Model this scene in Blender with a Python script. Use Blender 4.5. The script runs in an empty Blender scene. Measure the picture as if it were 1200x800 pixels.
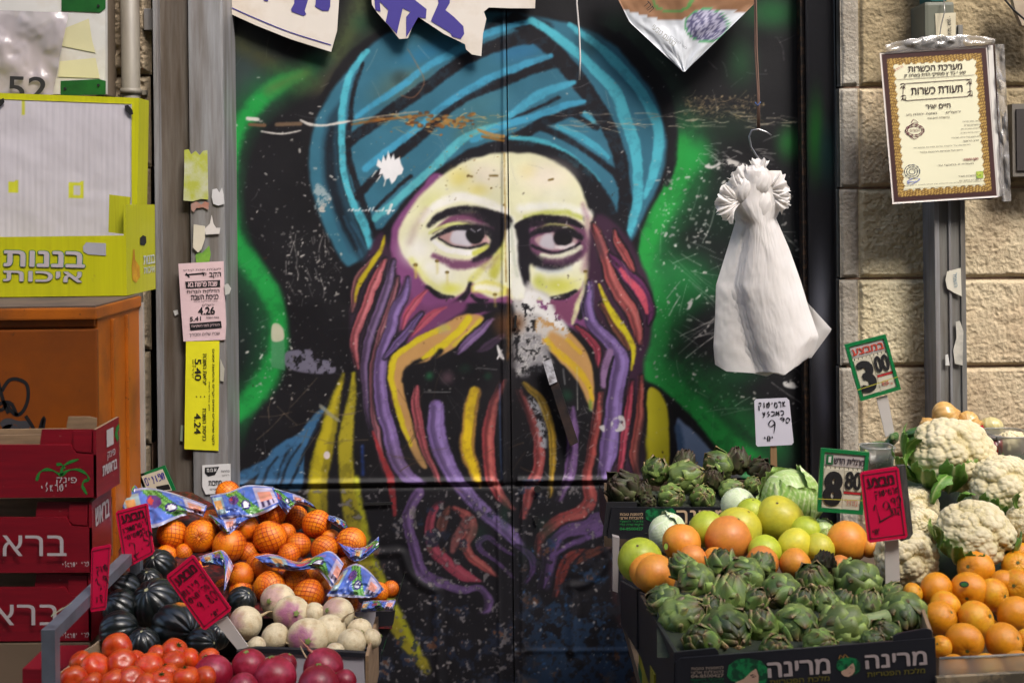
import bpy, math, random
import numpy as np
from mathutils import Vector, Matrix, Euler
random.seed(7)
RNG = np.random.default_rng(11)
SC = bpy.context.scene
COL = SC.collection

# ------------------------------------------------------------------ camera
ROLL = 0.012
CA, SA = math.cos(ROLL), math.sin(ROLL)
EYE = 1.70
WALL_D = 3.6                       # distance of the stone face from the camera
def P(px, py, d):
    """world point seen at photograph pixel (px,py) at distance d in front of the camera"""
    dx, dy = px - 600.0, py - 400.0
    ax = dx * CA - dy * SA
    ay = dx * SA + dy * CA + 165.0
    return Vector((ax / 1500.0 * d, d - WALL_D, EYE - ay / 1500.0 * d))
def to_px(X, Y, Z):
    """numpy: world -> photograph pixels"""
    d = Y + WALL_D
    ax = X * 1500.0 / d
    ay = (EYE - Z) * 1500.0 / d - 165.0
    return ax * CA + ay * SA + 600.0, -ax * SA + ay * CA + 400.0
def M(n, d):                        # n pixels at distance d, in metres
    return n / 1500.0 * d

cam_data = bpy.data.cameras.new('camera')
cam = bpy.data.objects.new('camera', cam_data)
COL.objects.link(cam)
cam.matrix_world = Matrix(((CA, SA, 0, 0), (0, 0, -1, -WALL_D), (-SA, CA, 0, EYE), (0, 0, 0, 1)))
cam_data.lens = 45.0
cam_data.sensor_width = 36.0
cam_data.shift_y = -165.0 * CA / 1200.0
cam_data.shift_x = 165.0 * SA / 1200.0
cam_data.clip_end = 200.0
cam_data.clip_start = 0.05
cam_data.dof.use_dof = True
cam_data.dof.focus_distance = 3.5
cam_data.dof.aperture_fstop = 8.0
SC.camera = cam

# ------------------------------------------------------------------ sky, sun, exposure
SUN_EL, SUN_AZ = math.radians(50), math.radians(149)   # sun behind and to the right of the camera
world = bpy.data.worlds.new('World')
SC.world = world
world.use_nodes = True
wn = world.node_tree
wn.nodes.clear()
wo = wn.nodes.new('ShaderNodeOutputWorld')
wb = wn.nodes.new('ShaderNodeBackground')
ws = wn.nodes.new('ShaderNodeTexSky')
ws.sky_type = 'NISHITA'
ws.sun_disc = False
ws.sun_elevation = SUN_EL
ws.sun_rotation = SUN_AZ
ws.air_density = 1.0
ws.dust_density = 4.0
ws.ozone_density = 0.6
wb.inputs['Strength'].default_value = 0.12
wn.links.new(ws.outputs[0], wb.inputs[0])
wn.links.new(wb.outputs[0], wo.inputs[0])
sun_data = bpy.data.lights.new('sun', 'SUN')
sun = bpy.data.objects.new('sun', sun_data)
COL.objects.link(sun)
sun_dir = Vector((math.sin(SUN_AZ) * math.cos(SUN_EL), math.cos(SUN_AZ) * math.cos(SUN_EL), math.sin(SUN_EL)))
sun.rotation_euler = sun_dir.to_track_quat('Z', 'Y').to_euler()
sun.location = (2, -6, 8)
sun_data.energy = 1.5
sun_data.angle = math.radians(20)
sun_data.color = (1.0, 0.965, 0.92)
SC.view_settings.view_transform = 'Standard'
SC.view_settings.look = 'None'
SC.view_settings.exposure = 1.6
SC.view_settings.gamma = 1.0
SC.render.engine = 'CYCLES'
SC.cycles.use_denoising = True
SC.cycles.max_bounces = 6

# ------------------------------------------------------------------ small helpers
def lin(c):
    c = np.asarray(c, float) / 255.0
    return np.where(c <= 0.04045, c / 12.92, ((c + 0.055) / 1.055) ** 2.4)
def L(r, g, b, k=0.8):
    v = lin((r, g, b)) * k
    return (float(v[0]), float(v[1]), float(v[2]), 1.0)

def node_mat(name):
    m = bpy.data.materials.new(name)
    m.use_nodes = True
    return m, m.node_tree, m.node_tree.nodes['Principled BSDF']
def mat(name, rgb, rough=0.6, spec=0.5, k=0.8, var=0.12, vscale=6.0, bump=0.0, bscale=60.0, metal=0.0,
        rgb2=None, scale2=3.0, sharp=0.15, thr=0.5, attr=False, coat=0.0, trans=0.0, sss=0.0, detail=4.0,
        stretch=None, objspace=True, alpha=1.0, speck=None):
    """one procedural material: base colour (or the mesh's colour attribute), a second colour by noise, brightness variation, bump"""
    m, nt, bs = node_mat(name)
    N = nt.nodes
    tc = N.new('ShaderNodeTexCoord')
    vec = tc.outputs['Object'] if objspace else tc.outputs['Generated']
    if stretch:
        mp = N.new('ShaderNodeMapping')
        mp.inputs['Scale'].default_value = stretch
        nt.links.new(vec, mp.inputs['Vector'])
        vec = mp.outputs['Vector']
    if attr:
        a = N.new('ShaderNodeAttribute'); a.attribute_name = 'Col'
        cur = a.outputs['Color']
    else:
        r = N.new('ShaderNodeRGB'); r.outputs[0].default_value = L(*rgb, k=k)
        cur = r.outputs[0]
    if rgb2 is not None:
        n = N.new('ShaderNodeTexNoise'); n.inputs['Scale'].default_value = scale2; n.inputs['Detail'].default_value = 8
        n.inputs['Roughness'].default_value = 0.62
        nt.links.new(vec, n.inputs['Vector'])
        rp = N.new('ShaderNodeMapRange')
        rp.inputs['From Min'].default_value = thr - sharp; rp.inputs['From Max'].default_value = thr + sharp
        nt.links.new(n.outputs['Fac'], rp.inputs['Value'])
        mx = N.new('ShaderNodeMix'); mx.data_type = 'RGBA'
        nt.links.new(rp.outputs['Result'], mx.inputs['Factor'])
        nt.links.new(cur, mx.inputs['A'])
        mx.inputs['B'].default_value = L(*rgb2, k=k)
        cur = mx.outputs['Result']
    if var:
        n = N.new('ShaderNodeTexNoise'); n.inputs['Scale'].default_value = vscale; n.inputs['Detail'].default_value = 6
        nt.links.new(vec, n.inputs['Vector'])
        rp = N.new('ShaderNodeMapRange')
        rp.inputs['From Min'].default_value = 0.3; rp.inputs['From Max'].default_value = 0.7
        rp.inputs['To Min'].default_value = 1 - var; rp.inputs['To Max'].default_value = 1 + var
        nt.links.new(n.outputs['Fac'], rp.inputs['Value'])
        hs = N.new('ShaderNodeVectorMath'); hs.operation = 'SCALE'
        nt.links.new(cur, hs.inputs[0]); nt.links.new(rp.outputs['Result'], hs.inputs['Scale'])
        cur = hs.outputs[0]
    if speck:                       # (colour, scale, threshold): small blemishes, dirt, pores
        n = N.new('ShaderNodeTexNoise'); n.inputs['Scale'].default_value = speck[1]; n.inputs['Detail'].default_value = 3; n.inputs['Roughness'].default_value = 0.7
        nt.links.new(tc.outputs['Object'], n.inputs['Vector'])
        rp = N.new('ShaderNodeMapRange'); rp.inputs['From Min'].default_value = speck[2]; rp.inputs['From Max'].default_value = speck[2] + 0.05; rp.inputs['To Max'].default_value = speck[3] if len(speck) > 3 else 0.7
        nt.links.new(n.outputs['Fac'], rp.inputs['Value'])
        mx = N.new('ShaderNodeMix'); mx.data_type = 'RGBA'; nt.links.new(rp.outputs['Result'], mx.inputs['Factor']); nt.links.new(cur, mx.inputs['A']); mx.inputs['B'].default_value = L(*speck[0], k=k)
        cur = mx.outputs['Result']
    nt.links.new(cur, bs.inputs['Base Color'])
    if bump:
        n = N.new('ShaderNodeTexNoise'); n.inputs['Scale'].default_value = bscale; n.inputs['Detail'].default_value = detail
        nt.links.new(vec, n.inputs['Vector'])
        b = N.new('ShaderNodeBump'); b.inputs['Strength'].default_value = bump; b.inputs['Distance'].default_value = 0.004
        nt.links.new(n.outputs['Fac'], b.inputs['Height'])
        nt.links.new(b.outputs['Normal'], bs.inputs['Normal'])
    bs.inputs['Roughness'].default_value = rough
    bs.inputs['Specular IOR Level'].default_value = spec
    bs.inputs['Metallic'].default_value = metal
    bs.inputs['Coat Weight'].default_value = coat
    bs.inputs['Coat Roughness'].default_value = 0.15
    bs.inputs['Transmission Weight'].default_value = trans
    bs.inputs['Alpha'].default_value = alpha
    if sss:
        bs.inputs['Subsurface Weight'].default_value = sss
        bs.inputs['Subsurface Scale'].default_value = 0.01
        bs.inputs['Subsurface Radius'].default_value = (1, 0.6, 0.3)
    return m

ORI = {}
def finish(name, me, mats, parent=None, origin=None, smooth=False):
    for m in (mats if isinstance(mats, (list, tuple)) else [mats]):
        if m is not None: me.materials.append(m)
    if smooth: me.shade_smooth()
    o = bpy.data.objects.new(name, me)
    COL.objects.link(o)
    if parent is not None:
        o.parent = parent
        ORI[o] = ORI[parent] if origin is None else origin
        o.location = ORI[o] - ORI[parent]
    else:
        ORI[o] = origin if origin is not None else Vector((0, 0, 0))
        o.location = ORI[o]
    return o
def props(o, label=None, cat=None, group=None, kind=None):
    for k, v in (('label', label), ('category', cat), ('group', group), ('kind', kind)):
        if v: o[k] = v
    return o
def thing(name, label, cat, loc=(0, 0, 0), group=None, kind=None):
    e = bpy.data.objects.new(name, None)
    e.empty_display_size = 0.05
    COL.objects.link(e)
    e.location = loc
    ORI[e] = Vector(loc)
    return props(e, label, cat, group, kind)
def mesh(name, V, F, mats, parent=None, smooth=False, origin=None, cols=None, fmat=None):
    """V in world coordinates"""
    org = origin if origin is not None else (ORI[parent] if parent is not None else Vector((0, 0, 0)))
    me = bpy.data.meshes.new(name)
    V = np.asarray(V, float).reshape(-1, 3) - np.array(org)
    me.from_pydata(V.tolist(), [], F.tolist() if hasattr(F, 'tolist') else F)
    if cols is not None:
        a = me.color_attributes.new('Col', 'FLOAT_COLOR', 'POINT')
        c = np.ones((len(V), 4), np.float32); c[:, :3] = np.asarray(cols).reshape(-1, 3)
        a.data.foreach_set('color', c.ravel())
    if fmat is not None:
        me.polygons.foreach_set('material_index', np.asarray(fmat, np.int32))
    return finish(name, me, mats, parent, origin, smooth)
def grid_faces(n, m, wrap=False, flip=False):
    i = np.arange(n - 1)[:, None]
    j = np.arange(m if wrap else m - 1)[None, :]
    j2 = (j + 1) % m
    f = np.stack([i * m + j, i * m + j2, (i + 1) * m + j2, (i + 1) * m + j], -1).reshape(-1, 4)
    return f[:, ::-1] if flip else f
def gridmesh(name, G, mats, parent=None, smooth=True, cols=None, wrap=False, flip=False, origin=None, thick=0.0):
    """G (n,m,3) world; optional thickness pushes a back sheet away from the camera (+y) and closes the rim"""
    n, m = G.shape[:2]
    F = grid_faces(n, m, wrap, flip)
    V = G.reshape(-1, 3)
    if thick:
        back = V + np.array([0, thick, 0])
        Fb = F[:, ::-1] + n * m
        rim = np.concatenate([np.arange(m), np.arange(1, n) * m + m - 1, (n - 1) * m + np.arange(m - 2, -1, -1), np.arange(n - 2, 0, -1) * m])
        r2 = np.roll(rim, -1)
        Fr = np.stack([rim, rim + n * m, r2 + n * m, r2], -1)
        V = np.concatenate([V, back]); F = np.concatenate([F, Fb, Fr])
        if cols is not None: cols = np.concatenate([np.asarray(cols).reshape(-1, 3)] * 2)
    org = origin if origin is not None else (ORI[parent] if parent is not None else Vector((0, 0, 0)))
    me = bpy.data.meshes.new(name)
    nv, nf = len(V), len(F)
    me.vertices.add(nv); me.vertices.foreach_set('co', (V - np.array(org)).astype(np.float32).ravel())
    me.loops.add(nf * 4); me.loops.foreach_set('vertex_index', F.astype(np.int32).ravel())
    me.polygons.add(nf); me.polygons.foreach_set('loop_start', np.arange(nf, dtype=np.int32) * 4)
    me.update(calc_edges=True)
    if cols is not None:
        a = me.color_attributes.new('Col', 'FLOAT_COLOR', 'POINT')
        c = np.ones((nv, 4), np.float32); c[:, :3] = np.asarray(cols).reshape(-1, 3)
        a.data.foreach_set('color', c.ravel())
    return finish(name, me, mats, parent, origin, smooth)
def bevel_box(cx, cy, cz, sx, sy, sz, b=0.0):
    """box vertices/faces, chamfered vertical+horizontal edges when b>0 (via bmesh)"""
    import bmesh
    bm = bmesh.new()
    bmesh.ops.create_cube(bm, size=1)
    for v in bm.verts: v.co = Vector((v.co.x * sx + cx, v.co.y * sy + cy, v.co.z * sz + cz))
    if b: bmesh.ops.bevel(bm, geom=bm.edges[:], offset=b, segments=2, affect='EDGES', profile=0.7)
    V = [tuple(v.co) for v in bm.verts]; F = [[v.index for v in f.verts] for f in bm.faces]
    bm.verts.index_update()
    F = [[v.index for v in f.verts] for f in bm.faces]
    bm.free()
    return V, F
def box(name, x0, x1, y0, y1, z0, z1, m, parent=None, b=0.002, origin=None):
    V, F = bevel_box((x0 + x1) / 2, (y0 + y1) / 2, (z0 + z1) / 2, abs(x1 - x0), abs(y1 - y0), abs(z1 - z0), b)
    return mesh(name, V, F, m, parent, origin=origin)
def prism(name, pts, d, thick, m, parent=None, sub=None, b=0.0, origin=None):
    """polygon given in photograph pixels, standing at distance d (number or function of px), thickness backwards"""
    pts = list(pts)
    dd = (lambda x, y: d) if not callable(d) else d
    f = [P(x, y, dd(x, y)) for x, y in pts]
    n = len(f)
    V = [tuple(v) for v in f] + [(v.x, v.y + thick, v.z) for v in f]
    F = [list(range(n)), list(range(2 * n - 1, n - 1, -1))] + [[i, i + n, (i + 1) % n + n, (i + 1) % n] for i in range(n)]
    return mesh(name, V, F, m, parent, origin=origin)
def hull_box(name, corners, z0, z1, m, parent=None, wall=None, origin=None):
    """vertical prism over plan corners [(x,y)...]"""
    n = len(corners)
    V = [(x, y, z0) for x, y in corners] + [(x, y, z1) for x, y in corners]
    F = [list(range(n))[::-1], list(range(n, 2 * n))] + [[i, (i + 1) % n, (i + 1) % n + n, i + n] for i in range(n)]
    return mesh(name, V, F, m, parent, origin=origin)
def tube(name, pts, r, m, parent=None, seg=8, origin=None, smooth=True, flat=1.0):
    pts = [Vector(p) for p in pts]
    n = len(pts); V = []; rr = r if hasattr(r, '__len__') else [r] * n
    up = Vector((0, 0, 1))
    t0 = (pts[1] - pts[0]).normalized()
    nrm = t0.cross(up) if abs(t0.dot(up)) < 0.95 else t0.cross(Vector((1, 0, 0)))
    nrm.normalize()
    for i, p in enumerate(pts):
        t = (pts[min(i + 1, n - 1)] - pts[max(i - 1, 0)]).normalized()
        nrm = (nrm - t * nrm.dot(t)).normalized()
        bn = t.cross(nrm)
        for k in range(seg):
            a = 2 * math.pi * k / seg
            V.append(p + nrm * math.cos(a) * rr[i] + bn * math.sin(a) * rr[i] * flat)
    F = [[i * seg + k, i * seg + (k + 1) % seg, (i + 1) * seg + (k + 1) % seg, (i + 1) * seg + k] for i in range(n - 1) for k in range(seg)]
    F += [list(range(seg))[::-1], [(n - 1) * seg + k for k in range(seg)]]
    return mesh(name, [tuple(v) for v in V], F, m, parent, smooth=smooth, origin=origin)
def smooth_noise(shape, cells, seed=0, octaves=4, rough=0.5):
    """fractal value noise on a 2-d array, cells = lattice cells across the larger side"""
    rg = np.random.default_rng(seed)
    out = np.zeros(shape); amp = 1.0; tot = 0
    h, w = shape
    for o in range(octaves):
        s = cells * 2 ** o / max(h, w)
        gh, gw = int(h * s) + 3, int(w * s) + 3
        g = rg.random((gh, gw))
        y = np.arange(h) * s; x = np.arange(w) * s
        yi = y.astype(int); xi = x.astype(int)
        fy = (y - yi)[:, None]; fx = (x - xi)[None, :]
        fy = fy * fy * (3 - 2 * fy); fx = fx * fx * (3 - 2 * fx)
        a = g[yi][:, xi]; b = g[yi][:, xi + 1]; c = g[yi + 1][:, xi]; d = g[yi + 1][:, xi + 1]
        out += amp * (a * (1 - fy) * (1 - fx) + b * (1 - fy) * fx + c * fy * (1 - fx) + d * fy * fx)
        tot += amp; amp *= rough
    return out / tot
def copy_thing(o, loc, rot=None, scale=None, label=None, name=None):
    c = o.copy(); COL.objects.link(c)
    if name: c.name = name
    c.location = loc
    if rot is not None: c.rotation_euler = rot
    if scale is not None: c.scale = scale if hasattr(scale, '__len__') else (scale,) * 3
    if label: c['label'] = label
    for ch in KIDS.get(o, ()):
        k = ch.copy(); COL.objects.link(k); k.parent = c
        for g in KIDS.get(ch, ()):
            q = g.copy(); COL.objects.link(q); q.parent = k
    return c
KIDS = {}
# ------------------------------------------------------------------ the painted metal door
CX0, CY0, CW, CH = 240, -40, 740, 880          # canvas origin and size, in photograph pixels
K = np.zeros((CH, CW, 3)); K[:] = (18, 18, 23)
YY, XX = np.mgrid[CY0:CY0 + CH, CX0:CX0 + CW].astype(float)
WARPX = (smooth_noise((CH, CW), 60, 3, 3) - 0.5) * 3.0
WARPY = (smooth_noise((CH, CW), 60, 4, 3) - 0.5) * 3.0
XX += WARPX; YY += WARPY
FZ = (smooth_noise((CH, CW), 300, 9, 3, 0.7) - 0.5) * 0.8
GR_ = 1 - 0.22 * np.clip((smooth_noise((CH, CW), 90, 10, 4, 0.7) - 0.5) / 0.15, 0, 1)
def spline(pts, closed=False, sub=6):
    p = np.asarray(pts, float); n = len(p)
    if n < 3 and not closed:
        t = np.linspace(0, 1, 8)[:, None]; return p[0] * (1 - t) + p[-1] * t
    out = []
    for i in range(n if closed else n - 1):
        if closed: a, b, c, d = p[(i - 1) % n], p[i], p[(i + 1) % n], p[(i + 2) % n]
        else: a, b, c, d = p[max(i - 1, 0)], p[i], p[i + 1], p[min(i + 2, n - 1)]
        for t in np.arange(sub) / sub:
            out.append(0.5 * (2 * b + (c - a) * t + (2 * a - 5 * b + 4 * c - d) * t * t + (3 * b - a - 3 * c + d) * t ** 3))
    if not closed: out.append(p[-1])
    return np.array(out)
def _blend(ys, xs, alpha, col):
    K[ys, xs] = K[ys, xs] * (1 - alpha[..., None]) + np.asarray(col, float) * alpha[..., None]
def _win(x0, x1, y0, y1):
    a = max(int(y0 - CY0), 0); b = min(int(y1 - CY0) + 2, CH); c = max(int(x0 - CX0), 0); d = min(int(x1 - CX0) + 2, CW)
    return slice(a, max(b, a)), slice(c, max(d, c))
def ss(t):
    t = np.clip(t, 0, 1); return t * t * (3 - 2 * t)
def stroke(pts, w, col, soft=1.2, a=1.0):
    """painted stroke: pts (x,y) in pixels, half-widths w (number or list), soft edge"""
    q = np.asarray(pts, float); ws_ = np.full(len(q), float(w)) if np.isscalar(w) else np.interp(np.linspace(0, 1, len(q)), np.linspace(0, 1, len(w)), w)
    s = spline(np.column_stack([q, ws_]), sub=6)
    pad = s[:, 2].max() + soft * 2 + 2
    ys, xs = _win(s[:, 0].min() - pad, s[:, 0].max() + pad, s[:, 1].min() - pad, s[:, 1].max() + pad)
    F = np.full(XX[ys, xs].shape, 1e3)
    if F.size == 0: return
    oy, ox = ys.start, xs.start
    for (x1, y1, w1), (x2, y2, w2) in zip(s[:-1], s[1:]):
        yw, xw = _win(min(x1, x2) - pad, max(x1, x2) + pad, min(y1, y2) - pad, max(y1, y2) + pad)
        X = XX[yw, xw]; Y = YY[yw, xw]
        if X.size == 0: continue
        dx, dy = x2 - x1, y2 - y1; ll = dx * dx + dy * dy + 1e-9
        t = np.clip(((X - x1) * dx + (Y - y1) * dy) / ll, 0, 1)
        d = np.hypot(X - x1 - t * dx, Y - y1 - t * dy) - (w1 + (w2 - w1) * t)
        sub = F[yw.start - oy:yw.stop - oy, xw.start - ox:xw.stop - ox]
        np.minimum(sub, d, out=sub)
    F = F + FZ[ys, xs] * min(soft, 2.5)
    _blend(ys, xs, a * ss(0.5 - F / (2 * soft)) * GR_[ys, xs], col)
def poly(pts, col, soft=1.2, a=1.0, smooth=True):
    s = spline(pts, True, 5) if smooth else np.asarray(pts, float)
    pad = soft * 2 + 2
    ys, xs = _win(s[:, 0].min() - pad, s[:, 0].max() + pad, s[:, 1].min() - pad, s[:, 1].max() + pad)
    X = XX[ys, xs]; Y = YY[ys, xs]
    if X.size == 0: return
    ins = np.zeros(X.shape, bool); D = np.full(X.shape, 1e3)
    for (x1, y1), (x2, y2) in zip(s, np.roll(s, -1, 0)):
        if y1 != y2: ins ^= ((y1 > Y) != (y2 > Y)) & (X < (x2 - x1) * (Y - y1) / (y2 - y1) + x1)
        dx, dy = x2 - x1, y2 - y1; ll = dx * dx + dy * dy + 1e-9
        t = np.clip(((X - x1) * dx + (Y - y1) * dy) / ll, 0, 1)
        D = np.minimum(D, np.hypot(X - x1 - t * dx, Y - y1 - t * dy))
    D = np.where(ins, -D, D)
    _blend(ys, xs, a * ss(0.5 - D / (2 * soft)), col)
def blob(cx, cy, rx, ry, col, a=1.0, rot=0.0, hard=0.0):
    pad = max(rx, ry) * 1.1
    ys, xs = _win(cx - pad, cx + pad, cy - pad, cy + pad)
    X = XX[ys, xs] - cx; Y = YY[ys, xs] - cy
    c, s = math.cos(rot), math.sin(rot)
    r = np.hypot((X * c + Y * s) / rx, (-X * s + Y * c) / ry)
    _blend(ys, xs, a * ss((1 - r) / (1 - hard)), col)
BK = (18, 17, 23)
# background sprays
blob(290, 90, 60, 90, (44, 62, 60)); blob(300, 350, 60, 130, (14, 44, 34)); blob(290, 530, 60, 60, (16, 26, 24))
stroke([(262, 40), (300, 62), (345, 92), (380, 100)], 10, (62, 66, 40), 12)
stroke([(350, 95), (385, 70), (410, 40), (425, 0), (430, -30)], 14, (66, 78, 46), 14)
stroke([(420, 60), (440, 30), (455, 0)], 10, (40, 52, 40), 10, 0.8)
blob(372, 72, 28, 24, (28, 70, 62), 0.8); blob(425, 28, 22, 20, (30, 80, 50), 0.6)
blob(385, 110, 30, 40, (66, 58, 52), 0.5)
stroke([(360, 84), (330, 98), (300, 118), (280, 146), (269, 185), (268, 240), (276, 285), (296, 315), (314, 340), (322, 375), (321, 410), (310, 440), (292, 468), (268, 492)],
       [8, 14, 16, 14, 12, 12, 15, 18, 18, 18, 16, 17, 18, 18], (18, 104, 50), 22)
stroke([(352, 88), (325, 100), (300, 122), (281, 150), (270, 185), (268, 240), (277, 284), (297, 314), (316, 343), (326, 375), (325, 410), (313, 440), (296, 466), (272, 490)],
       [4, 9, 10, 9, 9, 9, 10, 12, 11, 10, 10, 12, 12, 9], (20, 160, 64), 6)
stroke([(358, 86), (330, 98), (315, 106)], 6, (84, 118, 56), 8, 0.8)
# black flank to the right of the green line
poly([(420, 96), (364, 120), (326, 138), (302, 166), (290, 204), (288, 250), (300, 290), (318, 320), (332, 345), (340, 385), (336, 430), (322, 462), (300, 486), (290, 520), (340, 500), (440, 480), (440, 250)], BK, 4)
blob(395, 100, 26, 40, (60, 52, 48), 0.6)
# right greens
G1, G2 = (24, 150, 58), (18, 66, 38)
stroke([(720, 30), (770, 70), (795, 120), (800, 160)], 14, (32, 54, 44), 14, 0.9)
blob(905, 15, 60, 35, (22, 92, 44)); blob(868, 72, 30, 50, (20, 62, 34)); blob(925, 168, 26, 34, (30, 108, 44)); blob(850, 150, 60, 34, (20, 44, 30), 0.8)
blob(840, 250, 60, 70, (18, 50, 34), 0.8); blob(900, 300, 50, 60, (16, 40, 30), 0.7)
stroke([(803, 160), (800, 195), (785, 235), (770, 275), (765, 310), (778, 340)], [20, 30, 26, 22, 24, 34], (26, 118, 56), 24)
stroke([(800, 168), (798, 195), (781, 235), (760, 282), (758, 315), (770, 350), (768, 385), (764, 420), (776, 448), (798, 468), (822, 492), (850, 520), (880, 545)],
       [8, 16, 14, 12, 13, 15, 16, 16, 18, 19, 18, 18, 18], (28, 164, 62), 8)
blob(815, 182, 28, 30, (30, 172, 70), 0.95); blob(800, 330, 66, 56, (26, 130, 60), 0.95); blob(840, 335, 40, 24, (24, 100, 52), 0.7)
stroke([(780, 385), (778, 420), (806, 440), (838, 464), (872, 494), (910, 526)], 18, (24, 120, 52), 26, 0.85)
blob(860, 440, 50, 22, (18, 84, 42), 0.7); blob(880, 560, 60, 34, (16, 96, 48), 0.5)
# silhouette of the figure
poly([(430, 45), (560, 5), (660, 15), (730, 45), (775, 95), (790, 150), (786, 200), (760, 250), (748, 285), (752, 330), (758, 365), (752, 400), (752, 440), (775, 455), (810, 488), (840, 525), (870, 560), (930, 640), (930, 830), (270, 830), (270, 560), (330, 500), (400, 420), (410, 330), (385, 300), (366, 240), (358, 170), (372, 120)], BK, 3)
# --- turban
T0, T1, T2 = (46, 110, 136), (70, 186, 208), (56, 156, 196)
poly([(402, 90), (380, 120), (367, 150), (362, 190), (368, 232), (382, 270), (398, 302), (410, 312), (436, 290), (470, 240), (510, 200), (560, 172), (600, 168), (650, 182), (690, 210), (722, 262), (736, 286), (756, 250), (776, 205), (781, 165), (774, 130), (762, 103), (740, 75), (717, 50), (680, 32), (640, 22), (590, 14), (540, 16), (490, 26), (450, 42), (425, 62)], T0, 3)
blob(470, 98, 60, 30, (78, 104, 96), 0.85, -0.5); blob(560, 125, 60, 24, (62, 118, 128), 0.6, -0.4); blob(500, 62, 60, 20, (30, 116, 160), 0.8, -0.4); blob(610, 60, 50, 20, (34, 110, 160), 0.7, -0.2)
blob(560, 150, 50, 18, (92, 120, 90), 0.5, -0.4); blob(468, 92, 16, 16, (40, 60, 62), 0.7); blob(455, 215, 26, 18, (36, 96, 118), 0.6, -0.7)
blob(690, 50, 26, 26, (24, 60, 66), 0.6)
poly([(384, 140), (378, 175), (380, 215), (392, 252), (412, 292), (424, 306), (432, 292), (415, 255), (403, 215), (398, 180), (399, 145), (404, 115)], (26, 54, 72), 5, 0.85)
stroke([(388, 150), (386, 190), (396, 240), (418, 290)], [3, 5, 5, 4], (16, 24, 36), 3, 0.9)
stroke([(400, 150), (401, 190), (409, 225), (424, 262), (436, 292)], 5, BK, 2.5)
for q in (((396, 260), (410, 296)), ((404, 255), (424, 300)), ((412, 262), (430, 292))): stroke(q, 1.6, (44, 92, 120), 2, 0.7)
DK = (20, 19, 28)
stroke([(404, 170), (455, 132), (505, 98), (545, 70), (592, 50), (622, 43)], [6, 7, 7, 7, 8, 8], DK, 2)
stroke([(457, 187), (490, 161), (517, 134), (550, 111), (592, 94), (625, 80), (655, 72)], [7, 7, 6.5, 6.5, 6.5, 6.5, 7], DK, 2)
stroke([(418, 230), (445, 203), (470, 180)], [5, 4, 4], DK, 2)
stroke([(440, 246), (462, 223), (482, 207)], 2, DK, 1.5)
stroke([(600, 138), (630, 126), (655, 114)], 1.8, DK, 1.5)
stroke([(560, 178), (592, 166), (612, 158), (640, 142), (675, 130), (697, 126)], [3, 5, 6, 6, 5, 4], DK, 2)
stroke([(604, 24), (640, 50), (657, 69), (677, 94), (697, 122), (713, 150), (725, 180), (730, 205), (733, 235), (731, 262)], [9, 10, 10, 10, 9, 9, 8, 7.5, 8, 8], DK, 2)
stroke([(560, 40), (600, 24), (640, 34)], [4, 8, 8], DK, 4, 0.8)
stroke([(628, 146), (660, 161), (688, 178), (718, 200), (728, 215)], [4, 4, 3, 4, 5], DK, 2)
stroke([(672, 134), (700, 150)], 3, DK, 1.5)
stroke([(425, 75), (416, 105), (410, 140), (408, 180), (422, 228), (437, 268)], [2, 2.5, 3, 3.5, 3.5, 4], DK, 1.8)
stroke([(430, 60), (412, 85), (404, 112), (400, 140), (400, 165), (401, 188), (406, 216), (415, 240), (426, 263), (435, 290)], [3, 4, 4.2, 4.2, 4, 4, 4, 4.5, 5, 4], T1, 1.6)
stroke([(417, 137), (470, 101), (505, 76), (530, 62), (560, 44), (592, 33), (625, 25)], [2.5, 4, 4, 4.5, 4.5, 4, 3], T2, 1.8)
stroke([(428, 197), (465, 169), (490, 150), (512, 130), (540, 111), (575, 92), (612, 77), (645, 66)], [4, 4, 4, 4, 4.5, 4.5, 4.5, 3], T2, 1.8)
stroke([(440, 256), (475, 226), (505, 199), (537, 168), (560, 154), (592, 146)], [4.5, 4.5, 4.5, 5, 4.5, 3], (76, 178, 192), 1.8)
stroke([(554, 165), (592, 147), (625, 137), (662, 124), (685, 119)], [3, 4.5, 4, 4, 2], T2, 1.6)
stroke([(598, 135), (622, 117), (650, 104), (672, 97)], [4, 5, 5, 3], (60, 162, 196), 2)
stroke([(622, 24), (648, 40), (677, 63), (701, 86), (720, 106), (733, 140), (743, 170), (748, 205), (748, 232), (742, 258), (735, 280)], [4, 5, 5.5, 6, 7, 7, 7, 6, 6, 5, 2.5], T1, 1.8)
stroke([(668, 30), (705, 57), (726, 78), (746, 100), (762, 126), (771, 150), (771, 180), (765, 205), (756, 232)], [3, 5, 6, 6, 6, 6, 6, 5, 2], T1, 1.8)
stroke([(653, 148), (676, 158), (697, 171), (713, 185)], [3, 4, 4, 2], (58, 162, 190), 1.6)
stroke([(685, 132), (696, 142)], 2.4, (58, 162, 190), 1.5)
stroke([(600, 164), (630, 167), (660, 180), (685, 198), (702, 212)], [5, 5, 5, 4, 1.5], (64, 176, 196), 1.8)
stroke([(726, 40), (752, 68), (776, 100), (788, 140), (790, 180), (782, 215)], [3, 3, 4, 4, 4, 3], DK, 3)
# hem of the turban over the forehead
stroke([(440, 275), (455, 272), (474, 250), (500, 225), (535, 194), (565, 176), (596, 170), (630, 174), (664, 188), (688, 210), (706, 240), (722, 272), (734, 296)], [6, 8, 8, 8, 7, 6, 6, 6, 7, 9, 12, 12, 8], DK, 2.2)
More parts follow.
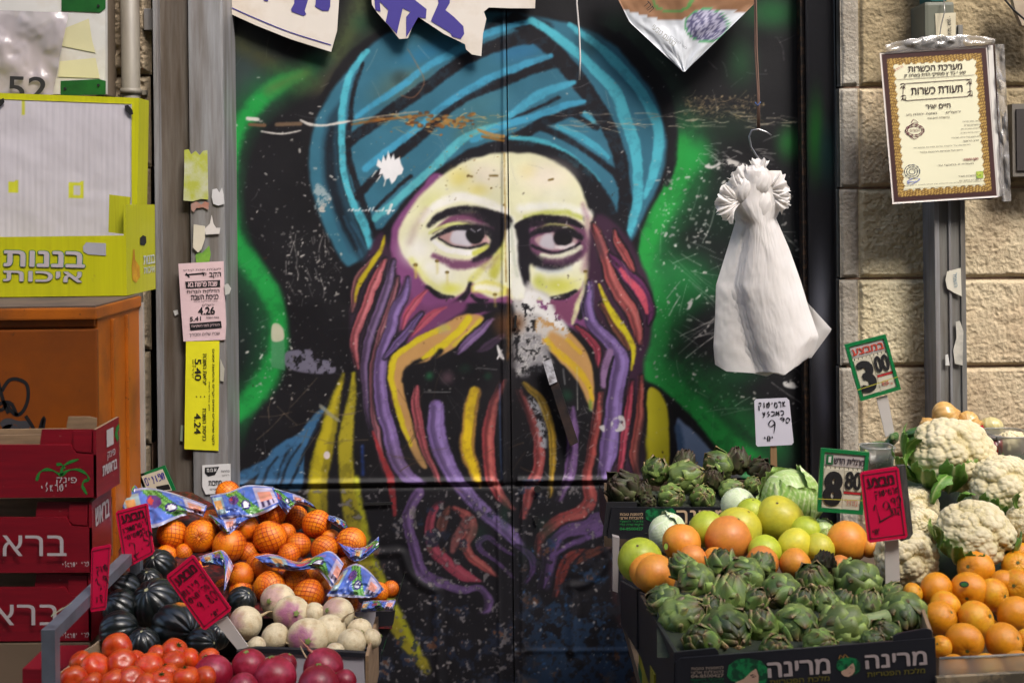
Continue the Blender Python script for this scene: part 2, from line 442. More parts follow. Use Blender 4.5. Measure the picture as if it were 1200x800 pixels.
# --- face
PU = (130, 66, 122)
poly([(515, 203), (492, 222), (476, 242), (462, 262), (457, 285), (458, 310), (470, 335), (478, 360), (500, 382), (540, 380), (580, 362), (610, 352), (660, 378), (700, 400), (694, 340), (650, 300), (560, 240)], PU, 2.5)
FA, FB, FY = (228, 226, 184), (240, 238, 228), (212, 212, 84)
poly([(592, 179), (570, 182), (542, 190), (517, 207), (494, 228), (478, 250), (466, 276), (470, 294), (480, 308), (492, 322), (502, 336), (516, 346), (530, 349), (543, 342), (553, 331), (562, 342), (580, 350), (604, 352), (624, 352), (650, 350), (668, 345), (680, 337), (688, 325), (693, 312), (697, 300), (695, 285), (691, 272), (695, 262), (695, 252), (690, 244), (686, 232), (677, 213), (662, 197), (632, 182), (605, 179)], FA, 2.5)
blob(570, 205, 40, 26, (234, 222, 200), 0.9); blob(640, 208, 48, 30, (232, 220, 200), 0.95); blob(538, 208, 22, 20, (222, 206, 104), 0.8); blob(560, 222, 22, 12, (224, 206, 96), 0.6); blob(618, 200, 18, 16, (226, 208, 140), 0.5)
blob(505, 235, 30, 18, (214, 216, 140), 0.7, -0.6); blob(655, 228, 36, 14, (228, 226, 200), 0.8)
blob(490, 292, 34, 30, FB, 1.0); blob(520, 318, 30, 22, FB, 1.0); blob(545, 318, 28, 16, (234, 232, 200), 0.9); blob(528, 338, 22, 12, (216, 216, 84), 0.9)
blob(505, 312, 14, 12, (238, 236, 226), 0.9); stroke([(482, 305), (495, 322), (510, 338)], 3, (220, 220, 110), 4, 0.7)
blob(655, 335, 36, 18, FY, 1.0); blob(650, 318, 40, 12, (226, 226, 190), 0.9); blob(675, 305, 18, 18, (236, 234, 216), 0.9)
stroke([(597, 258), (603, 300), (609, 340)], [6, 8, 10], (234, 234, 222), 3)
stroke([(588, 275), (584, 300), (578, 322)], [3, 6, 5], (198, 196, 74), 4)
stroke([(575, 300), (562, 318), (552, 328)], [2, 4, 4], (214, 212, 120), 3)
stroke([(494, 258), (512, 240), (538, 231), (566, 236), (592, 248)], [3, 5, 5, 5, 5], (238, 236, 226), 3)
stroke([(610, 244), (630, 242), (655, 242), (690, 250)], [5, 5, 5, 5], (236, 236, 224), 4)
stroke([(616, 256), (640, 250), (662, 249), (682, 256)], [3, 3, 3, 2], (196, 204, 96), 3)
# eye sockets
SK = (22, 18, 28)
poly([(510, 268), (528, 254), (556, 251), (572, 262), (566, 262), (545, 258), (525, 262)], (118, 62, 98), 2)
poly([(565, 245), (592, 254), (592, 276), (586, 288), (572, 300), (556, 306), (570, 290), (576, 276), (572, 262)], SK, 3)
stroke([(502, 265), (516, 253), (537, 247), (562, 250), (592, 260)], [2, 4.4, 5.6, 7.5, 9], SK, 2)
stroke([(507, 273), (520, 265), (540, 262), (560, 264), (576, 268)], [1, 2.5, 3, 3.5, 4], (58, 34, 54), 2, 0.85)
stroke([(508, 299), (530, 309), (552, 309), (572, 301)], [3, 5, 5, 4], (124, 72, 108), 3)
stroke([(503, 273), (519, 265), (540, 262), (562, 267)], [1.5, 2.2, 2.2, 1.5], (206, 210, 124), 1.6)
poly([(513, 277), (524, 271), (536, 267), (552, 266), (568, 272), (571, 281), (566, 287), (552, 290), (537, 289), (524, 284)], (176, 134, 132), 1.4)
poly([(528, 282), (531, 272), (541, 268), (550, 268), (552, 288), (538, 287)], (190, 184, 194), 2.6)
blob(557, 275, 12.5, 13, (16, 14, 20), 1.0, hard=0.75); blob(570, 282, 6, 5, (206, 160, 160), 0.9, hard=0.3)
stroke([(506, 280), (523, 270), (546, 266), (570, 270), (580, 276)], [1.5, 2.6, 3.4, 5, 6], SK, 1.5)
stroke([(514, 279), (531, 288), (550, 291), (570, 286)], [1, 1.5, 1.5, 2], SK, 1.2)
stroke([(509, 283), (524, 292), (544, 296), (558, 296)], [2.5, 3.5, 3.5, 2], (236, 234, 232), 1.8)
stroke([(556, 297), (566, 293), (571, 288)], [3, 3, 2], (206, 208, 84), 1.8)
stroke([(555, 305), (572, 298), (583, 285)], [2, 4, 4], SK, 3)
for q in ((552, 268, 557, 272), (560, 270, 563, 268)): stroke([(q[0], q[1]), (q[2], q[3])], 0.7, (210, 205, 215), 0.8, 0.8)
poly([(616, 266), (636, 256), (664, 256), (685, 266), (689, 284), (684, 297), (650, 304), (622, 296)], (112, 66, 96), 3)
poly([(606, 263), (618, 260), (621, 276), (622, 292), (628, 303), (621, 310), (621, 325), (620, 337), (614, 332), (609, 314), (607, 290)], SK, 2.5)
stroke([(607, 265), (625, 260), (645, 258), (665, 259), (683, 266)], [4, 6.5, 6, 4.5, 2], SK, 2)
stroke([(630, 270), (647, 264), (664, 267), (674, 272)], [1.5, 2.5, 2.5, 1.5], (196, 196, 110), 1.8)
poly([(627, 280), (636, 275), (650, 272), (668, 274), (677, 281), (670, 290), (656, 293), (640, 292), (632, 288)], (176, 142, 146), 1.6)
poly([(632, 286), (636, 276), (647, 274), (650, 290), (640, 291)], (188, 180, 190), 2.6)
blob(660, 279, 13.5, 11.5, (18, 14, 22), 1.0, hard=0.7); stroke([(652, 289), (664, 290), (672, 286)], 2.2, (222, 212, 214), 1.5)
stroke([(620, 277), (633, 270), (652, 268), (674, 274), (682, 278)], [2.4, 3.6, 4.2, 4, 2.6], SK, 1.8)
stroke([(624, 288), (640, 295), (655, 296), (672, 290), (680, 284)], [2, 1.6, 1.6, 1.8, 1.5], SK, 1.4)
stroke([(634, 300), (652, 301), (668, 297), (681, 289)], [2.5, 3.5, 3.5, 2.5], (222, 224, 196), 2)
stroke([(618, 298), (632, 308), (650, 311), (668, 306), (680, 297)], [5, 6, 6, 4, 2], SK, 3.5)
stroke([(640, 306), (660, 306), (682, 298), (690, 282)], [3, 4, 4, 3], (96, 52, 86), 4, 0.7)
stroke([(630, 315), (650, 318), (668, 314)], 2.5, (206, 214, 226), 4, 0.7)
blob(632, 330, 12, 14, (190, 196, 70), 0.8)
stroke([(500, 246), (489, 262), (480, 284)], [3, 4, 3], (178, 150, 150), 6, .5)
stroke([(684, 240), (690, 262), (690, 290), (684, 316)], [2, 4, 4, 3], (150, 96, 128), 4, .6)
stroke([(600, 262), (601, 290), (606, 322)], [1.5, 2, 2], (190, 196, 176), 2, .7)
stroke([(560, 310), (572, 312), (584, 300)], [2, 3, 2], (150, 120, 120), 4, .5)
blob(545, 255, 30, 8, (120, 70, 100), .5, -.05)
# nose, cheek lines
stroke([(551, 332), (546, 345), (536, 356), (524, 368)], [2, 3.5, 5, 7], SK, 1.8)
stroke([(500, 336), (515, 346), (530, 348)], [2, 3.5, 2], SK, 1.6)
poly([(552, 345), (575, 350), (594, 346), (598, 356), (570, 358), (553, 356)], (132, 70, 118), 2)
stroke([(557, 338), (572, 336), (590, 340)], [5, 7, 6], (224, 216, 96), 3); stroke([(560, 337), (574, 337), (584, 339)], 4, (240, 236, 214), 3)
stroke([(520, 376), (540, 366), (565, 360), (594, 358)], [4, 7, 6, 4], SK, 2.2)
stroke([(553, 346), (562, 352), (572, 351)], [2, 3, 1], SK, 1.4)
stroke([(645, 349), (660, 348), (674, 341)], [1.5, 3.5, 2], SK, 1.6)
poly([(636, 352), (664, 352), (679, 342), (674, 365), (668, 378), (655, 372)], (128, 64, 100), 2.5)
stroke([(690, 318), (684, 340), (677, 360), (671, 378)], [3, 3.5, 3.5, 2], (216, 214, 158), 2)
stroke([(699, 262), (698, 285), (700, 300), (694, 325), (686, 350), (680, 372)], [4, 3, 4, 3, 3, 3], DK, 1.8)
# --- hair and beard strands
YL, YD, TN = (216, 194, 22), (186, 166, 18), (196, 146, 82)
PK, RD, MG, PR, PD, MV = (204, 92, 104), (182, 66, 72), (206, 76, 104), (132, 100, 172), (104, 74, 132), (116, 86, 134)
poly([(447, 272), (458, 300), (470, 340), (484, 400), (462, 430), (464, 560), (446, 540), (430, 470), (416, 420), (411, 350), (428, 305)], (62, 34, 58), 4)
poly([(696, 256), (722, 262), (748, 300), (765, 350), (762, 400), (753, 440), (753, 565), (704, 565), (708, 470), (698, 400), (688, 340)], (60, 32, 56), 4)
def S(pts, w, col, hi=None, edge=True, soft=1.5):
    w_ = [x * 0.88 for x in (w if hasattr(w, '__len__') else [w, w, w])]
    if len(w_) > 2: w_[0] *= (0.35 if w_[0] < 7 else 0.9); w_[-1] *= 0.35
    col = np.array(col, float) * 0.9
    if edge: stroke(pts, [x + 2.4 for x in w_], BK, 1.8, 0.9)
    stroke(pts, w_, col, soft)
    if max(w_) > 3.5: stroke(np.asarray(pts, float) - np.array([max(w_) * 0.45, 0]), [x * 0.35 for x in w_], col * 0.55, max(w_) * 0.4, 0.7)
    if max(w_) > 3.5:              # thin sprayed lines along the strand
        for f_, k_, a_ in ((-0.2, 0.5, .55), (0.55, 0.6, .6), (-0.75, 1.35, .35)): stroke(np.asarray(pts, float) + np.array([max(w_) * f_, 0]), [min(0.9, x * .2) for x in w_], np.clip(col * k_, 0, 235), 1.0, a_)
    if hi is not None:
        q = np.asarray(pts, float) + np.array([max(w_) * 0.3, 0])
        stroke(q, [x * 0.4 for x in w_], hi, max(w_) * 0.45, 0.75)
poly([(455, 300), (462, 330), (478, 356), (520, 378), (545, 368), (520, 395), (480, 412), (455, 400), (430, 440), (412, 420), (414, 350), (440, 300)], (48, 34, 52), 4, 0.8)
poly([(470, 337), (500, 358), (540, 352), (545, 364), (505, 388), (478, 402), (464, 372)], (116, 58, 106), 4)
S([(445, 296), (424, 320), (416, 345), (413, 366)], [2, 5, 5, 3], (156, 94, 98))
S([(451, 276), (447, 292), (432, 314), (421, 334), (416, 354)], [2, 3, 3, 3, 2], YL, edge=False)
S([(451, 304), (441, 326), (432, 350), (422, 376), (415, 402), (420, 432)], [4, 6.5, 6, 5.5, 4.5, 2], PK, (224, 130, 136))
S([(435, 438), (434, 460), (438, 482)], [2, 4, 2], (196, 74, 86))
S([(461, 306), (455, 336), (445, 362), (434, 392), (428, 425), (430, 470), (438, 510)], [3, 6, 7, 6, 4, 4, 1], MV, (134, 110, 160))
S([(466, 326), (458, 356), (447, 388), (438, 425), (437, 470), (444, 520), (452, 556)], [2, 4, 4.5, 4, 4, 4, 1], (150, 84, 100), (176, 112, 124))
S([(478, 326), (474, 344), (464, 364), (458, 387), (449, 410), (446, 440), (447, 472), (456, 503), (463, 532), (476, 556), (496, 566)], [2, 4, 6, 6, 7, 8, 9, 10, 10, 9, 6], PR, (152, 122, 192))
S([(495, 367), (479, 386), (463, 405), (451, 420)], [3, 4, 4, 3], PR)
S([(500, 340), (489, 352), (479, 366), (471, 386)], [2, 5, 5, 1], MG, (216, 108, 130), edge=False); S([(522, 360), (508, 367), (496, 378), (482, 394)], [2, 5, 5, 1], MG, (210, 100, 120), edge=False)
poly([(545, 368), (520, 380), (496, 392), (472, 408), (460, 420), (457, 440), (462, 468), (470, 500), (480, 524), (492, 545), (500, 545), (488, 505), (476, 470), (472, 445), (480, 428), (505, 422), (535, 405), (560, 382), (566, 372)], TN, 1.8)
stroke([(472, 446), (478, 430), (500, 418)], 2, BK, 2)
stroke([(524, 384), (500, 393), (470, 412), (460, 424), (459, 445), (463, 468), (471, 494), (482, 522)], [3, 3.5, 3.5, 4, 3.5, 3, 3, 2], YL, 1.5)
stroke([(549, 373), (533, 392), (509, 411), (496, 419)], [4, 4.5, 4, 2], YL, 1.5); stroke([(562, 376), (548, 392), (532, 404)], [3, 3, 2], (212, 190, 40), 1.5)
stroke([(516, 411), (500, 430)], [3, 2], BK, 2)
blob(520, 385, 12, 10, (160, 150, 132), 0.6)
S([(577, 373), (560, 391), (545, 405), (536, 414)], [5, 6, 5, 2], (126, 92, 148), (150, 118, 176)); S([(590, 392), (572, 405), (560, 412)], [6, 5, 2], (84, 60, 92))
blob(503, 441, 8, 9, (28, 92, 56), 0.9); blob(524, 442, 13, 13, (84, 62, 72), 0.9); blob(545, 432, 14, 10, (24, 44, 36), 0.8); blob(572, 440, 8, 8, (22, 70, 46), 0.7); blob(664, 463, 13, 13, (22, 64, 44), 0.9)
S([(489, 452), (487, 470), (490, 492), (495, 515), (501, 534), (510, 552), (517, 568)], [5, 6, 6, 5, 4, 3, 2], PK)
S([(512, 476), (511, 500), (516, 525), (525, 545), (537, 566), (556, 588), (580, 610), (602, 630), (612, 642)], [10, 12, 12, 11, 10, 9, 9, 8, 4], (138, 106, 182), (156, 128, 200), soft=2)
S([(557, 460), (552, 480), (549, 505), (548, 530), (557, 552), (562, 570)], [9, 10, 10, 10, 8, 5], (188, 134, 56), soft=2)
stroke([(556, 458), (551, 482), (548, 508), (548, 530), (556, 550), (560, 562)], [5, 5.5, 5.5, 5.5, 5, 3], (232, 194, 16), 2.2)
S([(591, 446), (580, 470), (573, 500), (573, 530), (576, 560), (586, 580), (600, 596)], [1.5, 5, 8, 8, 8, 7, 4], RD, (218, 112, 100))
S([(614, 448), (632, 466), (642, 490), (648, 515), (648, 545), (645, 582)], [4, 5.5, 5, 5, 4, 2], (206, 160, 34))
S([(609, 456), (619, 480), (628, 505), (632, 530), (630, 552), (621, 575), (614, 606)], [1.5, 3.5, 5, 6.5, 7, 8, 6], (176, 66, 68), (190, 96, 90))
S([(671, 478), (671, 505), (670, 535), (667, 558), (656, 586)], [5, 8, 8, 7, 3], (118, 80, 140), (136, 100, 160))
S([(702, 460), (700, 492), (694, 530), (688, 560), (692, 585), (680, 600), (655, 610), (636, 626), (630, 652)], [2, 4, 4.5, 6, 9, 9, 8, 5, 2], (182, 66, 64), (196, 92, 84))
poly([(645, 372), (665, 386), (682, 404), (693, 424), (697, 452), (694, 480), (688, 470), (676, 445), (660, 428), (640, 408), (628, 388), (630, 372)], TN, 1.8)
stroke([(640, 396), (650, 410), (664, 422), (680, 437), (690, 452), (694, 468)], [3, 4, 4, 4, 3.5, 2], (216, 176, 24), 1.5); stroke([(665, 398), (680, 413)], 2.4, (214, 170, 40), 1.5)
stroke([(692, 470), (692, 480)], 1.6, (90, 140, 40), 2, 0.8)
S([(675, 382), (690, 396), (700, 410), (702, 430)], [3, 4.5, 4, 2], (200, 66, 92))
S([(690, 330), (690, 360), (697, 382), (716, 402), (727, 422), (724, 445), (720, 470), (717, 500), (713, 530), (708, 557)], [3, 5, 7, 9, 11, 11, 11, 12, 12, 12], (132, 98, 172), (158, 130, 204))
stroke([(714, 412), (710, 432), (707, 452)], [4, 5, 3], (140, 104, 150), 2); stroke([(718, 418), (713, 440), (709, 470)], [1.2, 1.5, 0.5], BK, 1.2)
S([(741, 446), (736, 480), (731, 515), (727, 558)], [2, 4.5, 5, 5], (196, 58, 86), (214, 84, 104)); S([(751, 440), (750, 480), (746, 515), (743, 535), (748, 558)], [2, 5, 6, 6, 6], (184, 78, 72), (200, 104, 92))
S([(696, 262), (704, 285), (714, 318), (724, 342), (738, 362), (747, 386), (749, 404)], [2, 5, 7, 8, 8, 6, 2], (190, 82, 84), (212, 110, 104))
S([(714, 298), (728, 314), (744, 332), (756, 350), (762, 364), (760, 380)], [3, 7, 9, 8, 6, 2], (118, 48, 106)); stroke([(727, 316), (741, 332), (753, 350), (758, 366)], [2, 4, 4.5, 2], (216, 78, 100), 1.5)
S([(720, 270), (726, 288), (737, 306), (744, 318)], [2.5, 5, 4.5, 1.5], (214, 92, 94))
S([(705, 356), (718, 376), (732, 398), (737, 410)], [4, 6, 6, 3], (148, 84, 64)); stroke([(702, 334), (710, 354), (722, 374), (735, 392), (742, 410), (740, 432)], [1.5, 3, 4, 3.5, 3, 1.5], (216, 200, 22), 1.5)
blob(702, 290, 10, 26, (70, 50, 62), 0.6)
# shoulders
poly([(759, 456), (770, 456), (778, 468), (783, 490), (784, 545), (784, 640), (757, 640), (756, 540), (758, 490)], (204, 194, 24), 2)
poly([(792, 494), (803, 497), (816, 508), (830, 524), (842, 545), (856, 580), (862, 640), (800, 640), (797, 560)], (112, 136, 172), 2.5); stroke([(794, 500), (799, 540), (802, 590)], 4, (58, 88, 126), 3)
stroke([(402, 438), (394, 465), (387, 495), (379, 530), (372, 565), (374, 620), (380, 680)], [1.5, 6, 9, 11, 12, 11, 10], (150, 136, 20), 2.5); stroke([(400, 450), (391, 472), (384, 500), (376, 530), (370, 565), (372, 610)], [1.5, 3, 5, 6, 6, 5], (196, 178, 20), 3)
stroke([(414, 438), (412, 470), (407, 500), (405, 530), (407, 562), (413, 605), (424, 645), (440, 680), (462, 728), (482, 758), (500, 784)], [2, 5, 8, 9, 9, 10, 10, 9, 9, 9, 6], (168, 154, 24), 2.5)
stroke([(418, 560), (424, 605), (434, 645), (450, 682), (472, 730), (492, 764)], [3, 4, 4, 4, 4, 3], (190, 190, 20), 3)
for q, w in (([(380, 478), (364, 500), (340, 540), (332, 566)], [2, 6, 7, 7]), ([(366, 500), (352, 525), (345, 566)], [3, 6, 10]), ([(352, 508), (325, 532), (312, 566)], [2, 8, 12]), ([(322, 535), (290, 556), (265, 570)], [3, 7, 10])):
    stroke(q, w, (52, 104, 150), 2)
for q in ([(373, 495), (357, 530), (340, 568)], [(352, 520), (336, 545), (330, 568)], [(325, 535), (314, 550), (308, 568)]): stroke(q, 1.4, (24, 36, 52), 1.6)
stroke([(425, 522), (425, 556)], 1.8, (24, 48, 110), 2); stroke([(436, 505), (450, 540), (458, 565), (463, 602)], [1, 3, 4.5, 2], (168, 42, 48), 1.5)
# below the ledge
S([(492, 577), (481, 594), (478, 610), (485, 640), (495, 670), (516, 682), (542, 690), (562, 688), (573, 700), (573, 712), (565, 718)], [8, 7, 7, 7, 8, 7, 5, 4, 4, 4, 1.5], (116, 80, 146), (132, 98, 164))
S([(516, 588), (505, 606), (506, 638), (520, 655), (542, 672), (562, 680)], [4, 5.5, 7, 8, 8, 4], (186, 58, 84), (200, 80, 100))
S([(526, 594), (518, 612), (520, 630)], [6, 7, 2], (148, 80, 68))
S([(532, 594), (550, 608), (552, 622), (546, 636), (552, 652), (568, 664), (580, 674)], [5, 8, 8, 6, 6, 5, 2], (198, 78, 76), (214, 112, 104)); stroke([(548, 610), (536, 630), (530, 645)], [6, 6, 3], (172, 90, 86), 2, 0.8)
S([(602, 676), (583, 658), (564, 645), (561, 635), (572, 630), (586, 640), (601, 650)], 4, (108, 70, 138)); S([(606, 640), (621, 650), (625, 664), (617, 682)], [4, 5, 4, 1.5], (106, 70, 138))
S([(760, 606), (740, 610), (704, 610), (690, 616), (662, 622), (648, 640), (644, 665), (638, 688)], [12, 13, 13, 10, 8, 6, 5, 2], (110, 74, 140), (124, 88, 152)); stroke([(704, 624), (670, 636), (652, 648)], [4, 3, 2], (110, 74, 140), 2)
S([(688, 643), (668, 652), (658, 672), (652, 698)], [3, 7, 7, 3], (160, 58, 50)); S([(714, 641), (692, 648), (676, 660)], [3, 6, 3], (136, 66, 50))
blob(560, 625, 20, 22, (24, 60, 46), 0.5); blob(592, 600, 10, 30, (24, 66, 46), 0.6); blob(640, 620, 18, 22, (26, 58, 44), 0.6); blob(620, 648, 24, 20, (22, 54, 42), 0.4)
poly([(755, 480), (760, 560), (768, 640), (745, 640), (742, 560)], (30, 26, 30), 3, 0.6)
stroke([(722, 620), (718, 680), (730, 740)], 3, (90, 40, 40), 4, 0.5)

# --- wear: bare blue and grey paint low down, rust, scratches, chips (all are marks in the paint itself)
XX -= WARPX; YY -= WARPY
nA = smooth_noise((CH, CW), 26, 21, 6, 0.62); nB = smooth_noise((CH, CW), 70, 22, 5, 0.65); nC = smooth_noise((CH, CW), 180, 23, 3, 0.6)
vst = smooth_noise((CH // 6, CW), 160, 25, 3, 0.6); vst = np.repeat(vst, 6, 0); vst = np.vstack([vst, vst[:CH - len(vst)]])[:CH]
def wear(mask, col):
    global K
    mask = np.clip(mask, 0, 1)[..., None]; K = K * (1 - mask) + np.asarray(col, float) * mask
low = np.clip((YY - 560) / 240, 0, 1); right = 1 / (1 + np.exp(-(XX - 612) / 10)); vlow = np.clip((YY - 640) / 120, 0, 1)
wear(ss((nA * 0.6 + nB * 0.4 + 0.28 * vlow * right - 0.63) / 0.06) * (YY > 560) * right * 0.85, (34, 66, 104))
wear(ss((nA * 0.5 + nB * 0.5 + 0.13 * vlow - 0.63) / 0.05) * (YY > 560) * (1 - right) * .8, (32, 46, 74))
wear(0.22 * ss((YY - 555) / 40), (22, 20, 28))
wear(0.5 * ss((nC * 0.4 + nB * 0.6 - 0.53) / 0.1) * ss((YY - 560) / 40), (24, 24, 32))
wear(0.8 * ss((nB * 0.4 + nC * 0.6 + 0.06 * low - 0.65) / 0.03) * (YY > 568), (112, 106, 108))
wear(ss((nB * 0.55 + nA * 0.45 + 0.06 * low - 0.66) / 0.03) * (YY > 640), (88, 58, 44))
wear(ss((nB * 0.5 + vst * 0.5 - 0.63) / 0.03) * (YY > 590) * ss((XX - 440) / 40) * ss((500 - XX) / 30), (146, 138, 130))
wear(ss((nC * 0.6 + nB * 0.4 + 0.05 * right * vlow - 0.63) / 0.02) * (YY > 640) * right, (30, 30, 38))
wear(0.55 * ss((nA - 0.6) / 0.05) * (YY > 780), (60, 62, 70))
rgm = np.random.default_rng(5)
def chips(n, x0, x1, y0, y1, smax, col, dens=None):
    for _ in range(n):
        x, y = rgm.uniform(x0, x1), rgm.uniform(y0, y1)
        if dens is not None and rgm.random() > dens(x, y): continue
        s = 0.5 + smax * rgm.random() ** 3
        c = np.array(col) * rgm.uniform(0.7, 1.1)
        stroke([(x, y), (x + rgm.normal(0, s), y + rgm.normal(0, s * 0.8))], s * 0.6, np.clip(c, 0, 250), 0.7, rgm.uniform(0.5, 0.95))
def scratch(n, x0, x1, y0, y1, ln, col, ang=0.0, spread=0.4, w=0.45, a=0.6, bend=0.1):
    for _ in range(n):
        x, y = rgm.uniform(x0, x1), rgm.uniform(y0, y1); l = ln * rgm.uniform(0.3, 1.2); t = ang + rgm.normal(0, spread)
        m1 = (x + math.cos(t) * l / 2 + rgm.normal(0, bend * l / 2), y + math.sin(t) * l / 2 + rgm.normal(0, bend * l / 2))
        stroke([(x, y), m1, (x + math.cos(t) * l, y + math.sin(t) * l)], w * rgm.uniform(0.6, 1.3), np.array(col) * rgm.uniform(0.75, 1.1), 0.7, a * rgm.uniform(0.5, 1.2))
WH = (214, 208, 200)
chips(170, 270, 420, 130, 480, 1.6, WH); chips(120, 330, 400, 270, 360, 1.6, WH); chips(420, 765, 935, 190, 480, 1.9, WH); chips(110, 640, 800, 240, 420, 1.3, WH)
chips(300, 262, 940, 100, 560, 0.9, (190, 184, 176)); chips(420, 440, 740, 560, 790, 1.7, (170, 160, 156)); chips(60, 262, 940, 300, 560, 1.6, (60, 36, 26))
chips(120, 600, 720, 640, 800, 1.6, (36, 84, 138)); chips(70, 300, 420, 370, 560, 1.2, WH)
chips(90, 775, 830, 195, 290, 2.2, (225, 222, 218)); chips(70, 300, 345, 395, 470, 1.2, WH)
scratch(26, 335, 392, 268, 350, 16, WH, 1.35, 0.25, 0.5, 0.7); scratch(40, 770, 930, 230, 500, 46, WH, 0.2, 0.8, 0.4, 0.55, 0.04)
scratch(16, 780, 860, 300, 420, 70, WH, -0.6, 0.25, 0.5, 0.7, 0.03); scratch(10, 780, 900, 240, 420, 80, WH, 0.75, 0.2, 0.45, 0.55, 0.03)
scratch(60, 640, 930, 132, 150, 26, (200, 186, 160), 0.05, 0.12, 0.45, 0.8); scratch(110, 800, 890, 112, 140, 12, (166, 140, 92), 0.1, 0.5, 0.35, 0.55); chips(120, 800, 895, 112, 140, 1.1, (170, 146, 104)); scratch(34, 815, 900, 165, 195, 20, WH, 0.25, 0.3, 0.4, 0.7)
scratch(150, 262, 940, 40, 560, 26, (170, 165, 160), 0.0, 1.4, 0.3, 0.4)
chips(260, 262, 940, 60, 560, 0.8, (200, 196, 190)); chips(120, 420, 760, 380, 560, 1.2, (180, 170, 164)); chips(90, 440, 740, 180, 560, 0.9, (50, 40, 34))
blob(600, 470, 90, 60, (40, 34, 38), 0.35); blob(480, 540, 60, 30, (60, 50, 44), 0.3); scratch(16, 300, 400, 470, 560, 50, (130, 110, 84), -0.5, 0.7, 0.5, 0.6)
scratch(16, 440, 620, 470, 560, 34, (90, 66, 48), -0.5, 0.7, 0.5, 0.7); scratch(60, 620, 700, 470, 560, 10, (190, 186, 186), 0.3, 1.2, 0.45, 0.6)
# rusty scrape at about a third of the height
RU = (140, 82, 26)
stroke([(292, 146), (310, 147)], 1.9, (120, 86, 60), 1); stroke([(324, 146), (352, 145)], 2.4, (112, 88, 66), 1)
stroke([(290, 139), (302, 140)], 2.2, WH, 1); stroke([(352, 141), (364, 146), (380, 147), (398, 144), (410, 142)], [1, 1.8, 1.2, 1.6, 1], WH, 1); stroke([(306, 154), (330, 157), (352, 153)], [0.8, 1, 0.8], WH, 0.8)
stroke([(412, 146), (440, 141), (470, 138), (500, 135)], [1, 2, 1.5, 1], (160, 96, 30), 1.6, 0.9); stroke([(412, 142), (440, 137), (490, 131)], 0.8, (190, 170, 140), 0.8, 0.8)
for _ in range(60):
    x = rgm.uniform(478, 555); y = 143 + rgm.normal(0, 4.5); blob(x, y, rgm.uniform(2, 6), rgm.uniform(1.5, 4), (RU, (112, 60, 24), (170, 120, 50))[rgm.integers(3)], 0.85, hard=0.4)
scratch(50, 440, 600, 133, 160, 14, (196, 170, 110), 0.0, 0.3, 0.45, 0.8); stroke([(560, 152), (575, 158), (590, 160)], [1, 2.5, 2], (180, 130, 60), 1.2); stroke([(565, 160), (590, 165)], 1.5, (150, 100, 30), 1)
stroke([(478, 58), (488, 75), (497, 96), (485, 114), (470, 112)], [0.5, 0.7, 0.7, 0.8, 0.6], (170, 110, 70), 0.7, 0.6)
chips(30, 440, 600, 150, 200, 2.0, (186, 120, 60)); chips(22, 500, 600, 190, 250, 1.7, (110, 84, 30))
for x, y in ((487, 311), (512, 306), (524, 319), (487, 310), (580, 345), (686, 318)): blob(x, y, 3.4, 2.4, (88, 62, 20), 0.95, hard=0.4); stroke([(x, y), (x + 0.5, y + 14)], 1.2, (206, 186, 80), 2, 0.5)
for q in ((548, 206, 553, 207), (574, 206, 583, 206), (643, 211, 648, 210)): stroke([(q[0], q[1]), (q[2], q[3])], 1.1, (120, 96, 40), 0.8)
# torn paper, white patches
poly([(443, 186), (447, 190), (449, 182), (452, 188), (455, 177), (458, 186), (461, 180), (463, 187), (468, 184), (470, 192), (473, 198), (471, 204), (466, 206), (463, 212), (459, 216), (456, 209), (451, 211), (448, 204), (444, 205), (446, 198), (441, 194)], (236, 234, 236), 0.7, smooth=False)
for q in ((441, 200, 436, 207), (446, 206, 441, 213), (452, 211, 450, 218)): stroke([(q[0], q[1]), (q[2], q[3])], 0.7, WH, 0.7)
nD = smooth_noise((CH, CW), 130, 31, 5, 0.7)
def patch(pts, col, thr, soft=3, a=0.95):
    global K
    keep = K.copy(); poly(pts, col, soft, a)
    msk = ss((nD - thr) / 0.12 + .2)[..., None]; K = keep * (1 - msk) + K * msk
patch([(618, 330), (628, 338), (643, 346), (652, 365), (667, 386), (664, 396), (645, 388), (640, 410), (650, 430), (628, 425), (606, 440), (600, 400), (604, 372), (600, 350), (612, 350)], (196, 192, 190), 0.40, 4)
patch([(620, 340), (642, 348), (648, 362), (664, 384), (650, 382), (632, 368), (614, 366), (612, 352)], (232, 230, 228), 0.42, 3)
patch([(604, 395), (640, 395), (640, 430), (604, 440)], (126, 124, 130), 0.5, 4, 0.8)
patch([(626, 465), (634, 480), (640, 505), (640, 530), (634, 530), (630, 505), (618, 470)], (150, 152, 160), 0.42, 3)
blob(590, 380, 20, 22, (96, 58, 32), 0.85, hard=0.1); blob(607, 378, 14, 18, (110, 66, 34), 0.8); blob(600, 420, 10, 50, (50, 44, 46), 0.6)
patch([(334, 414), (346, 410), (364, 410), (372, 420), (390, 424), (391, 437), (360, 437), (336, 430)], (112, 108, 130), 0.38, 1.2)
poly([(318, 382), (333, 384), (334, 434), (318, 430)], (74, 150, 98), 1, 0.85, False); poly([(319, 381), (326, 379), (332, 386), (332, 398), (319, 399)], (206, 196, 170), 1, 0.9)
blob(383, 533, 4.5, 5.5, (222, 206, 206), 1, hard=0.7); stroke([(376, 476), (390, 488), (396, 492)], [2.2, 2, 2], (150, 148, 130), 1, 0.8)
blob(377, 494, 3, 2, (190, 180, 170), 0.8); patch([(716, 495), (722, 488), (731, 488), (732, 503), (718, 505)], (206, 204, 200), 0.4, 1); patch([(702, 500), (708, 498), (708, 506)], (206, 204, 200), 0.35, 1)
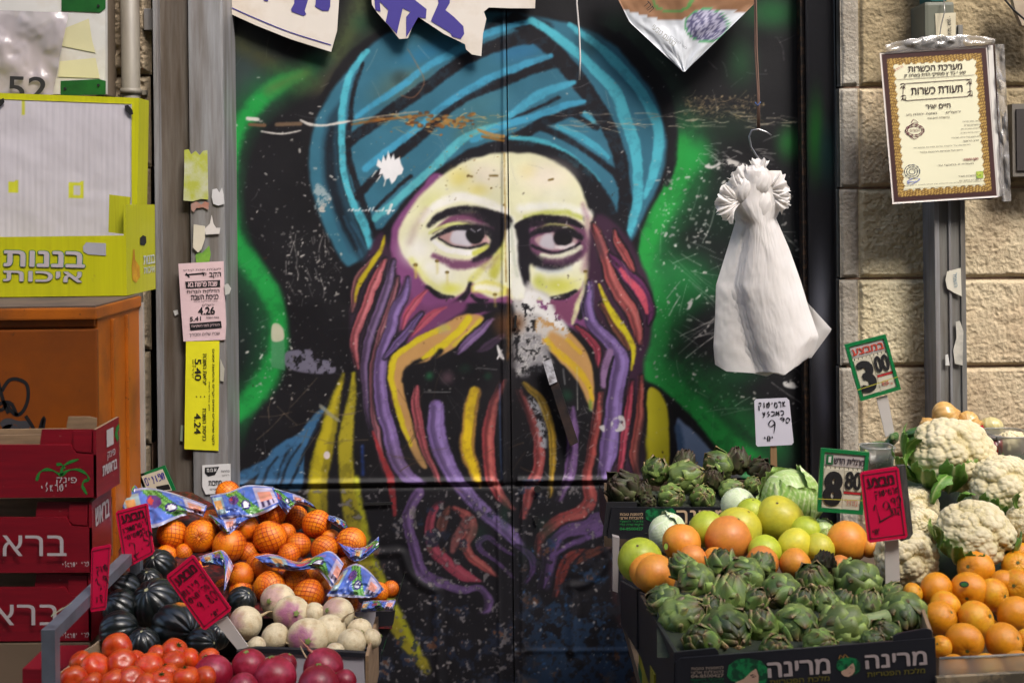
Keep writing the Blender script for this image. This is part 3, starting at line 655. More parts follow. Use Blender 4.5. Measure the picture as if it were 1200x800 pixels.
patch([(372, 215), (388, 232), (380, 250), (371, 252), (367, 230)], (150, 170, 176), 0.48, 2); patch([(372, 246), (382, 236), (388, 232), (382, 246), (375, 251)], (190, 184, 176), 0.4, 1)
for x in range(408, 462, 4): stroke([(x, 247), (x + 2, 243 + rgm.random() * 5)], 0.9, (226, 224, 224), 0.7, 0.9)
stroke([(459, 240), (455, 250)], 1.6, (226, 224, 220), 0.9); stroke([(583, 405), (587, 416), (590, 420)], [1, 2.4, 1], (226, 222, 222), 0.9); stroke([(588, 410), (583, 420)], 1, (220, 216, 216), 0.8)
patch([(918, 447), (930, 448), (932, 455), (920, 453)], (216, 214, 210), 0.35, 1); patch([(826, 196), (846, 186), (870, 192), (858, 200)], (200, 196, 190), 0.45, 1)
stroke([(843, 192), (835, 196), (828, 195)], 1.6, (214, 210, 206), 1)
patch([(800, 360), (812, 350), (808, 362)], (214, 210, 206), 0.4, 1)
stroke([(596, 340), (596, 390), (595, 420)], 1.5, (120, 76, 30), 3, 0.8); stroke([(591, 180), (592, 250), (593, 330)], 0.8, (140, 104, 40), 1.2, 0.8)
stroke([(586, 450), (586, 500), (588, 560)], 1.0, (70, 110, 170), 1.5, 0.5)
blob(652, 470, 14, 26, (34, 32, 36), 0.5)
stroke([(497, 459), (528, 459)], 0.5, (150, 150, 150), 0.7, 0.7); stroke([(582, 433), (560, 431)], 0.6, (130, 128, 128), 0.7, 0.7)
stroke([(676, 430), (677, 480)], 0.7, (190, 188, 180), 0.8, 0.6); stroke([(660, 432), (662, 450)], 0.9, (150, 150, 150), 0.8, 0.6)
g_ = K.mean(-1, keepdims=True); K = g_ + (K - g_) * 0.88; K = np.clip(K, 0, 250)

def sample(px, py):
    x = np.clip(px - CX0, 0, CW - 2); y = np.clip(py - CY0, 0, CH - 2)
    xi = x.astype(int); yi = y.astype(int); fx = (x - xi)[..., None]; fy = (y - yi)[..., None]
    return (K[yi, xi] * (1 - fx) + K[yi, xi + 1] * fx) * (1 - fy) + (K[yi + 1, xi] * (1 - fx) + K[yi + 1, xi + 1] * fx) * fy

def seg_dist(X, Y, pts):
    pts = spline(pts) if len(pts) > 2 else np.asarray(pts, float)
    D = np.full(X.shape, 1e3)
    for (x1, y1), (x2, y2) in zip(pts[:-1], pts[1:]):
        dx, dy = x2 - x1, y2 - y1; ll = dx * dx + dy * dy + 1e-9
        t = np.clip(((X - x1) * dx + (Y - y1) * dy) / ll, 0, 1)
        D = np.minimum(D, np.hypot(X - x1 - t * dx, Y - y1 - t * dy))
    return D
DOOR_D = 3.70
door_mat, nt, bs = node_mat('sprayed_steel_paint')
N = nt.nodes
at = N.new('ShaderNodeAttribute'); at.attribute_name = 'Col'
tc = N.new('ShaderNodeTexCoord')
n1 = N.new('ShaderNodeTexNoise'); n1.inputs['Scale'].default_value = 45; n1.inputs['Detail'].default_value = 8; n1.inputs['Roughness'].default_value = 0.7
nt.links.new(tc.outputs['Object'], n1.inputs['Vector'])
mr = N.new('ShaderNodeMapRange'); mr.inputs['From Min'].default_value = 0.66; mr.inputs['From Max'].default_value = 0.72; mr.inputs['To Max'].default_value = 0.35
nt.links.new(n1.outputs['Fac'], mr.inputs['Value'])
mx = N.new('ShaderNodeMix'); mx.data_type = 'RGBA'; mx.inputs['B'].default_value = L(120, 112, 106)
nt.links.new(mr.outputs[0], mx.inputs['Factor']); nt.links.new(at.outputs['Color'], mx.inputs['A'])
n2 = N.new('ShaderNodeTexNoise'); n2.inputs['Scale'].default_value = 7; n2.inputs['Detail'].default_value = 5
nt.links.new(tc.outputs['Object'], n2.inputs['Vector'])
mv = N.new('ShaderNodeMapRange'); mv.inputs['To Min'].default_value = 0.86; mv.inputs['To Max'].default_value = 1.14; mv.inputs['From Min'].default_value = 0.3; mv.inputs['From Max'].default_value = 0.7
nt.links.new(n2.outputs['Fac'], mv.inputs['Value'])
sc_ = N.new('ShaderNodeVectorMath'); sc_.operation = 'SCALE'
nt.links.new(mx.outputs['Result'], sc_.inputs[0]); nt.links.new(mv.outputs[0], sc_.inputs['Scale'])
nt.links.new(sc_.outputs[0], bs.inputs['Base Color'])
bp = N.new('ShaderNodeBump'); bp.inputs['Strength'].default_value = 0.25; bp.inputs['Distance'].default_value = 0.002
nt.links.new(n1.outputs['Fac'], bp.inputs['Height']); nt.links.new(bp.outputs[0], bs.inputs['Normal'])
rr_ = N.new('ShaderNodeMapRange'); rr_.inputs['To Min'].default_value = 0.48; rr_.inputs['To Max'].default_value = 0.7
nt.links.new(n2.outputs['Fac'], rr_.inputs['Value']); nt.links.new(rr_.outputs[0], bs.inputs['Roughness'])
bs.inputs['Specular IOR Level'].default_value = 0.3

door = thing('metal_door', 'black steel double door spray painted with a turbaned bearded man', 'door', (0, DOOR_D - WALL_D, 0.0))
STEP = M(1.12, DOOR_D)
xs_l = P(258, 400, DOOR_D).x; xs_s = P(598, 400, DOOR_D).x; xs_r = P(944, 400, DOOR_D).x
z_top = P(600, -38, DOOR_D).z; z_bot = P(600, 838, DOOR_D).z
PAINT_GAIN = 1.0
for name, xa, xb, side in (('door_leaf', xs_l, xs_s - 0.0015, -1), ('door_leaf', xs_s + 0.0015, xs_r, 1)):
    nx = int((xb - xa) / STEP) + 1; nz = int((z_top - z_bot) / STEP) + 1
    Z, X = np.meshgrid(np.linspace(z_top, z_bot, nz), np.linspace(xa, xb, nx), indexing='ij')
    Y = np.full(X.shape, DOOR_D - WALL_D)
    px, py = to_px(X, Y, Z)
    rel = np.zeros(X.shape)                       # millimetres towards the viewer
    ledge = (565 - (px - 400) * 0.012)
    rel += 9 * np.exp(-((py - ledge) / 3.2) ** 2) * ((px < 580) if side < 0 else (px > 606)) - 5 * np.exp(-((py - ledge - 6) / 3) ** 2)
    if side < 0:
        rel += 6 * np.exp(-(np.minimum(np.abs(px - 590), 40) / 2.0) ** 2) * (py < 566)
        rel += 5 * np.exp(-((px - 583 - (py - 560) * 0.012) / 2.2) ** 2) * (py > 562)
        panel = [(380, 650), (446, 648), (468, 647), (474, 655), (480, 670), (494, 684), (511, 692)]
        down = [(512, 692), (516, 850)]
    else:
        panel = [(760, 640), (716, 642), (712, 656), (700, 672), (686, 684), (670, 687)]
        down = [(671, 687), (671, 764)]
        rel += 4 * np.exp(-((px - 612) / 2.2) ** 2) * (py > 566) * (py < 800)
    D1 = np.minimum(seg_dist(px, py, panel), seg_dist(px, py, down))
    rel += 5 * np.exp(-(D1 / 4.5) ** 2) - 1.5 * np.exp(-((D1 - 9) / 4) ** 2)
    if side > 0: rel += 3 * np.exp(-((py - 762) / 3) ** 2) * (px > 600)
    rel += (smooth_noise(X.shape, 9, 40 + side, 3, 0.45) - 0.5) * 9          # dents
    Y = Y - rel / 1000.0
    cols = lin(sample(px, py)) * 0.8 * PAINT_GAIN
    gridmesh(name, np.stack([X, Y, Z], -1), door_mat, door, cols=cols, thick=0.04, flip=True)
steel_dark = mat('dark_steel', (30, 28, 32), 0.45, rgb2=(70, 52, 44), scale2=20, thr=0.62, bump=0.2)
hole = mat('dark_recess', (10, 9, 10), 0.9, var=0)
# latch bar, lock plate, letter slot, bolt hole
b = prism('latch_bar', [(638, 430), (647, 426), (678, 518), (668, 523)], DOOR_D - 0.03, 0.012, steel_dark, door)
b = prism('latch_bar_end', [(636, 424), (646, 421), (653, 447), (644, 451)], DOOR_D - 0.036, 0.006, mat('chipped_white', (200, 200, 208), 0.5, rgb2=(70, 60, 56), scale2=60, thr=0.58), door)
prism('keyhole', [(603, 369), (606, 370), (605, 378), (606, 384), (602, 384), (603, 377)], DOOR_D - 0.012, 0.004, hole, door)
prism('slot', [(427, 589), (460, 588), (460, 591), (427, 592)], DOOR_D - 0.010, 0.004, hole, door)
prism('bolt_hole', [(630 + 4.3 * math.cos(t), 573 + 4.3 * math.sin(t)) for t in np.linspace(0, 6.28, 14, endpoint=False)], DOOR_D - 0.014, 0.004, hole, door)
prism('bolt_slot', [(626, 605), (630, 605), (630, 614), (627, 614)], DOOR_D - 0.010, 0.004, hole, door)
del XX, YY, WARPX, WARPY, nA, nB, nC, nD
# ------------------------------------------------------------------ ground, building wall, added shade walls
pave = mat('stone_paving', (120, 112, 104), 0.8, rgb2=(88, 82, 78), scale2=1.5, bump=0.4, bscale=30)
g = mesh('ground', [(-30, -30, 0), (30, -30, 0), (30, 6, 0), (-30, 6, 0)], [[0, 1, 2, 3]], pave); props(g, kind='structure')
core_m = mat('gap_shade_black', (18, 17, 18), 0.9)  # near-black colour stands in for shade in the gaps around the door
w = box('building_wall', -6, 6, 0.17, 0.6, 0.0, 4.6, core_m, b=0); props(w, kind='structure')
shade_wall_m = mat('shade_wall_plaster', (150, 132, 110), 0.9, rgb2=(110, 95, 80), scale2=1.2)
w = box('added_shade_wall', -9, 3.5, -6.6, -6.2, 0.0, 8.95, shade_wall_m, b=0); props(w, kind='structure')  # unseen wall added behind the camera, tall here to shade the left stall
w = box('added_shade_wall', 3.5, 12, -6.62, -6.21, 0.0, 7.9, shade_wall_m, b=0); props(w, kind='structure')  # added too, stepped lower so more sun reaches the right side

STONE_PAL = dict(pale=(206, 184, 150), warm=(196, 164, 128), brown=(150, 124, 98), grey=(176, 170, 158))
def stone_mat(name, c1, c2, mortar=(150, 96, 76)):
    return mat(name, c1, 0.92, spec=0.2, rgb2=c2, scale2=5, sharp=0.2, var=0.12, vscale=14, bump=0.9, bscale=120, k=0.86, speck=((120, 104, 84), 60, .62, .5))
st_pale = stone_mat('limestone_pale', (212, 200, 168), (188, 172, 138))
st_warm = stone_mat('limestone_warm', (204, 190, 160), (182, 160, 130))
st_brown_shade = stone_mat('limestone_brown_shade', (172, 156, 124), (140, 124, 96))  # brown stone; also puts shadow into the colour of the top course
st_grey = stone_mat('limestone_grey', (178, 172, 160), (142, 132, 118))
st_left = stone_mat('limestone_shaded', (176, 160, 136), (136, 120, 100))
mortar = mat('red_mortar', (176, 142, 118), 0.95, rgb2=(110, 88, 74), scale2=12, bump=0.5)
def stone(parent, x0, x1, y0, y1, d, m, seed, amp=0.016, cells=9, depth=0.1, edge=5.0, px_pitch=1.3, stretch=1.0):
    """rock-faced block: edges at photograph pixels x0..x1, y0..y1 (measured on the wall at distance d)"""
    a, c = P(x0, (y0 + y1) / 2, d), P(x1, (y0 + y1) / 2, d); t, b_ = P((x0 + x1) / 2, y0, d), P((x0 + x1) / 2, y1, d)
    n = max(int((y1 - y0) / px_pitch), 6); m_ = max(int((x1 - x0) / px_pitch), 6)
    Z, X = np.meshgrid(np.linspace(t.z, b_.z, n), np.linspace(a.x, c.x, m_), indexing='ij')
    h = smooth_noise((n, m_), cells, seed, 5, 0.6)
    r = 1 - np.abs(smooth_noise((n, m_), cells * 1.7, seed + 99, 4, 0.6) - 0.5) * 4
    sl = smooth_noise((n, m_), 2.2, seed + 7, 2)
    h = (0.55 * h + 0.25 * r + 0.5 * sl)
    h = (h - h.min()) / (h.max() - h.min() + 1e-6)
    iy = np.minimum(np.arange(n), np.arange(n)[::-1])[:, None] * px_pitch; ix = np.minimum(np.arange(m_), np.arange(m_)[::-1])[None, :] * px_pitch
    wob = smooth_noise((n, m_), 14, seed + 3, 3) * 5
    e = np.clip((np.minimum(iy, ix) - wob * 0.4) / edge, 0, 1); e = e * e * (3 - 2 * e)
    Y = (d - WALL_D) - (h * amp + 0.004) * e
    Y = np.where((iy < 0.5) | (ix < 0.5), d - WALL_D + 0.002, Y)
    return gridmesh('stone_block', np.stack([X, Y, Z], -1), m, parent, thick=depth, flip=True)
wr = thing('stone_wall', 'rock faced limestone wall with smooth grey margin beside the black door jamb', 'wall', (1.0, 0, 0))
xa = P(986, 400, 3.61).x
w_ = box('mortar_bed', P(992, 400, 3.6).x, 3.2, 0.003, 0.165, 0.0, 4.0, mortar, wr, b=0)
rows = [(-60, 102), (102, 220), (220, 326), (326, 429), (429, 534), (534, 640), (640, 760)]
lm = [st_brown_shade, st_warm, st_pale, st_pale, st_warm, st_warm, st_warm]; rm = [st_brown_shade, st_brown_shade, st_warm, st_warm, st_warm, st_warm, st_brown_shade]
for i, (a, b_) in enumerate(rows):
    s = 0.3 * (i % 2)
    stone(wr, 984.5, 1006, a + 1.5, b_ - 1.0, 3.6, st_grey, 200 + i, amp=0.004, cells=10, edge=2)
    stone(wr, 1006, 1094, a + 1.2, b_ - 1.2, 3.6, lm[i], 210 + i, amp=0.010, cells=14, edge=3.2)
    stone(wr, 1096, 1204 + 40, a + 1.0, b_ - 1.4, 3.6, rm[i], 220 + i, amp=0.010, cells=14, edge=3.2)
wl = thing('stone_wall', 'narrow strip of rough limestone between the grey drainpipe and steel post', 'wall', (-1.0, 0, 0))
box('mortar_bed', -3.2, P(176, 400, 3.6).x, 0.012, 0.165, 0.0, 4.0, mortar, wl, b=0)
for i, (a, b_) in enumerate([(-60, 88), (90, 196), (198, 300), (302, 410), (412, 520), (522, 640), (642, 760)]):
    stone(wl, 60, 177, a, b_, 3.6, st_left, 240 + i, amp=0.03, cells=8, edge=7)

# ------------------------------------------------------------------ door jambs
def streak(name, c1, c2, thr=0.5, rough=0.5, metal=0.1, sc=5):
    return mat(name, c1, rough, rgb2=c2, scale2=sc, sharp=0.16, thr=thr, stretch=(9, 9, 0.7), bump=0.15, bscale=20, metal=metal, var=0.14, k=0.8)
gal = streak('galvanised_steel', (150, 150, 152), (118, 112, 108)); gal_b = streak('stained_steel', (112, 104, 96), (78, 64, 50), sc=4)
def wbox(name, px0, px1, d0, d1, m, parent, z0=0.0, z1=3.3, b=0.003):
    return box(name, P(px0, 300, d0).x, P(px1, 300, d0).x, d0 - WALL_D, d1 - WALL_D, z0, z1, m, parent, b)
jl = thing('door_post', 'grey galvanised steel door post stained brown and covered with pasted notices', 'post', (P(222, 400, 3.6).x, 0, 0))
wbox('flange', 182, 188, 3.535, 3.76, gal, jl); wbox('channel', 188.3, 223, 3.56, 3.76, gal_b, jl); wbox('face_plate', 223.3, 264, 3.54, 3.76, gal, jl, b=0.006)
box('hinge_bracket', P(172, 30, 3.6).x, P(182, 30, 3.6).x, -0.03, 0.05, P(175, 37, 3.6).z, P(175, 12, 3.6).z, gal, jl)
jr = thing('door_jamb', 'glossy black door jamb with green overspray beside the pale stone margin', 'door jamb', (P(962, 400, 3.6).x, 0, 0))
n, m_ = 160, 10
X0, X1 = P(947, 300, 3.64).x, P(981.5, 300, 3.64).x
Z, X = np.meshgrid(np.linspace(3.2, 0.0, n), np.linspace(X0, X1, m_), indexing='ij'); Y = np.full(X.shape, 3.64 - WALL_D)
px, py = to_px(X, Y, Z)
c = np.zeros(X.shape + (3,)); c[:] = (22, 22, 26)
def cb(c, px, py, cx, cy, rx, ry, col, a=1):
    r = np.hypot((px - cx) / rx, (py - cy) / ry); w_ = (np.clip(1 - r, 0, 1) ** 2 * (1 + 2 * np.clip(r, 0, 1)) * a)[..., None]
    return c * (1 - w_) + np.array(col) * w_
c = cb(c, px, py, 956, 160, 16, 80, (20, 74, 26)); c = cb(c, px, py, 972, 180, 20, 60, (18, 44, 44)); c = cb(c, px, py, 962, 370, 18, 120, (92, 94, 104), 0.9); c = cb(c, px, py, 968, 470, 16, 60, (60, 60, 72), 0.7)  # green overspray, then grey blobs that paint the lit stretch lower down
gridmesh('face', np.stack([X, Y, Z], -1), mat('black_gloss_paint', (20, 20, 22), 0.3, attr=True, bump=0.15, bscale=40), jr, cols=lin(c) * 0.8, thick=0.1, flip=True)
wbox('edge_strip', 941, 946.6, 3.655, 3.76, mat('worn_edge', (34, 28, 26), 0.5, rgb2=(110, 78, 52), scale2=30, thr=0.62, stretch=(1, 1, 3)), jr)
lt = thing('door_lintel', 'dark steel lintel running above the painted double door', 'lintel', (0, 0, P(600, -30, 3.6).z))
box('lintel', P(262, 0, 3.6).x, P(944, 0, 3.6).x, 0.075, 0.16, P(600, -30, 3.6).z, P(600, -30, 3.6).z + 0.2, steel_dark, lt)

# ------------------------------------------------------------------ lettering
def heb(s): return s[::-1]
_ink = {}
def ink(rgb):
    if rgb not in _ink: _ink[rgb] = mat('ink_%d_%d_%d' % rgb, rgb, 0.6, var=0.05)
    return _ink[rgb]
BLK = (22, 20, 24)
from mathutils.geometry import tessellate_polygon
def glyphs(s, shear):
    """outlines of a line of type, every outline (with its holes) filled on its own so that overlapping strokes do not clash"""
    cu = bpy.data.curves.new('lettering', 'FONT'); cu.body = s; cu.size = 1.0; cu.shear = shear
    ob = bpy.data.objects.new('lettering_source', cu); COL.objects.link(ob)
    c2 = ob.to_curve(bpy.context.evaluated_depsgraph_get()); loops = []
    for sp in c2.splines:
        q = []; bp_ = sp.bezier_points; m_ = len(bp_)
        for i in range(m_):
            p0, p3 = bp_[i], bp_[(i + 1) % m_]; p1, p2 = p0.handle_right, p3.handle_left
            k = 1 if (p1 - p0.co).cross(p3.co - p0.co).length < 1e-5 and (p2 - p0.co).cross(p3.co - p0.co).length < 1e-5 else 4
            for j in range(k):
                t = j / k; q.append(p0.co * (1 - t) ** 3 + p1 * 3 * t * (1 - t) ** 2 + p2 * 3 * t * t * (1 - t) + p3.co * t ** 3)
        if len(q) > 2: loops.append(np.array([(v.x, v.y) for v in q]))
    bpy.data.objects.remove(ob); bpy.data.curves.remove(cu)
    if not loops: return np.zeros((0, 3)), []
    area = [0.5 * float(np.sum(l[:, 0] * np.roll(l[:, 1], -1) - np.roll(l[:, 0], -1) * l[:, 1])) for l in loops]
    sg = 1 if area[int(np.argmax(np.abs(area)))] > 0 else -1
    outer = [i for i, a in enumerate(area) if a * sg > 0]; holes = {i: [] for i in outer}
    for i, a in enumerate(area):
        if a * sg < 0:
            c = loops[i].mean(0); best = [o for o in outer if (loops[o].min(0) <= c).all() and (loops[o].max(0) >= c).all()]
            if best: holes[min(best, key=lambda o: abs(area[o]))].append(i)
    V, F = [], []
    for z, o in enumerate(outer):
        ls = [loops[o]] + [loops[h] for h in holes[o]]; b0 = len(V)
        for l in ls: V += [(x, y, (z % 3) * 2e-5) for x, y in l]
        for t in tessellate_polygon([[Vector((x, y, 0)) for x, y in l] for l in ls]):
            p = [V[b0 + i] for i in t]; cr = (p[1][0] - p[0][0]) * (p[2][1] - p[0][1]) - (p[2][0] - p[0][0]) * (p[1][1] - p[0][1])
            F.append([b0 + i for i in (t if cr > 0 else t[::-1])])
    return np.array(V), F
def text_on(name, s, c, ux, uy, w, h, rgb, parent, bold=0.0, shear=0.0, font_ext=0.0004, m=None):
    """lettering fitted into a w x h box centred at c on the plane spanned by unit vectors ux, uy (metres)"""
    co, F0_ = glyphs(s, shear); n = len(co)
    if n == 0: print('EMPTY TEXT', s); return None
    lo, hi = co.min(0), co.max(0)
    u = (co[:, 0] - (lo[0] + hi[0]) / 2) / (hi[0] - lo[0] + 1e-6) * w; v = (co[:, 1] - (lo[1] + hi[1]) / 2) / (hi[1] - lo[1] + 1e-6) * h
    W = np.array(c)[None] + u[:, None] * np.array(ux) + v[:, None] * np.array(uy)
    W = W - np.array(ORI[parent])
    W = W + np.cross(np.array(ux), np.array(uy)) * co[:, 2:3]; F = F0_
    if bold:
        k = bold * h / max(hi[1] - lo[1], .3); nrm = np.cross(np.array(ux), np.array(uy)); WW = []; FF = []
        for i, (a, b_) in enumerate(((0, 0), (1, 0), (-1, 0), (0, .7), (0, -.7), (.7, .5), (-.7, .5), (.7, -.5), (-.7, -.5))):
            WW.append(W + np.array(ux) * a * k + np.array(uy) * b_ * k + nrm * i * 6e-5); FF += [[q + i * n for q in f] for f in F]
        W = np.concatenate(WW); F = FF
    me = bpy.data.meshes.new(name); me.from_pydata(W.tolist(), [], F); me.update()
    return finish(name, me, m or ink(rgb), parent, None)
def text_px(name, s, cx, cy, w, h, d, rgb, parent, rot=0.0, bold=0.0, shear=0.0):
    """same, sized and placed by photograph pixels on an upright plane at distance d; rot in degrees counter-clockwise"""
    r = math.radians(rot) - ROLL * 0
    c = P(cx, cy, d)
    ux = (P(cx + math.cos(r), cy - math.sin(r), d) - c).normalized(); uy = (P(cx - math.sin(r), cy - math.cos(r), d) - c).normalized()
    return text_on(name, s, c, ux, uy, M(w, d), M(h, d), rgb, parent, bold, shear)
def ribbon(name, strokes, w, d, rgb, parent, m=None, taper=True, sm=True):
    """flat pen or brush strokes given as pixel polylines on the plane at distance d (number or function)"""
    V = []; F = []
    dd = d if callable(d) else (lambda x, y: d)
    for q in strokes:
        q = np.asarray(q, float); s = spline(q, False, 5) if (sm and len(q) > 2) else q
        n = len(s); b0 = len(V)
        for i in range(n):
            t = s[min(i + 1, n - 1)] - s[max(i - 1, 0)]; t = t / (np.hypot(*t) + 1e-6)
            ww = w * (0.75 + 0.35 * math.sin(i * 0.7)) if taper else w
            a = s[i] + np.array([-t[1], t[0]]) * ww / 2; b_ = s[i] - np.array([-t[1], t[0]]) * ww / 2
            V += [tuple(P(a[0], a[1], dd(*a))), tuple(P(b_[0], b_[1], dd(*b_)))]
        F += [[b0 + 2 * i, b0 + 2 * i + 1, b0 + 2 * i + 3, b0 + 2 * i + 2] for i in range(n - 1)]
    return mesh(name, V, F, m or ink(rgb), parent)
# pen forms of digits and cursive letters in a unit box (x right, y down)
HW = {
 '0': [[(.5, 0), (.1, .4), (.3, 1), (.8, .8), (.9, .3), (.5, 0)]], '1': [[(.2, .3), (.6, 0), (.5, 1)]],
 '2': [[(.1, .2), (.5, 0), (.9, .3), (.4, .7), (.1, 1), (.9, .95)]], '3': [[(.1, .1), (.8, .05), (.4, .42), (.9, .7), (.5, 1), (.1, .9)]],
 '8': [[(.8, .15), (.4, 0), (.2, .3), (.7, .6), (.7, .95), (.3, .95), (.3, .6), (.8, .15)]], '9': [[(.8, .3), (.4, .5), (.15, .25), (.5, 0), (.85, .25), (.7, 1)]],
 '5': [[(.8, 0), (.2, .05), (.2, .45), (.8, .5), (.8, .9), (.1, 1)]], '4': [[(.6, 0), (.1, .6), (.9, .6)], [(.6, .3), (.6, 1)]],
 '.': [[(.4, .9), (.5, 1)]], '-': [[(.1, .5), (.9, .5)]], ' ': [],
 'א': [[(.8, .1), (.3, .5), (.8, .9)], [(.15, .1), (.2, .9)]], 'ב': [[(.1, .15), (.8, .2), (.7, .8), (.05, .9)]], 'ג': [[(.4, .1), (.8, .3), (.3, .6), (.1, 1)]],
 'ה': [[(.1, .15), (.8, .15), (.8, .95)], [(.25, .5), (.2, .9)]], 'ו': [[(.5, .1), (.5, .95)]], 'ז': [[(.4, .1), (.7, .5), (.4, 1)]], 'ח': [[(.15, .95), (.2, .15), (.8, .2), (.8, .95)]],
 'ט': [[(.2, .1), (.1, .8), (.6, .95), (.85, .5), (.5, .2)]], 'י': [[(.5, .1), (.5, .45)]], 'ל': [[(.7, -.3), (.3, .2), (.7, .5), (.3, .95)]], 'מ': [[(.05, .95), (.3, .15), (.5, .7), (.8, .1), (.85, .95)]],
 'נ': [[(.6, .1), (.7, .9), (.2, .95)]], 'ס': [[(.5, .1), (.1, .5), (.5, .95), (.9, .5), (.5, .1)]], 'ע': [[(.2, .1), (.5, .7)], [(.8, .1), (.5, .8), (.1, 1)]], 'פ': [[(.3, .5), (.2, .15), (.8, .15), (.85, .8), (.1, .95)]],
 'צ': [[(.7, .1), (.2, .4), (.7, .6), (.2, 1)]], 'ק': [[(.1, .15), (.85, .2), (.6, .7)], [(.2, .5), (.15, 1.3)]], 'ר': [[(.1, .15), (.7, .2), (.7, .95)]], 'ש': [[(.1, .2), (.3, .9), (.8, .8), (.85, .1), (.5, .2), (.55, .55)]],
 'ת': [[(.2, .95), (.35, .15), (.85, .2), (.8, .95)]], 'ם': [[(.1, .1), (.85, .15), (.8, .95), (.2, .9), (.2, .2)]], 'ן': [[(.5, .1), (.45, 1.3)]], 'ך': [[(.1, .15), (.7, .2), (.65, 1.3)]],
}
def hand(name, s, x0, y0, x1, y1, hgt, d, rgb, parent, w=1.3, slant=0.0, seed=0):
    """handwriting from (x0,y0) to (x1,y1) along the baseline top, letters hgt pixels tall; s is in visual left to right order"""
    rg = random.Random(seed or len(s) * 7 + int(x0)); st = []
    n = max(len(s), 1); ux = ((x1 - x0) / n, (y1 - y0) / n); l = math.hypot(*ux) or 1; nx = (-ux[1] / l, ux[0] / l)
    for i, ch in enumerate(s):
        for q in HW.get(ch, [[(.2, .2), (.8, .8)]]):
            st.append([(x0 + ux[0] * (i + 0.08 + 0.84 * a - slant * (b_ - .5)) + nx[0] * b_ * hgt + rg.uniform(-.3, .3), y0 + ux[1] * (i + 0.08 + 0.84 * a) + nx[1] * b_ * hgt + rg.uniform(-.3, .3)) for a, b_ in q])
    return ribbon(name, st, w, d, rgb, parent)

# ------------------------------------------------------------------ papers on the post and the wall
paper_mats = {}
def sheet(name, pts, d, rgb, label=None, cat='poster', parent=None, thick=0.0012, mm=None, rgb2=None):
    m = mm or mat(name + '_paper', rgb, 0.75, rgb2=rgb2, scale2=18, thr=0.58, var=0.06, vscale=18, bump=0.25, bscale=25)
    o = prism(name, pts, d, thick, m, parent)
    if parent is None:
        props(o, label, cat)
    return o
def sheet_thing(name, pts, d, rgb, label, cat='poster', **k):
    c = np.mean(np.array(pts), 0); t = thing(name, label, cat, P(c[0], c[1], d))
    sheet('sheet', pts, d, rgb, parent=t, **k)
    return t
PD_ = 3.535
t = sheet_thing('shabbat_times_notice', [(209, 309), (262, 306), (263, 340), (265, 380), (264, 398), (215, 400), (212, 360)], PD_, (226, 196, 200), 'pale pink printed notice of Shabbat candle times pasted on the grey post', thick=0.0015)
d_ = PD_ - 0.0012
text_px('small_print', heb('לקבלת שבת קודש'), 237, 316, 44, 3, d_, BLK, t, 2); text_px('heading', heb('הקב"י'), 250, 322.5, 18, 7, d_, BLK, t, 2, bold=0.01)
ribbon('emblem', [[(217, 322), (240, 320)], [(218, 320), (222, 325)], [(237, 319), (239, 323)]], 1.8, d_, BLK, t)
sheet('black_band', [(217, 330), (258, 328), (258, 336), (218, 338)], d_, BLK, parent=t, thick=0.0003, mm=ink(BLK))
text_px('band_lettering', heb('שבת פרשת בא'), 237.5, 333, 34, 5.5, d_ - .0006, (226, 196, 200), t, 2, bold=0.02)
text_px('line', heb('הדלקת הנרות'), 238, 341.5, 38, 5.5, d_, BLK, t, 2, bold=0.01); text_px('line', heb('כניסת השבת'), 240, 348, 32, 5.5, d_, BLK, t, 2, bold=0.01)
text_px('line', heb('זמני הדלקת נרות'), 241, 353, 28, 2, d_, BLK, t, 2)
text_px('line', heb('ירושלים'), 244, 357, 14, 3.2, d_, BLK, t, 2); text_px('digits', '4.26', 242, 364, 19, 8.5, d_, BLK, t, 2, bold=0.03)
text_px('digits', '5.41', 229, 373.5, 13, 5, d_, BLK, t, 2, bold=0.02); text_px('line', heb('צאת השבת'), 249, 372, 15, 2.4, d_, BLK, t, 2)
sheet('black_band', [(222, 379), (259, 376), (260, 384), (223, 387)], d_, BLK, parent=t, thick=0.0003, mm=ink(BLK))
text_px('band_lettering', heb('להדליק לפני השקיעה'), 241, 381.5, 33, 4, d_ - .0006, (226, 196, 200), t, 2.5)
text_px('line', heb('שבת שלום ומבורך'), 240, 391.5, 36, 5, d_, BLK, t, 3, shear=0.2)
t = sheet_thing('shabbat_times_strip', [(218, 400), (257, 399.5), (256, 528), (216, 526)], PD_ + .0005, (232, 226, 20), 'bright yellow upright paper strip of Shabbat times pasted below the pink notice', thick=0.0015)
d_ = PD_ - 0.0007
for s, cx, cy, w, h, b_ in ((' 5.40', 232, 433, 25, 7.5, .02), ('4.24', 231.5, 496, 24, 7.5, .02), (heb('יציאת השבת'), 240, 432, 36, 4, .005), (heb('כניסת השבת'), 239.5, 497, 38, 4, .005), (heb('לקט שיעורים אחים יקרים והסעות זמנים'), 250, 465, 112, 3.6, 0.005), (heb('זמן מפי רשת'), 245, 464, 34, 2.2, 0), (heb('קידוש'), 226, 432, 22, 2, 0)):
    text_px('line', s, cx, cy, w, h, d_, BLK, t, -90, bold=b_)
for y in (464.5,): ribbon('dots', [[(229.5, y), (231, y)], [(234.5, y), (236, y)], [(239, y), (240.5, y)]], 1.2, d_, BLK, t, taper=False)
t = sheet_thing('white_sticker', [(237, 545), (270, 543), (270.5, 577), (241, 579), (237, 570)], PD_, (226, 224, 224), 'small white sticker with black print at the foot of the grey post', cat='sticker', thick=0.001)
d_ = PD_ - 0.0009
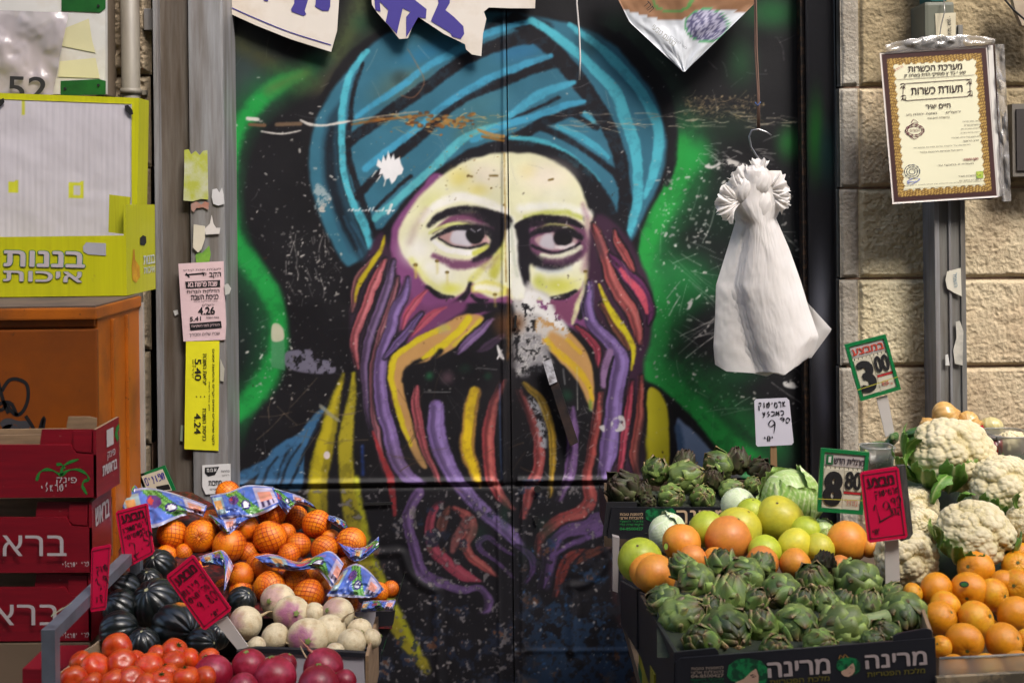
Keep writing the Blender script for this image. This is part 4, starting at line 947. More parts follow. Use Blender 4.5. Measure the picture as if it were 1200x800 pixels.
sheet('black_shape', [(240, 547.5), (257, 546.5), (252, 556), (244, 558), (240, 554)], d_, BLK, parent=t, thick=0.0003, mm=ink(BLK)); text_px('lettering', heb('א.מ.מ'), 248, 550.5, 11, 4, d_ - .0006, (226, 224, 224), t, 3, bold=.02)
text_px('lettering', heb('מתכות'), 252, 565.5, 15, 5.5, d_, BLK, t, 2, bold=.02)
text_px('lettering', heb('פחחות'), 264, 552, 10, 2.6, d_, BLK, t, 2); text_px('lettering', heb('ריתוך'), 264, 557, 9, 2.6, d_, BLK, t, 2); text_px('lettering', heb('תריסים'), 253, 573, 14, 2, d_, BLK, t, 2)
sheet('torn_yellow_paper', [(216, 176), (221, 175), (224, 181), (229, 177), (234, 182), (238, 177), (243, 176), (244, 234), (236, 233), (226, 236), (215, 235), (216, 200)], PD_, (178, 184, 70), 'torn olive yellow flyer remnant stuck high on the grey post', 'paper scrap', rgb2=(196, 196, 186))
sheet('paper_scrap', [(249, 222), (254, 221), (257, 226), (260, 220), (262, 228), (263, 239), (256, 241), (250, 239), (248, 231)], PD_, (206, 204, 206), 'ragged white paper scrap beside the torn olive flyer', 'paper scrap')
sheet('paper_scrap', [(227, 263), (240, 265), (240, 280), (236, 292), (232, 296), (226, 290)], PD_ - .003, (214, 206, 186), 'cream curled paper scrap above the pink notice', 'paper scrap', thick=0.003)
sheet('paper_scrap', [(240, 268), (246, 262), (248, 252), (250, 262), (253, 267), (258, 267), (257, 274), (241, 275)], PD_ - .001, (216, 210, 206), 'white forked paper scrap beside the cream curl', 'paper scrap')
sheet('paper_scrap', [(229, 300), (232, 294), (236, 297), (241, 292), (245, 288), (247, 298), (245, 308), (230, 308)], PD_ + .0002, (130, 180, 60), 'scrap of green sticker peeping over the pink notice', 'paper scrap', rgb2=(60, 120, 50))
sheet('paper_scrap', [(224, 239), (230, 236), (236, 240), (240, 236), (245, 238), (244, 246), (238, 243), (230, 244), (227, 249), (224, 246)], PD_ + .0005, (176, 120, 100), 'flaking orange glue remnant under the torn olive flyer', 'paper scrap', rgb2=(150, 148, 146))
sheet('paper_scrap', [(263, 334), (267, 332), (271, 338), (269, 344), (264, 346)], 3.53, (190, 190, 184), 'pale flake at the edge of the post beside the pink notice', 'paper scrap')
sheet('paper_scrap', [(203, 364), (208, 363), (209, 368), (205, 370)], 3.555, (206, 204, 200), 'tiny white fleck on the brown side of the post', 'paper scrap')
sheet('paper_scrap', [(258, 420), (263, 432), (262, 447), (258, 446)], 3.535, (180, 176, 160), 'curled white scrap at the edge of the yellow strip', 'paper scrap')
sheet('paper_scrap', [(212, 498), (215, 498), (214, 517), (211, 516)], 3.552, (150, 160, 140), 'pale greenish tape scrap left of the yellow strip', 'paper scrap')

# kashrut certificate
cd = 3.44
TL, TR, BR, BL = (1031, 62), (1157, 54), (1170, 231), (1046, 239)
cert = thing('kosher_certificate', 'framed cream kosher certificate with gold border hanging on the conduit in plastic', 'certificate', P(1100, 146, cd))
prism('back_sheet', [(1040, 60), (1165, 51), (1177, 229), (1160, 234), (1060, 236)], cd + .008, 0.002, mat('brown_card', (70, 44, 36), 0.6), cert)
prism('back_sheet', [(1158, 54), (1163.5, 53), (1174, 230), (1166, 231)], cd + .004, 0.001, mat('white_card', (226, 222, 216), 0.6), cert)
n, m_ = 150, 110
V_, U_ = np.meshgrid(np.linspace(0, 1, n), np.linspace(0, 1, m_), indexing='ij')
qx = (TL[0] * (1 - U_) + TR[0] * U_) * (1 - V_) + (BL[0] * (1 - U_) + BR[0] * U_) * V_
qy = (TL[1] * (1 - U_) + TR[1] * U_) * (1 - V_) + (BL[1] * (1 - U_) + BR[1] * U_) * V_
ex = np.minimum(U_, 1 - U_) * 127; ey = np.minimum(V_, 1 - V_) * 178; e = np.minimum(ex, ey); along = np.where(ex < ey, V_ * 178, U_ * 127)
scal = 15.5 + 1.6 * np.abs(np.sin(along * math.pi / 9.0)) * 1.5 - 1.5
c = np.zeros(U_.shape + (3,)); c[:] = (236, 232, 200)
gold = np.where((np.sin(along * 1.4 + e * 1.2) * np.sin(e * 1.5 - along * 0.35) > 0.1)[..., None], (196, 160, 84), (120, 88, 40))
c = np.where((e < scal)[..., None], gold, c); c = np.where((e < 8)[..., None], (66, 36, 34), c); c = np.where((e < 1.6)[..., None], (224, 214, 206), c)
X = np.empty(U_.shape + (3,))
for i in range(n):
    for j in range(m_):
        X[i, j] = P(qx[i, j], qy[i, j], cd)
gridmesh('certificate_page', X, mat('certificate_print', (230, 230, 200), 0.5, attr=True, var=0.03), cert, cols=lin(c) * 0.82, thick=0.002, flip=True)
dz = cd - .0015; DBR = (60, 36, 34)
for s, cx, cy, w, h, b_, col in ((heb('מערכת הכשרות'), 1096, 79.5, 63, 6.5, .008, DBR), (heb('שע"י בד"ץ מחזיקי הדת בארה"ק'), 1096, 87.5, 72, 5, .005, DBR), (heb('תעודת כשרות'), 1098, 105.5, 60, 8, .006, DBR), (heb('חיים יאיר'), 1099.5, 124.5, 29, 5.2, .004, DBR),
        (heb('ןיע') + ' ' + heb('ירושלים ,23 מחנה יהודה'), 1094, 133, 64, 4, 0, DBR), (heb('בהשגחת חיים אחי'), 1100, 138, 26, 2, 0, DBR), (heb('בשר חלב פרווה'), 1138, 142, 20, 1.8, 0, DBR), (heb('המוצרים כשרים'), 1139, 146.5, 18, 1.8, 0, DBR), (heb('השגחה תמידית כאן'), 1137, 151, 22, 1.8, 0, DBR), (heb('ירקות ופירות כשרים'), 1137, 155.5, 22, 1.8, 0, DBR), (heb('ללא חשש טבל ערלה ושביעית'), 1132, 160.5, 34, 1.8, 0, DBR), (heb('הרב הראשי'), 1138, 165, 18, 1.8, 0, DBR),
        (heb('הכשרות על ירקות עלים ופירות ומוצרים'), 1104, 171.5, 66, 2, 0, DBR), (heb('היום ועל אחריות הרבנות בלבד'), 1103, 177, 50, 2, 0, DBR), (heb('תוקף התעודה'), 1138, 187, 17, 3.4, 0.02, (150, 50, 60)), (heb('תעודה זו בתוקף עד'), 1120, 193, 42, 2.2, 0, DBR), (heb('ועד הכשרות משרד'), 1136, 206, 26, 1.8, 0, DBR), (heb('ירושלים רחוב יפו'), 1137, 211, 26, 1.8, 0, DBR),
        (heb('כל הזכויות שמורות לבעלים אין להעתיק ואין לצלם תעודה זו ללא אישור'), 1106, 215, 98, 1.6, 0, DBR), (heb('אין התעודה תקפה ללא חותמת וחתימה של הרב המכשיר לשנה זו'), 1106, 219, 98, 1.6, 0, DBR), (heb('נא לוודא'), 1053, 80, 11, 3, 0, (190, 60, 60))):
    text_px('print_line', s, cx, cy, w, h, dz, col, cert, 3.4 if col != (190, 60, 60) else 28, bold=b_)
sq = [[(1059, 100), (1062, 98), (1134, 93), (1137, 95), (1137, 111), (1134, 113), (1062, 118), (1058, 116), (1059, 100)]]
ribbon('frame_line', sq, 0.8, dz, (110, 90, 84), cert, taper=False, sm=False); ribbon('frame_line', [[(1050, 93.5), (1142, 88)]], 0.5, dz, (120, 104, 96), cert, taper=False)
for cx, cy in ((1058, 101), (1136, 96), (1059, 115), (1137, 110)): ribbon('scroll_ornament', [[(cx - 3, cy - 2), (cx + 2, cy - 3), (cx + 2, cy + 2), (cx - 2, cy + 1)], [(cx - 3, cy + 3), (cx, cy), (cx + 3, cy + 3)]], 1.0, dz, (80, 56, 50), cert)
ov = lambda cx, cy, rx, ry, k=20: [(cx + rx * math.cos(t), cy + ry * math.sin(t)) for t in np.linspace(0, 2 * math.pi, k)]
ribbon('emblem', [ov(1072, 153, 11, 7), ov(1072, 153, 8.5, 5), [(1061, 153), (1072, 144), (1083, 153)], [(1061, 153), (1072, 163), (1083, 153)], [(1068, 144), (1071, 140), (1076, 144)]], 1.0, dz, (110, 60, 66), cert); text_px('emblem_lettering', heb('הכשרות'), 1072, 153, 11, 3, dz, (110, 60, 66), cert, 3)
ribbon('stamp', [ov(1069, 201, 9, 8), ov(1069, 201, 6.5, 5.5), ov(1069, 201, 3.5, 3)], 0.9, dz, (70, 74, 90), cert); ribbon('signature', [[(1063, 213), (1070, 209), (1078, 210), (1068, 216), (1064, 214), (1076, 212)]], 1.0, dz, (130, 140, 200), cert)
prism('seal', [(1144, 201), (1152, 200.5), (1152.5, 208.5), (1144.5, 209)], dz, .0003, mat('seal_green', (90, 160, 60), .5, rgb2=(220, 220, 90), scale2=90), cert)
# crinkled plastic sleeve: top fold and right edge
plastic = mat('clear_plastic', (236, 232, 228), 0.12, spec=0.7, var=0, bump=0.9, bscale=50, trans=0.75)
n, m_ = 12, 60
V_, U_ = np.meshgrid(np.linspace(0, 1, n), np.linspace(0, 1, m_), indexing='ij')
nz = smooth_noise((n, m_), 14, 61, 3)
X = np.array([[P(1038 + 128 * U_[i, j], 60 - 9 * U_[i, j] - (1 - V_[i, j]) * (14 * math.sin(math.pi * (0.1 + 0.85 * U_[i, j])) ** 0.5 + 3 * nz[i, j]) + 2, cd - 0.004 - 0.016 * (nz[i, j] - .3) * math.sin(math.pi * V_[i, j])) for j in range(m_)] for i in range(n)])
gridmesh('plastic_sleeve', X, plastic, cert, flip=True)
X = np.array([[P(1166 + 11 * V_[i, j] + 8 * U_[i, j], 52 + 184 * U_[i, j], cd + 0.004 - 0.02 * (nz[i, j] - .3)) for j in range(m_)] for i in range(n)])
gridmesh('plastic_sleeve', X, plastic, cert)
tube('hanging_wire', [P(1106, 0, 3.46), P(1107, 14, 3.45), P(1103, 30, 3.45), P(1101, 44, 3.44), P(1106, 52, 3.435), P(1108, 46, 3.435), P(1104, 42, 3.44)], 0.0016, mat('wire', (150, 146, 138), 0.35, metal=0.8), cert)

# conduit
con = thing('wall_conduit', 'grey steel conduit running down the stone wall behind the certificate', 'conduit', P(1114, 300, 3.5))
cm = streak('conduit_steel', (138, 138, 134), (112, 106, 98), metal=0.2)
wbox('channel', 1097, 1131, 3.50, 3.597, cm, con, z0=0.4, z1=P(1100, 30, 3.5).z, b=0.004); wbox('lip', 1095.5, 1101, 3.492, 3.597, gal, con, z0=0.4, z1=P(1100, 30, 3.5).z, b=0.002)
wbox('rib', 1112, 1115, 3.494, 3.499, gal, con, z0=0.4, z1=P(1100, 30, 3.5).z, b=0.001); wbox('rib', 1126, 1131.6, 3.494, 3.499, cm, con, z0=0.4, z1=P(1100, 30, 3.5).z, b=0.001)
wbox('coupling', 1087, 1122, 3.47, 3.597, mat('coupling_grey', (104, 106, 92), 0.5), con, z0=P(1100, 46, 3.47).z, z1=P(1100, 2, 3.47).z, b=0.01); wbox('pipe', 1094, 1114, 3.49, 3.59, mat('teal_pipe', (50, 110, 106), 0.5), con, z0=P(1100, 2, 3.49).z, z1=3.3, b=0.01)
t = sheet_thing('sticker_on_conduit', [(1096, 16), (1120, 15), (1120, 44), (1097, 45)], 3.468, (208, 198, 170), 'small cream printed sticker on the conduit coupling above the certificate', 'sticker'); text_px('lettering', heb('צינור מוגן 4'), 1112, 30, 22, 5, 3.466, BLK, t, -88, bold=.01)
t = sheet_thing('sticker_on_conduit', [(1110, 318), (1126, 314), (1127, 347), (1118, 343), (1110, 338), (1108, 328)], 3.49, (214, 208, 190), 'torn oval sticker halfway down the grey conduit', 'sticker'); text_px('lettering', heb('חשמל'), 1120, 328, 16, 5, 3.488, (90, 130, 150), t, -85)
sheet('paper_scrap', [(1120, 377), (1125, 376), (1129, 388), (1128, 428), (1119, 426), (1117, 410), (1121, 396)], 3.49, (206, 200, 186), 'long peeled white scrap low on the grey conduit', 'paper scrap', rgb2=(130, 130, 124))
sheet('paper_scrap', [(1108, 416), (1111, 415), (1113, 428), (1108, 428)], 3.49, (214, 212, 206), 'tiny white scrap left of the peeled one on the conduit', 'paper scrap')
tube('cable', [P(1160, -20, 3.45), P(1176, -2, 3.45), P(1188, 12, 3.45), P(1204, 26, 3.45), P(1230, 40, 3.45)], 0.003, mat('black_cable', (16, 16, 18), .5)); props(bpy.data.objects['cable'], 'thin black cable sagging across the upper right corner of the stone wall', 'cable')
o = prism('wooden_board', [(1180, -30), (1240, -30), (1240, 40), (1198, 30), (1190, 12)], 3.5, 0.02, mat('pale_board', (190, 176, 150), .7, rgb2=(150, 130, 110), scale2=8)); props(o, 'pale board edge at the top corner of the stone wall', 'board')
mb = thing('meter_box', 'dark grey metal box frame on the wall beyond the certificate', 'box', P(1192, 160, 3.5)); prism('frame', [(1186, 122), (1250, 120), (1250, 206), (1187, 207)], 3.5, 0.09, mat('box_grey', (112, 106, 98), 0.5), mb); prism('panel', [(1191, 128), (1250, 126), (1250, 199), (1192, 200)], 3.495, 0.004, mat('box_dark', (52, 46, 44), 0.6), mb)

# ------------------------------------------------------------------ left background: drainpipe, house-number board
dp = thing('drainpipe', 'round grey drainpipe with a collar on the wall beside the number board', 'pipe', P(144, 60, 3.5))
pm = mat('pipe_grey', (142, 136, 122), 0.5, rgb2=(112, 104, 94), scale2=5, stretch=(3, 3, 0.6))
x = P(144, 60, 3.48).x
tube('pipe', [(x, -0.05, 0.2), (x, -0.05, 3.2)], M(11, 3.48), pm, dp, seg=24); z = P(144, 105, 3.48).z
tube('collar', [(x, -0.05, z - 0.008), (x, -0.05, z + 0.008)], M(12.6, 3.48), pm, dp, seg=24); box('bracket', x - 0.034, x + 0.034, -0.02, 0.0, z - 0.007, z + 0.007, pm, dp)
wbox('batten', 124, 128, 3.50, 3.59, mat('batten', (110, 96, 80), .7), dp, z0=P(126, 112, 3.5).z, z1=3.2)
nb = thing('number_board', 'white enamel board with green corners and house number 52 under torn film', 'sign', P(60, 40, 3.4))
bd = 3.42
prism('board', [(-60, -60), (123, -60), (123.5, 110), (-60, 112)], bd, 0.02, mat('white_enamel', (206, 204, 200), .45, rgb2=(178, 164, 140), scale2=5, thr=.6), nb)
prism('green_corner', [(72, -20), (123.6, -20), (123.6, 10), (117, 15), (72, 13)], bd - .002, .0015, mat('green_enamel', (28, 96, 36), .4, rgb2=(16, 66, 26), scale2=10), nb); prism('green_corner', [(71, 95), (116, 93), (123.8, 95), (123.8, 111), (71, 112)], bd - .002, .0015, bpy.data.materials['green_enamel'], nb)
for q in ((115, 7), (76, 104), (115, 100)): prism('screw', [(q[0] + 1.6 * math.cos(t), q[1] + 1.6 * math.sin(t)) for t in np.linspace(0, 6.28, 9)[:-1]], bd - .005, .003, hole, nb)
text_px('digits', '52', 32, 104, 46, 28, bd - .026, (26, 24, 30), nb, -2, bold=0.01)
prism('tape_patch', [(74, 34), (104, 22), (108, 48), (112, 62), (72, 54)], bd - .002, .0005, mat('old_tape', (206, 200, 160), .4), nb); prism('tape_patch', [(70, 72), (112, 68), (117, 92), (68, 90)], bd - .002, .0005, bpy.data.materials['old_tape'], nb)
film = mat('grey_film', (176, 166, 172), 0.25, spec=0.5, var=0.1, vscale=3, bump=0.15, bscale=12, alpha=0.62)
n, m_ = 40, 50
V_, U_ = np.meshgrid(np.linspace(0, 1, n), np.linspace(0, 1, m_), indexing='ij'); nz = smooth_noise((n, m_), 5, 77, 3) ; fold = np.sin(U_ * 9 - V_ * 7 + nz * 4)
X = np.array([[P(-30 + (110 - 20 * V_[i, j]) * U_[i, j] + 2 * nz[i, j], 11 + 100 * V_[i, j] + 4 * U_[i, j], bd - 0.014 - 0.008 * fold[i, j]) for j in range(m_)] for i in range(n)])
gridmesh('torn_film', X, film, nb, flip=True)

# ------------------------------------------------------------------ things hanging in front of the door
BLU = (62, 52, 140)
ban_m = mat('banner_vinyl', (226, 218, 208), 0.45, rgb2=(200, 186, 168), scale2=6, thr=.6, var=0.05, bump=0.1, bscale=8)
b1 = thing('torn_banner', 'torn white vinyl banner with blue letters hanging over the left top of the door', 'banner', P(330, 10, 3.6))
prism('vinyl', [(258, 11), (262, -60), (400, -60), (397, 5), (395, 36), (388, 61), (340, 46), (300, 30)], 3.665, 0.002, ban_m, b1); ribbon('blue_line', [[(262, 5), (300, 22), (340, 38), (388, 53)]], 1.2, 3.6635, BLU, b1, taper=False)
prism('letter', [(343, -30), (363, -30), (361, 0), (357, 13), (359, 17), (356, 19), (342, 14), (341, 11), (345, 4)], 3.6635, .0004, ink(BLU), b1); prism('letter', [(370, -30), (388, -30), (387, 8), (385, 13), (378, 13), (369, 8), (370, 4)], 3.6635, .0004, ink(BLU), b1); prism('letter', [(308, -20), (316, -20), (314, 2), (309, 1)], 3.6635, .0004, ink(BLU), b1)
b2 = thing('torn_banner', 'ragged white vinyl banner with big blue Hebrew letters torn above the turban', 'banner', P(520, 10, 3.6))
prism('vinyl', [(430, -60), (630, -60), (627, 10), (600, 10), (573, 9), (567, 14), (570, 22), (566, 40), (564, 66), (553, 64), (546, 58), (545, 52), (520, 40), (502, 28), (490, 20), (484, 30), (478, 45), (468, 46), (455, 30), (441, 14), (436, 6)], 3.665, 0.002, ban_m, b2)
prism('letter', [(437, -20), (462, -20), (470, -4), (486, 0), (500, 11), (499, 22), (490, 20.5), (484, 31), (476, 44), (476, 20), (481, 14), (472, 10), (465, 40), (452, 26), (455, 12), (445, 2), (446, 14), (440, 12)], 3.6635, .0004, ink(BLU), b2)
prism('letter', [(510, -20), (528, -16), (527, 4), (522, 12), (532, 20), (543, 31), (544, 40), (540, 46), (530, 43), (528, 39), (505, 25), (506, 22), (514, 4)], 3.6635, .0004, ink(BLU), b2)
b3 = thing('torn_banner', 'crumpled colour printed banner corner hanging to a point above the hook', 'banner', P(800, 20, 3.58))
n, m_ = 50, 60
V_, U_ = np.meshgrid(np.linspace(0, 1, n), np.linspace(0, 1, m_), indexing='ij'); nz = smooth_noise((n, m_), 6, 88, 4)
A_, B_, C_, D__ = (700, -60), (900, -60), (886, 2), (801, 84)
lx = np.interp(V_, [0, .3, .6, 1], [712, 716, 738, 800]); rx = np.interp(V_, [0, .3, .45, 1], [900, 892, 884, 803])
qx = lx + (rx - lx) * U_; qy = -60 + V_ * 144 + 0 * U_ + np.interp(V_, [0, 1], [0, 0])
c = np.zeros(U_.shape + (3,)); c[:] = (206, 210, 216)
c = np.where((qy < 18 + 6 * np.sin(qx * .05))[..., None], (150, 112, 84), c); c = np.where((qy < -2)[..., None], (120, 96, 74), c)
r_ = np.hypot(qx - 828, (qy - 30) * 1.3); sp_ = smooth_noise((n, m_), 60, 5, 2)
c = np.where((r_ < 24)[..., None], np.where((sp_ > .5)[..., None], (90, 88, 120), (170, 168, 190)), c); c = np.where((np.abs(r_ - 25) < 1.2)[..., None], (90, 160, 110), c)
r2 = np.hypot((qx - 788) / 1.6, qy - 0); c = np.where((np.abs(r2 - 14) < 1.4)[..., None], (90, 140, 80), c); c = c * (0.93 + 0.14 * nz[..., None])
X = np.array([[P(qx[i, j], qy[i, j], 3.585 - 0.02 * (nz[i, j] - .5)) for j in range(m_)] for i in range(n)])
gridmesh('vinyl', X, mat('banner_print', (200, 200, 200), .3, attr=True, var=.06, bump=.2, bscale=10), b3, cols=lin(c) * .82, thick=.0015, flip=True)
text_px('lettering', heb('תרד'), 760, 8, 12, 8, 3.568, BLK, b3, -50); text_px('lettering', heb('כשר למהדרין'), 795, 50, 24, 4, 3.568, (120, 124, 130), b3, -38); text_px('lettering', heb('בטעם טבעי'), 778, 42, 34, 6, 3.568, (150, 150, 140), b3, -40)
cordm = mat('white_cord', (206, 200, 196), .8)
tube('string', [P(676, -30, 3.6), P(676, 5, 3.6), P(679, 40, 3.6), P(680, 70, 3.6), P(679, 94, 3.6)], 0.0024, cordm); props(bpy.data.objects['string'], 'short white string dangling in front of the turban', 'string')

hang = thing('hook_and_cord', 'thin brown cord with a bent wire hook tied at its end', 'hook', P(886, 60, 3.45))
HD = 3.42
cordb = mat('brown_cord', (120, 92, 78), .7)
tube('cord', [P(884, -60, HD), P(884.5, 0, HD), P(885, 60, HD), P(888, 110, HD), P(888, 153, HD)], .0022, cordb, hang); tube('cord', [P(886, -60, HD - .003), P(886, 0, HD - .003), P(887, 60, HD - .003), P(889.5, 110, HD), P(890, 153, HD)], .0022, cordb, hang)
tube('knot', [P(885, 120, HD), P(888, 124, HD - .004), P(891, 120, HD), P(888, 118, HD + .004)], .002, mat('blue_thread', (50, 80, 130), .7), hang)
tube('hook', [P(904, 159, HD), P(898, 155, HD), P(889, 151.5, HD), P(881, 153, HD), P(878, 160, HD), P(880, 172, HD), P(886, 182, HD), P(892, 190, HD), P(896, 198, HD)], .0026, mat('hook_steel', (170, 170, 172), .3, metal=.9), hang)
# ------------------------------------------------------------------ produce: shared meshes, one object per fruit
def rand_tint(m, lo=0.82, hi=1.15):
    """brightness differs from one object to the next"""
    nt = m.node_tree; bs = nt.nodes['Principled BSDF']; src = bs.inputs['Base Color'].links[0].from_socket
    oi = nt.nodes.new('ShaderNodeObjectInfo'); mr = nt.nodes.new('ShaderNodeMapRange'); mr.inputs['To Min'].default_value = lo; mr.inputs['To Max'].default_value = hi
    nt.links.new(oi.outputs['Random'], mr.inputs['Value'])
    sc = nt.nodes.new('ShaderNodeVectorMath'); sc.operation = 'SCALE'
    nt.links.new(src, sc.inputs[0]); nt.links.new(mr.outputs[0], sc.inputs['Scale']); nt.links.new(sc.outputs[0], bs.inputs['Base Color'])
    return m
def data_from(V, F, m, cols=None, smooth=True, name='mesh'):
    me = bpy.data.meshes.new(name)
    me.from_pydata(np.asarray(V, float).reshape(-1, 3).tolist(), [], F.tolist() if hasattr(F, 'tolist') else F)
    if cols is not None:
        a = me.color_attributes.new('Col', 'FLOAT_COLOR', 'POINT'); c = np.ones((len(me.vertices), 4), np.float32); c[:, :3] = np.asarray(cols).reshape(-1, 3)
        a.data.foreach_set('color', c.ravel())
    me.materials.append(m)
    if smooth: me.shade_smooth()
    return me
def orb(fn, m, nth=24, nph=36, colfn=None, name='orb'):
    """fn(theta, phi) -> (x, y, z) arrays on a unit-ish body, theta from the top pole"""
    th, ph = np.meshgrid(np.linspace(0.0, math.pi, nth), np.linspace(0, 2 * math.pi, nph, endpoint=False), indexing='ij')
    x, y, z = fn(th, ph)
    V = np.stack([x, y, z], -1)
    F = grid_faces(nth, nph, wrap=True, flip=False)[:, ::-1]
    F = [list(dict.fromkeys(f)) for f in F.tolist()]
    # weld the poles
    top = list(range(nph)); V[0] = V[0].mean(0); V[-1] = V[-1].mean(0)
    cols = None if colfn is None else lin(colfn(th, ph, V)) * 0.82
    return data_from(V, F, m, cols, name=name)
def sph(th, ph, r=1.0): return r * np.sin(th) * np.cos(ph), r * np.sin(th) * np.sin(ph), r * np.cos(th)
def wob(th, ph, seed, a=0.03):
    rg = np.random.default_rng(seed); o = 0
    for k in range(5):
        v = rg.normal(size=3); v /= np.linalg.norm(v); f = rg.uniform(1.5, 3.5)
        x, y, z = sph(th, ph); o = o + np.sin(f * (x * v[0] + y * v[1] + z * v[2]) + rg.uniform(0, 6))
    return 1 + a * o / 2.5
def put(name, data, px, py, r, d, label, cat, group=None, rot=None, kids=(), sx=1.0, sz=1.0):
    o = bpy.data.objects.new(name, data); COL.objects.link(o)
    o.location = P(px, py, d); s = M(r, d) * 1.0; o.scale = (s * sx, s * sx, s * sz)
    o.rotation_euler = rot if rot is not None else (random.uniform(0, 6.28), random.uniform(0, 6.28), random.uniform(0, 6.28))
    props(o, label, cat, group); ORI[o] = o.location.copy()
    for kn, kd in kids:
        k = bpy.data.objects.new(kn, kd); COL.objects.link(k); k.parent = o
    return o
ORD = ['first', 'second', 'third', 'fourth', 'fifth', 'sixth', 'seventh', 'eighth', 'ninth', 'tenth', 'eleventh', 'twelfth']
def ordinal(i, n):
    if n == 1: return 'only'
    if i == 0: return 'leftmost'
    if i == n - 1: return 'rightmost'
    return ORD[i] + ' from left'

# --- meshes
m_orange = rand_tint(mat('orange_peel', (242, 146, 18), 0.38, spec=0.45, rgb2=(238, 112, 12), scale2=1.4, var=0.08, speck=((120, 70, 20), 9, .70, .5), bump=0.22, bscale=26, sss=0.0), .85, 1.12)
m_navel = rand_tint(mat('bright_orange_peel', (238, 158, 24), 0.34, spec=0.5, rgb2=(236, 146, 22), scale2=1.0, var=0.08, speck=((130, 90, 30), 8, .71, .6), bump=0.25, bscale=26, sss=0.0), .88, 1.1)
m_calyx = mat('stem_button', (90, 96, 40), 0.7)
def f_orange(seed, flat=0.95):
    def f(th, ph):
        r = wob(th, ph, seed, 0.03) * (1 - 0.10 * np.exp(-(th / 0.22) ** 2) - 0.05 * np.exp(-((math.pi - th) / 0.2) ** 2) + 0.012 * np.cos(ph * 9) * np.exp(-((th - .25) / .25) ** 2))
        x, y, z = sph(th, ph, r); return x, y, z * flat
    return f
D_orange = [orb(f_orange(s), m_orange, 26, 36, name='orange') for s in (1, 2)]
m_navel2 = rand_tint(mat('yellow_orange_peel', (240, 182, 40), 0.36, spec=0.45, rgb2=(232, 140, 20), scale2=1.1, var=0.08, bump=0.25, bscale=26, speck=((130, 100, 40), 8, .68, .6)), .88, 1.08)
D_navel = [orb(f_orange(s, fl), mm_, 26, 36, name='navel_orange') for s, fl, mm_ in ((3, .92, m_navel), (4, .84, m_navel), (5, .9, m_navel2))]
def disc_star(n=5, r=0.1, z=0.86, m=None, spike=0.5, lift=0.02):
    V = [(0, 0, z + lift)]; k = 2 * n
    for i in range(k):
        rr = r * (1 if i % 2 == 0 else spike); V.append((rr * math.cos(i * math.pi / n), rr * math.sin(i * math.pi / n), z + (0.0 if i % 2 == 0 else lift)))
    return data_from(V, [[0, 1 + i, 1 + (i + 1) % k] for i in range(k)], m)
D_calyx = disc_star(5, 0.12, 0.845, m_calyx, 0.7, 0.03)
m_net = mat('red_orange_netting', (176, 48, 14), 0.4, spec=0.4, var=0)
def lattice(k=15, r=1.018, w=0.024, turn=1.15, n=22):
    V = []; F = []
    for sgn in (1, -1):
        for j in range(k):
            b0 = len(V)
            for i in range(n):
                t = 0.1 + (math.pi - 0.2) * i / (n - 1); p = 2 * math.pi * j / k + sgn * turn * (t - math.pi / 2)
                c = np.array([math.sin(t) * math.cos(p), math.sin(t) * math.sin(p), math.cos(t) * .95]); e = np.array([-math.sin(p), math.cos(p), 0]) * w * (0.25 + 0.75 * math.sin(t))
                V += [tuple(c * r - e), tuple(c * (r + .012)), tuple(c * r + e)]
            F += [[b0 + 3 * i + q, b0 + 3 * i + q + 1, b0 + 3 * i + q + 4, b0 + 3 * i + q + 3] for i in range(n - 1) for q in (0, 1)]
    return data_from(V, F, m_net, name='net')
D_net = lattice()
# --- tomatoes, radishes, turnips, squashes, onions, zucchini
m_tom = rand_tint(mat('tomato_skin', (206, 44, 14), 0.3, spec=0.45, rgb2=(214, 92, 30), scale2=0.9, var=0.08, speck=((230, 150, 90), 14, .70, .4)), .82, 1.15)
def f_tom(th, ph):
    r = wob(th, ph, 12, .03) * (1 - 0.16 * np.exp(-(th / 0.35) ** 2)) * (1 + 0.018 * np.cos(5 * ph) * np.sin(th)); x, y, z = sph(th, ph, r); return x, y, z * 0.84
D_tom = orb(f_tom, m_tom, 24, 36, name='tomato')
def calyx_leaves(n=6, r=0.26, z=0.72, m=None):
    V = []; F = []
    for i in range(n):
        a = 2 * math.pi * i / n; b0 = len(V)
        for (rr, ww, zz) in ((0.02, .035, .01), (r * .4, .05, .07), (r * .75, .035, .05), (r, .004, .13)):
            V += [(rr * math.cos(a) - ww * math.sin(a), rr * math.sin(a) + ww * math.cos(a), z + zz), (rr * math.cos(a) + ww * math.sin(a), rr * math.sin(a) - ww * math.cos(a), z + zz)]
        F += [[b0 + 2 * k, b0 + 2 * k + 1, b0 + 2 * k + 3, b0 + 2 * k + 2] for k in range(3)]
    b0 = len(V); V += [(.05 * math.cos(t), .05 * math.sin(t), z) for t in np.linspace(0, 5.2, 6)] + [(.04 * math.cos(t), .04 * math.sin(t), z + .16) for t in np.linspace(0, 5.2, 6)]
    F += [[b0 + k, b0 + (k + 1) % 6, b0 + 6 + (k + 1) % 6, b0 + 6 + k] for k in range(6)] + [[b0 + 6 + k for k in range(6)]]
    return data_from(V, F, m, smooth=False, name='calyx')
D_tcal = calyx_leaves(m=mat('tomato_calyx', (56, 70, 26), .95, spec=.1))
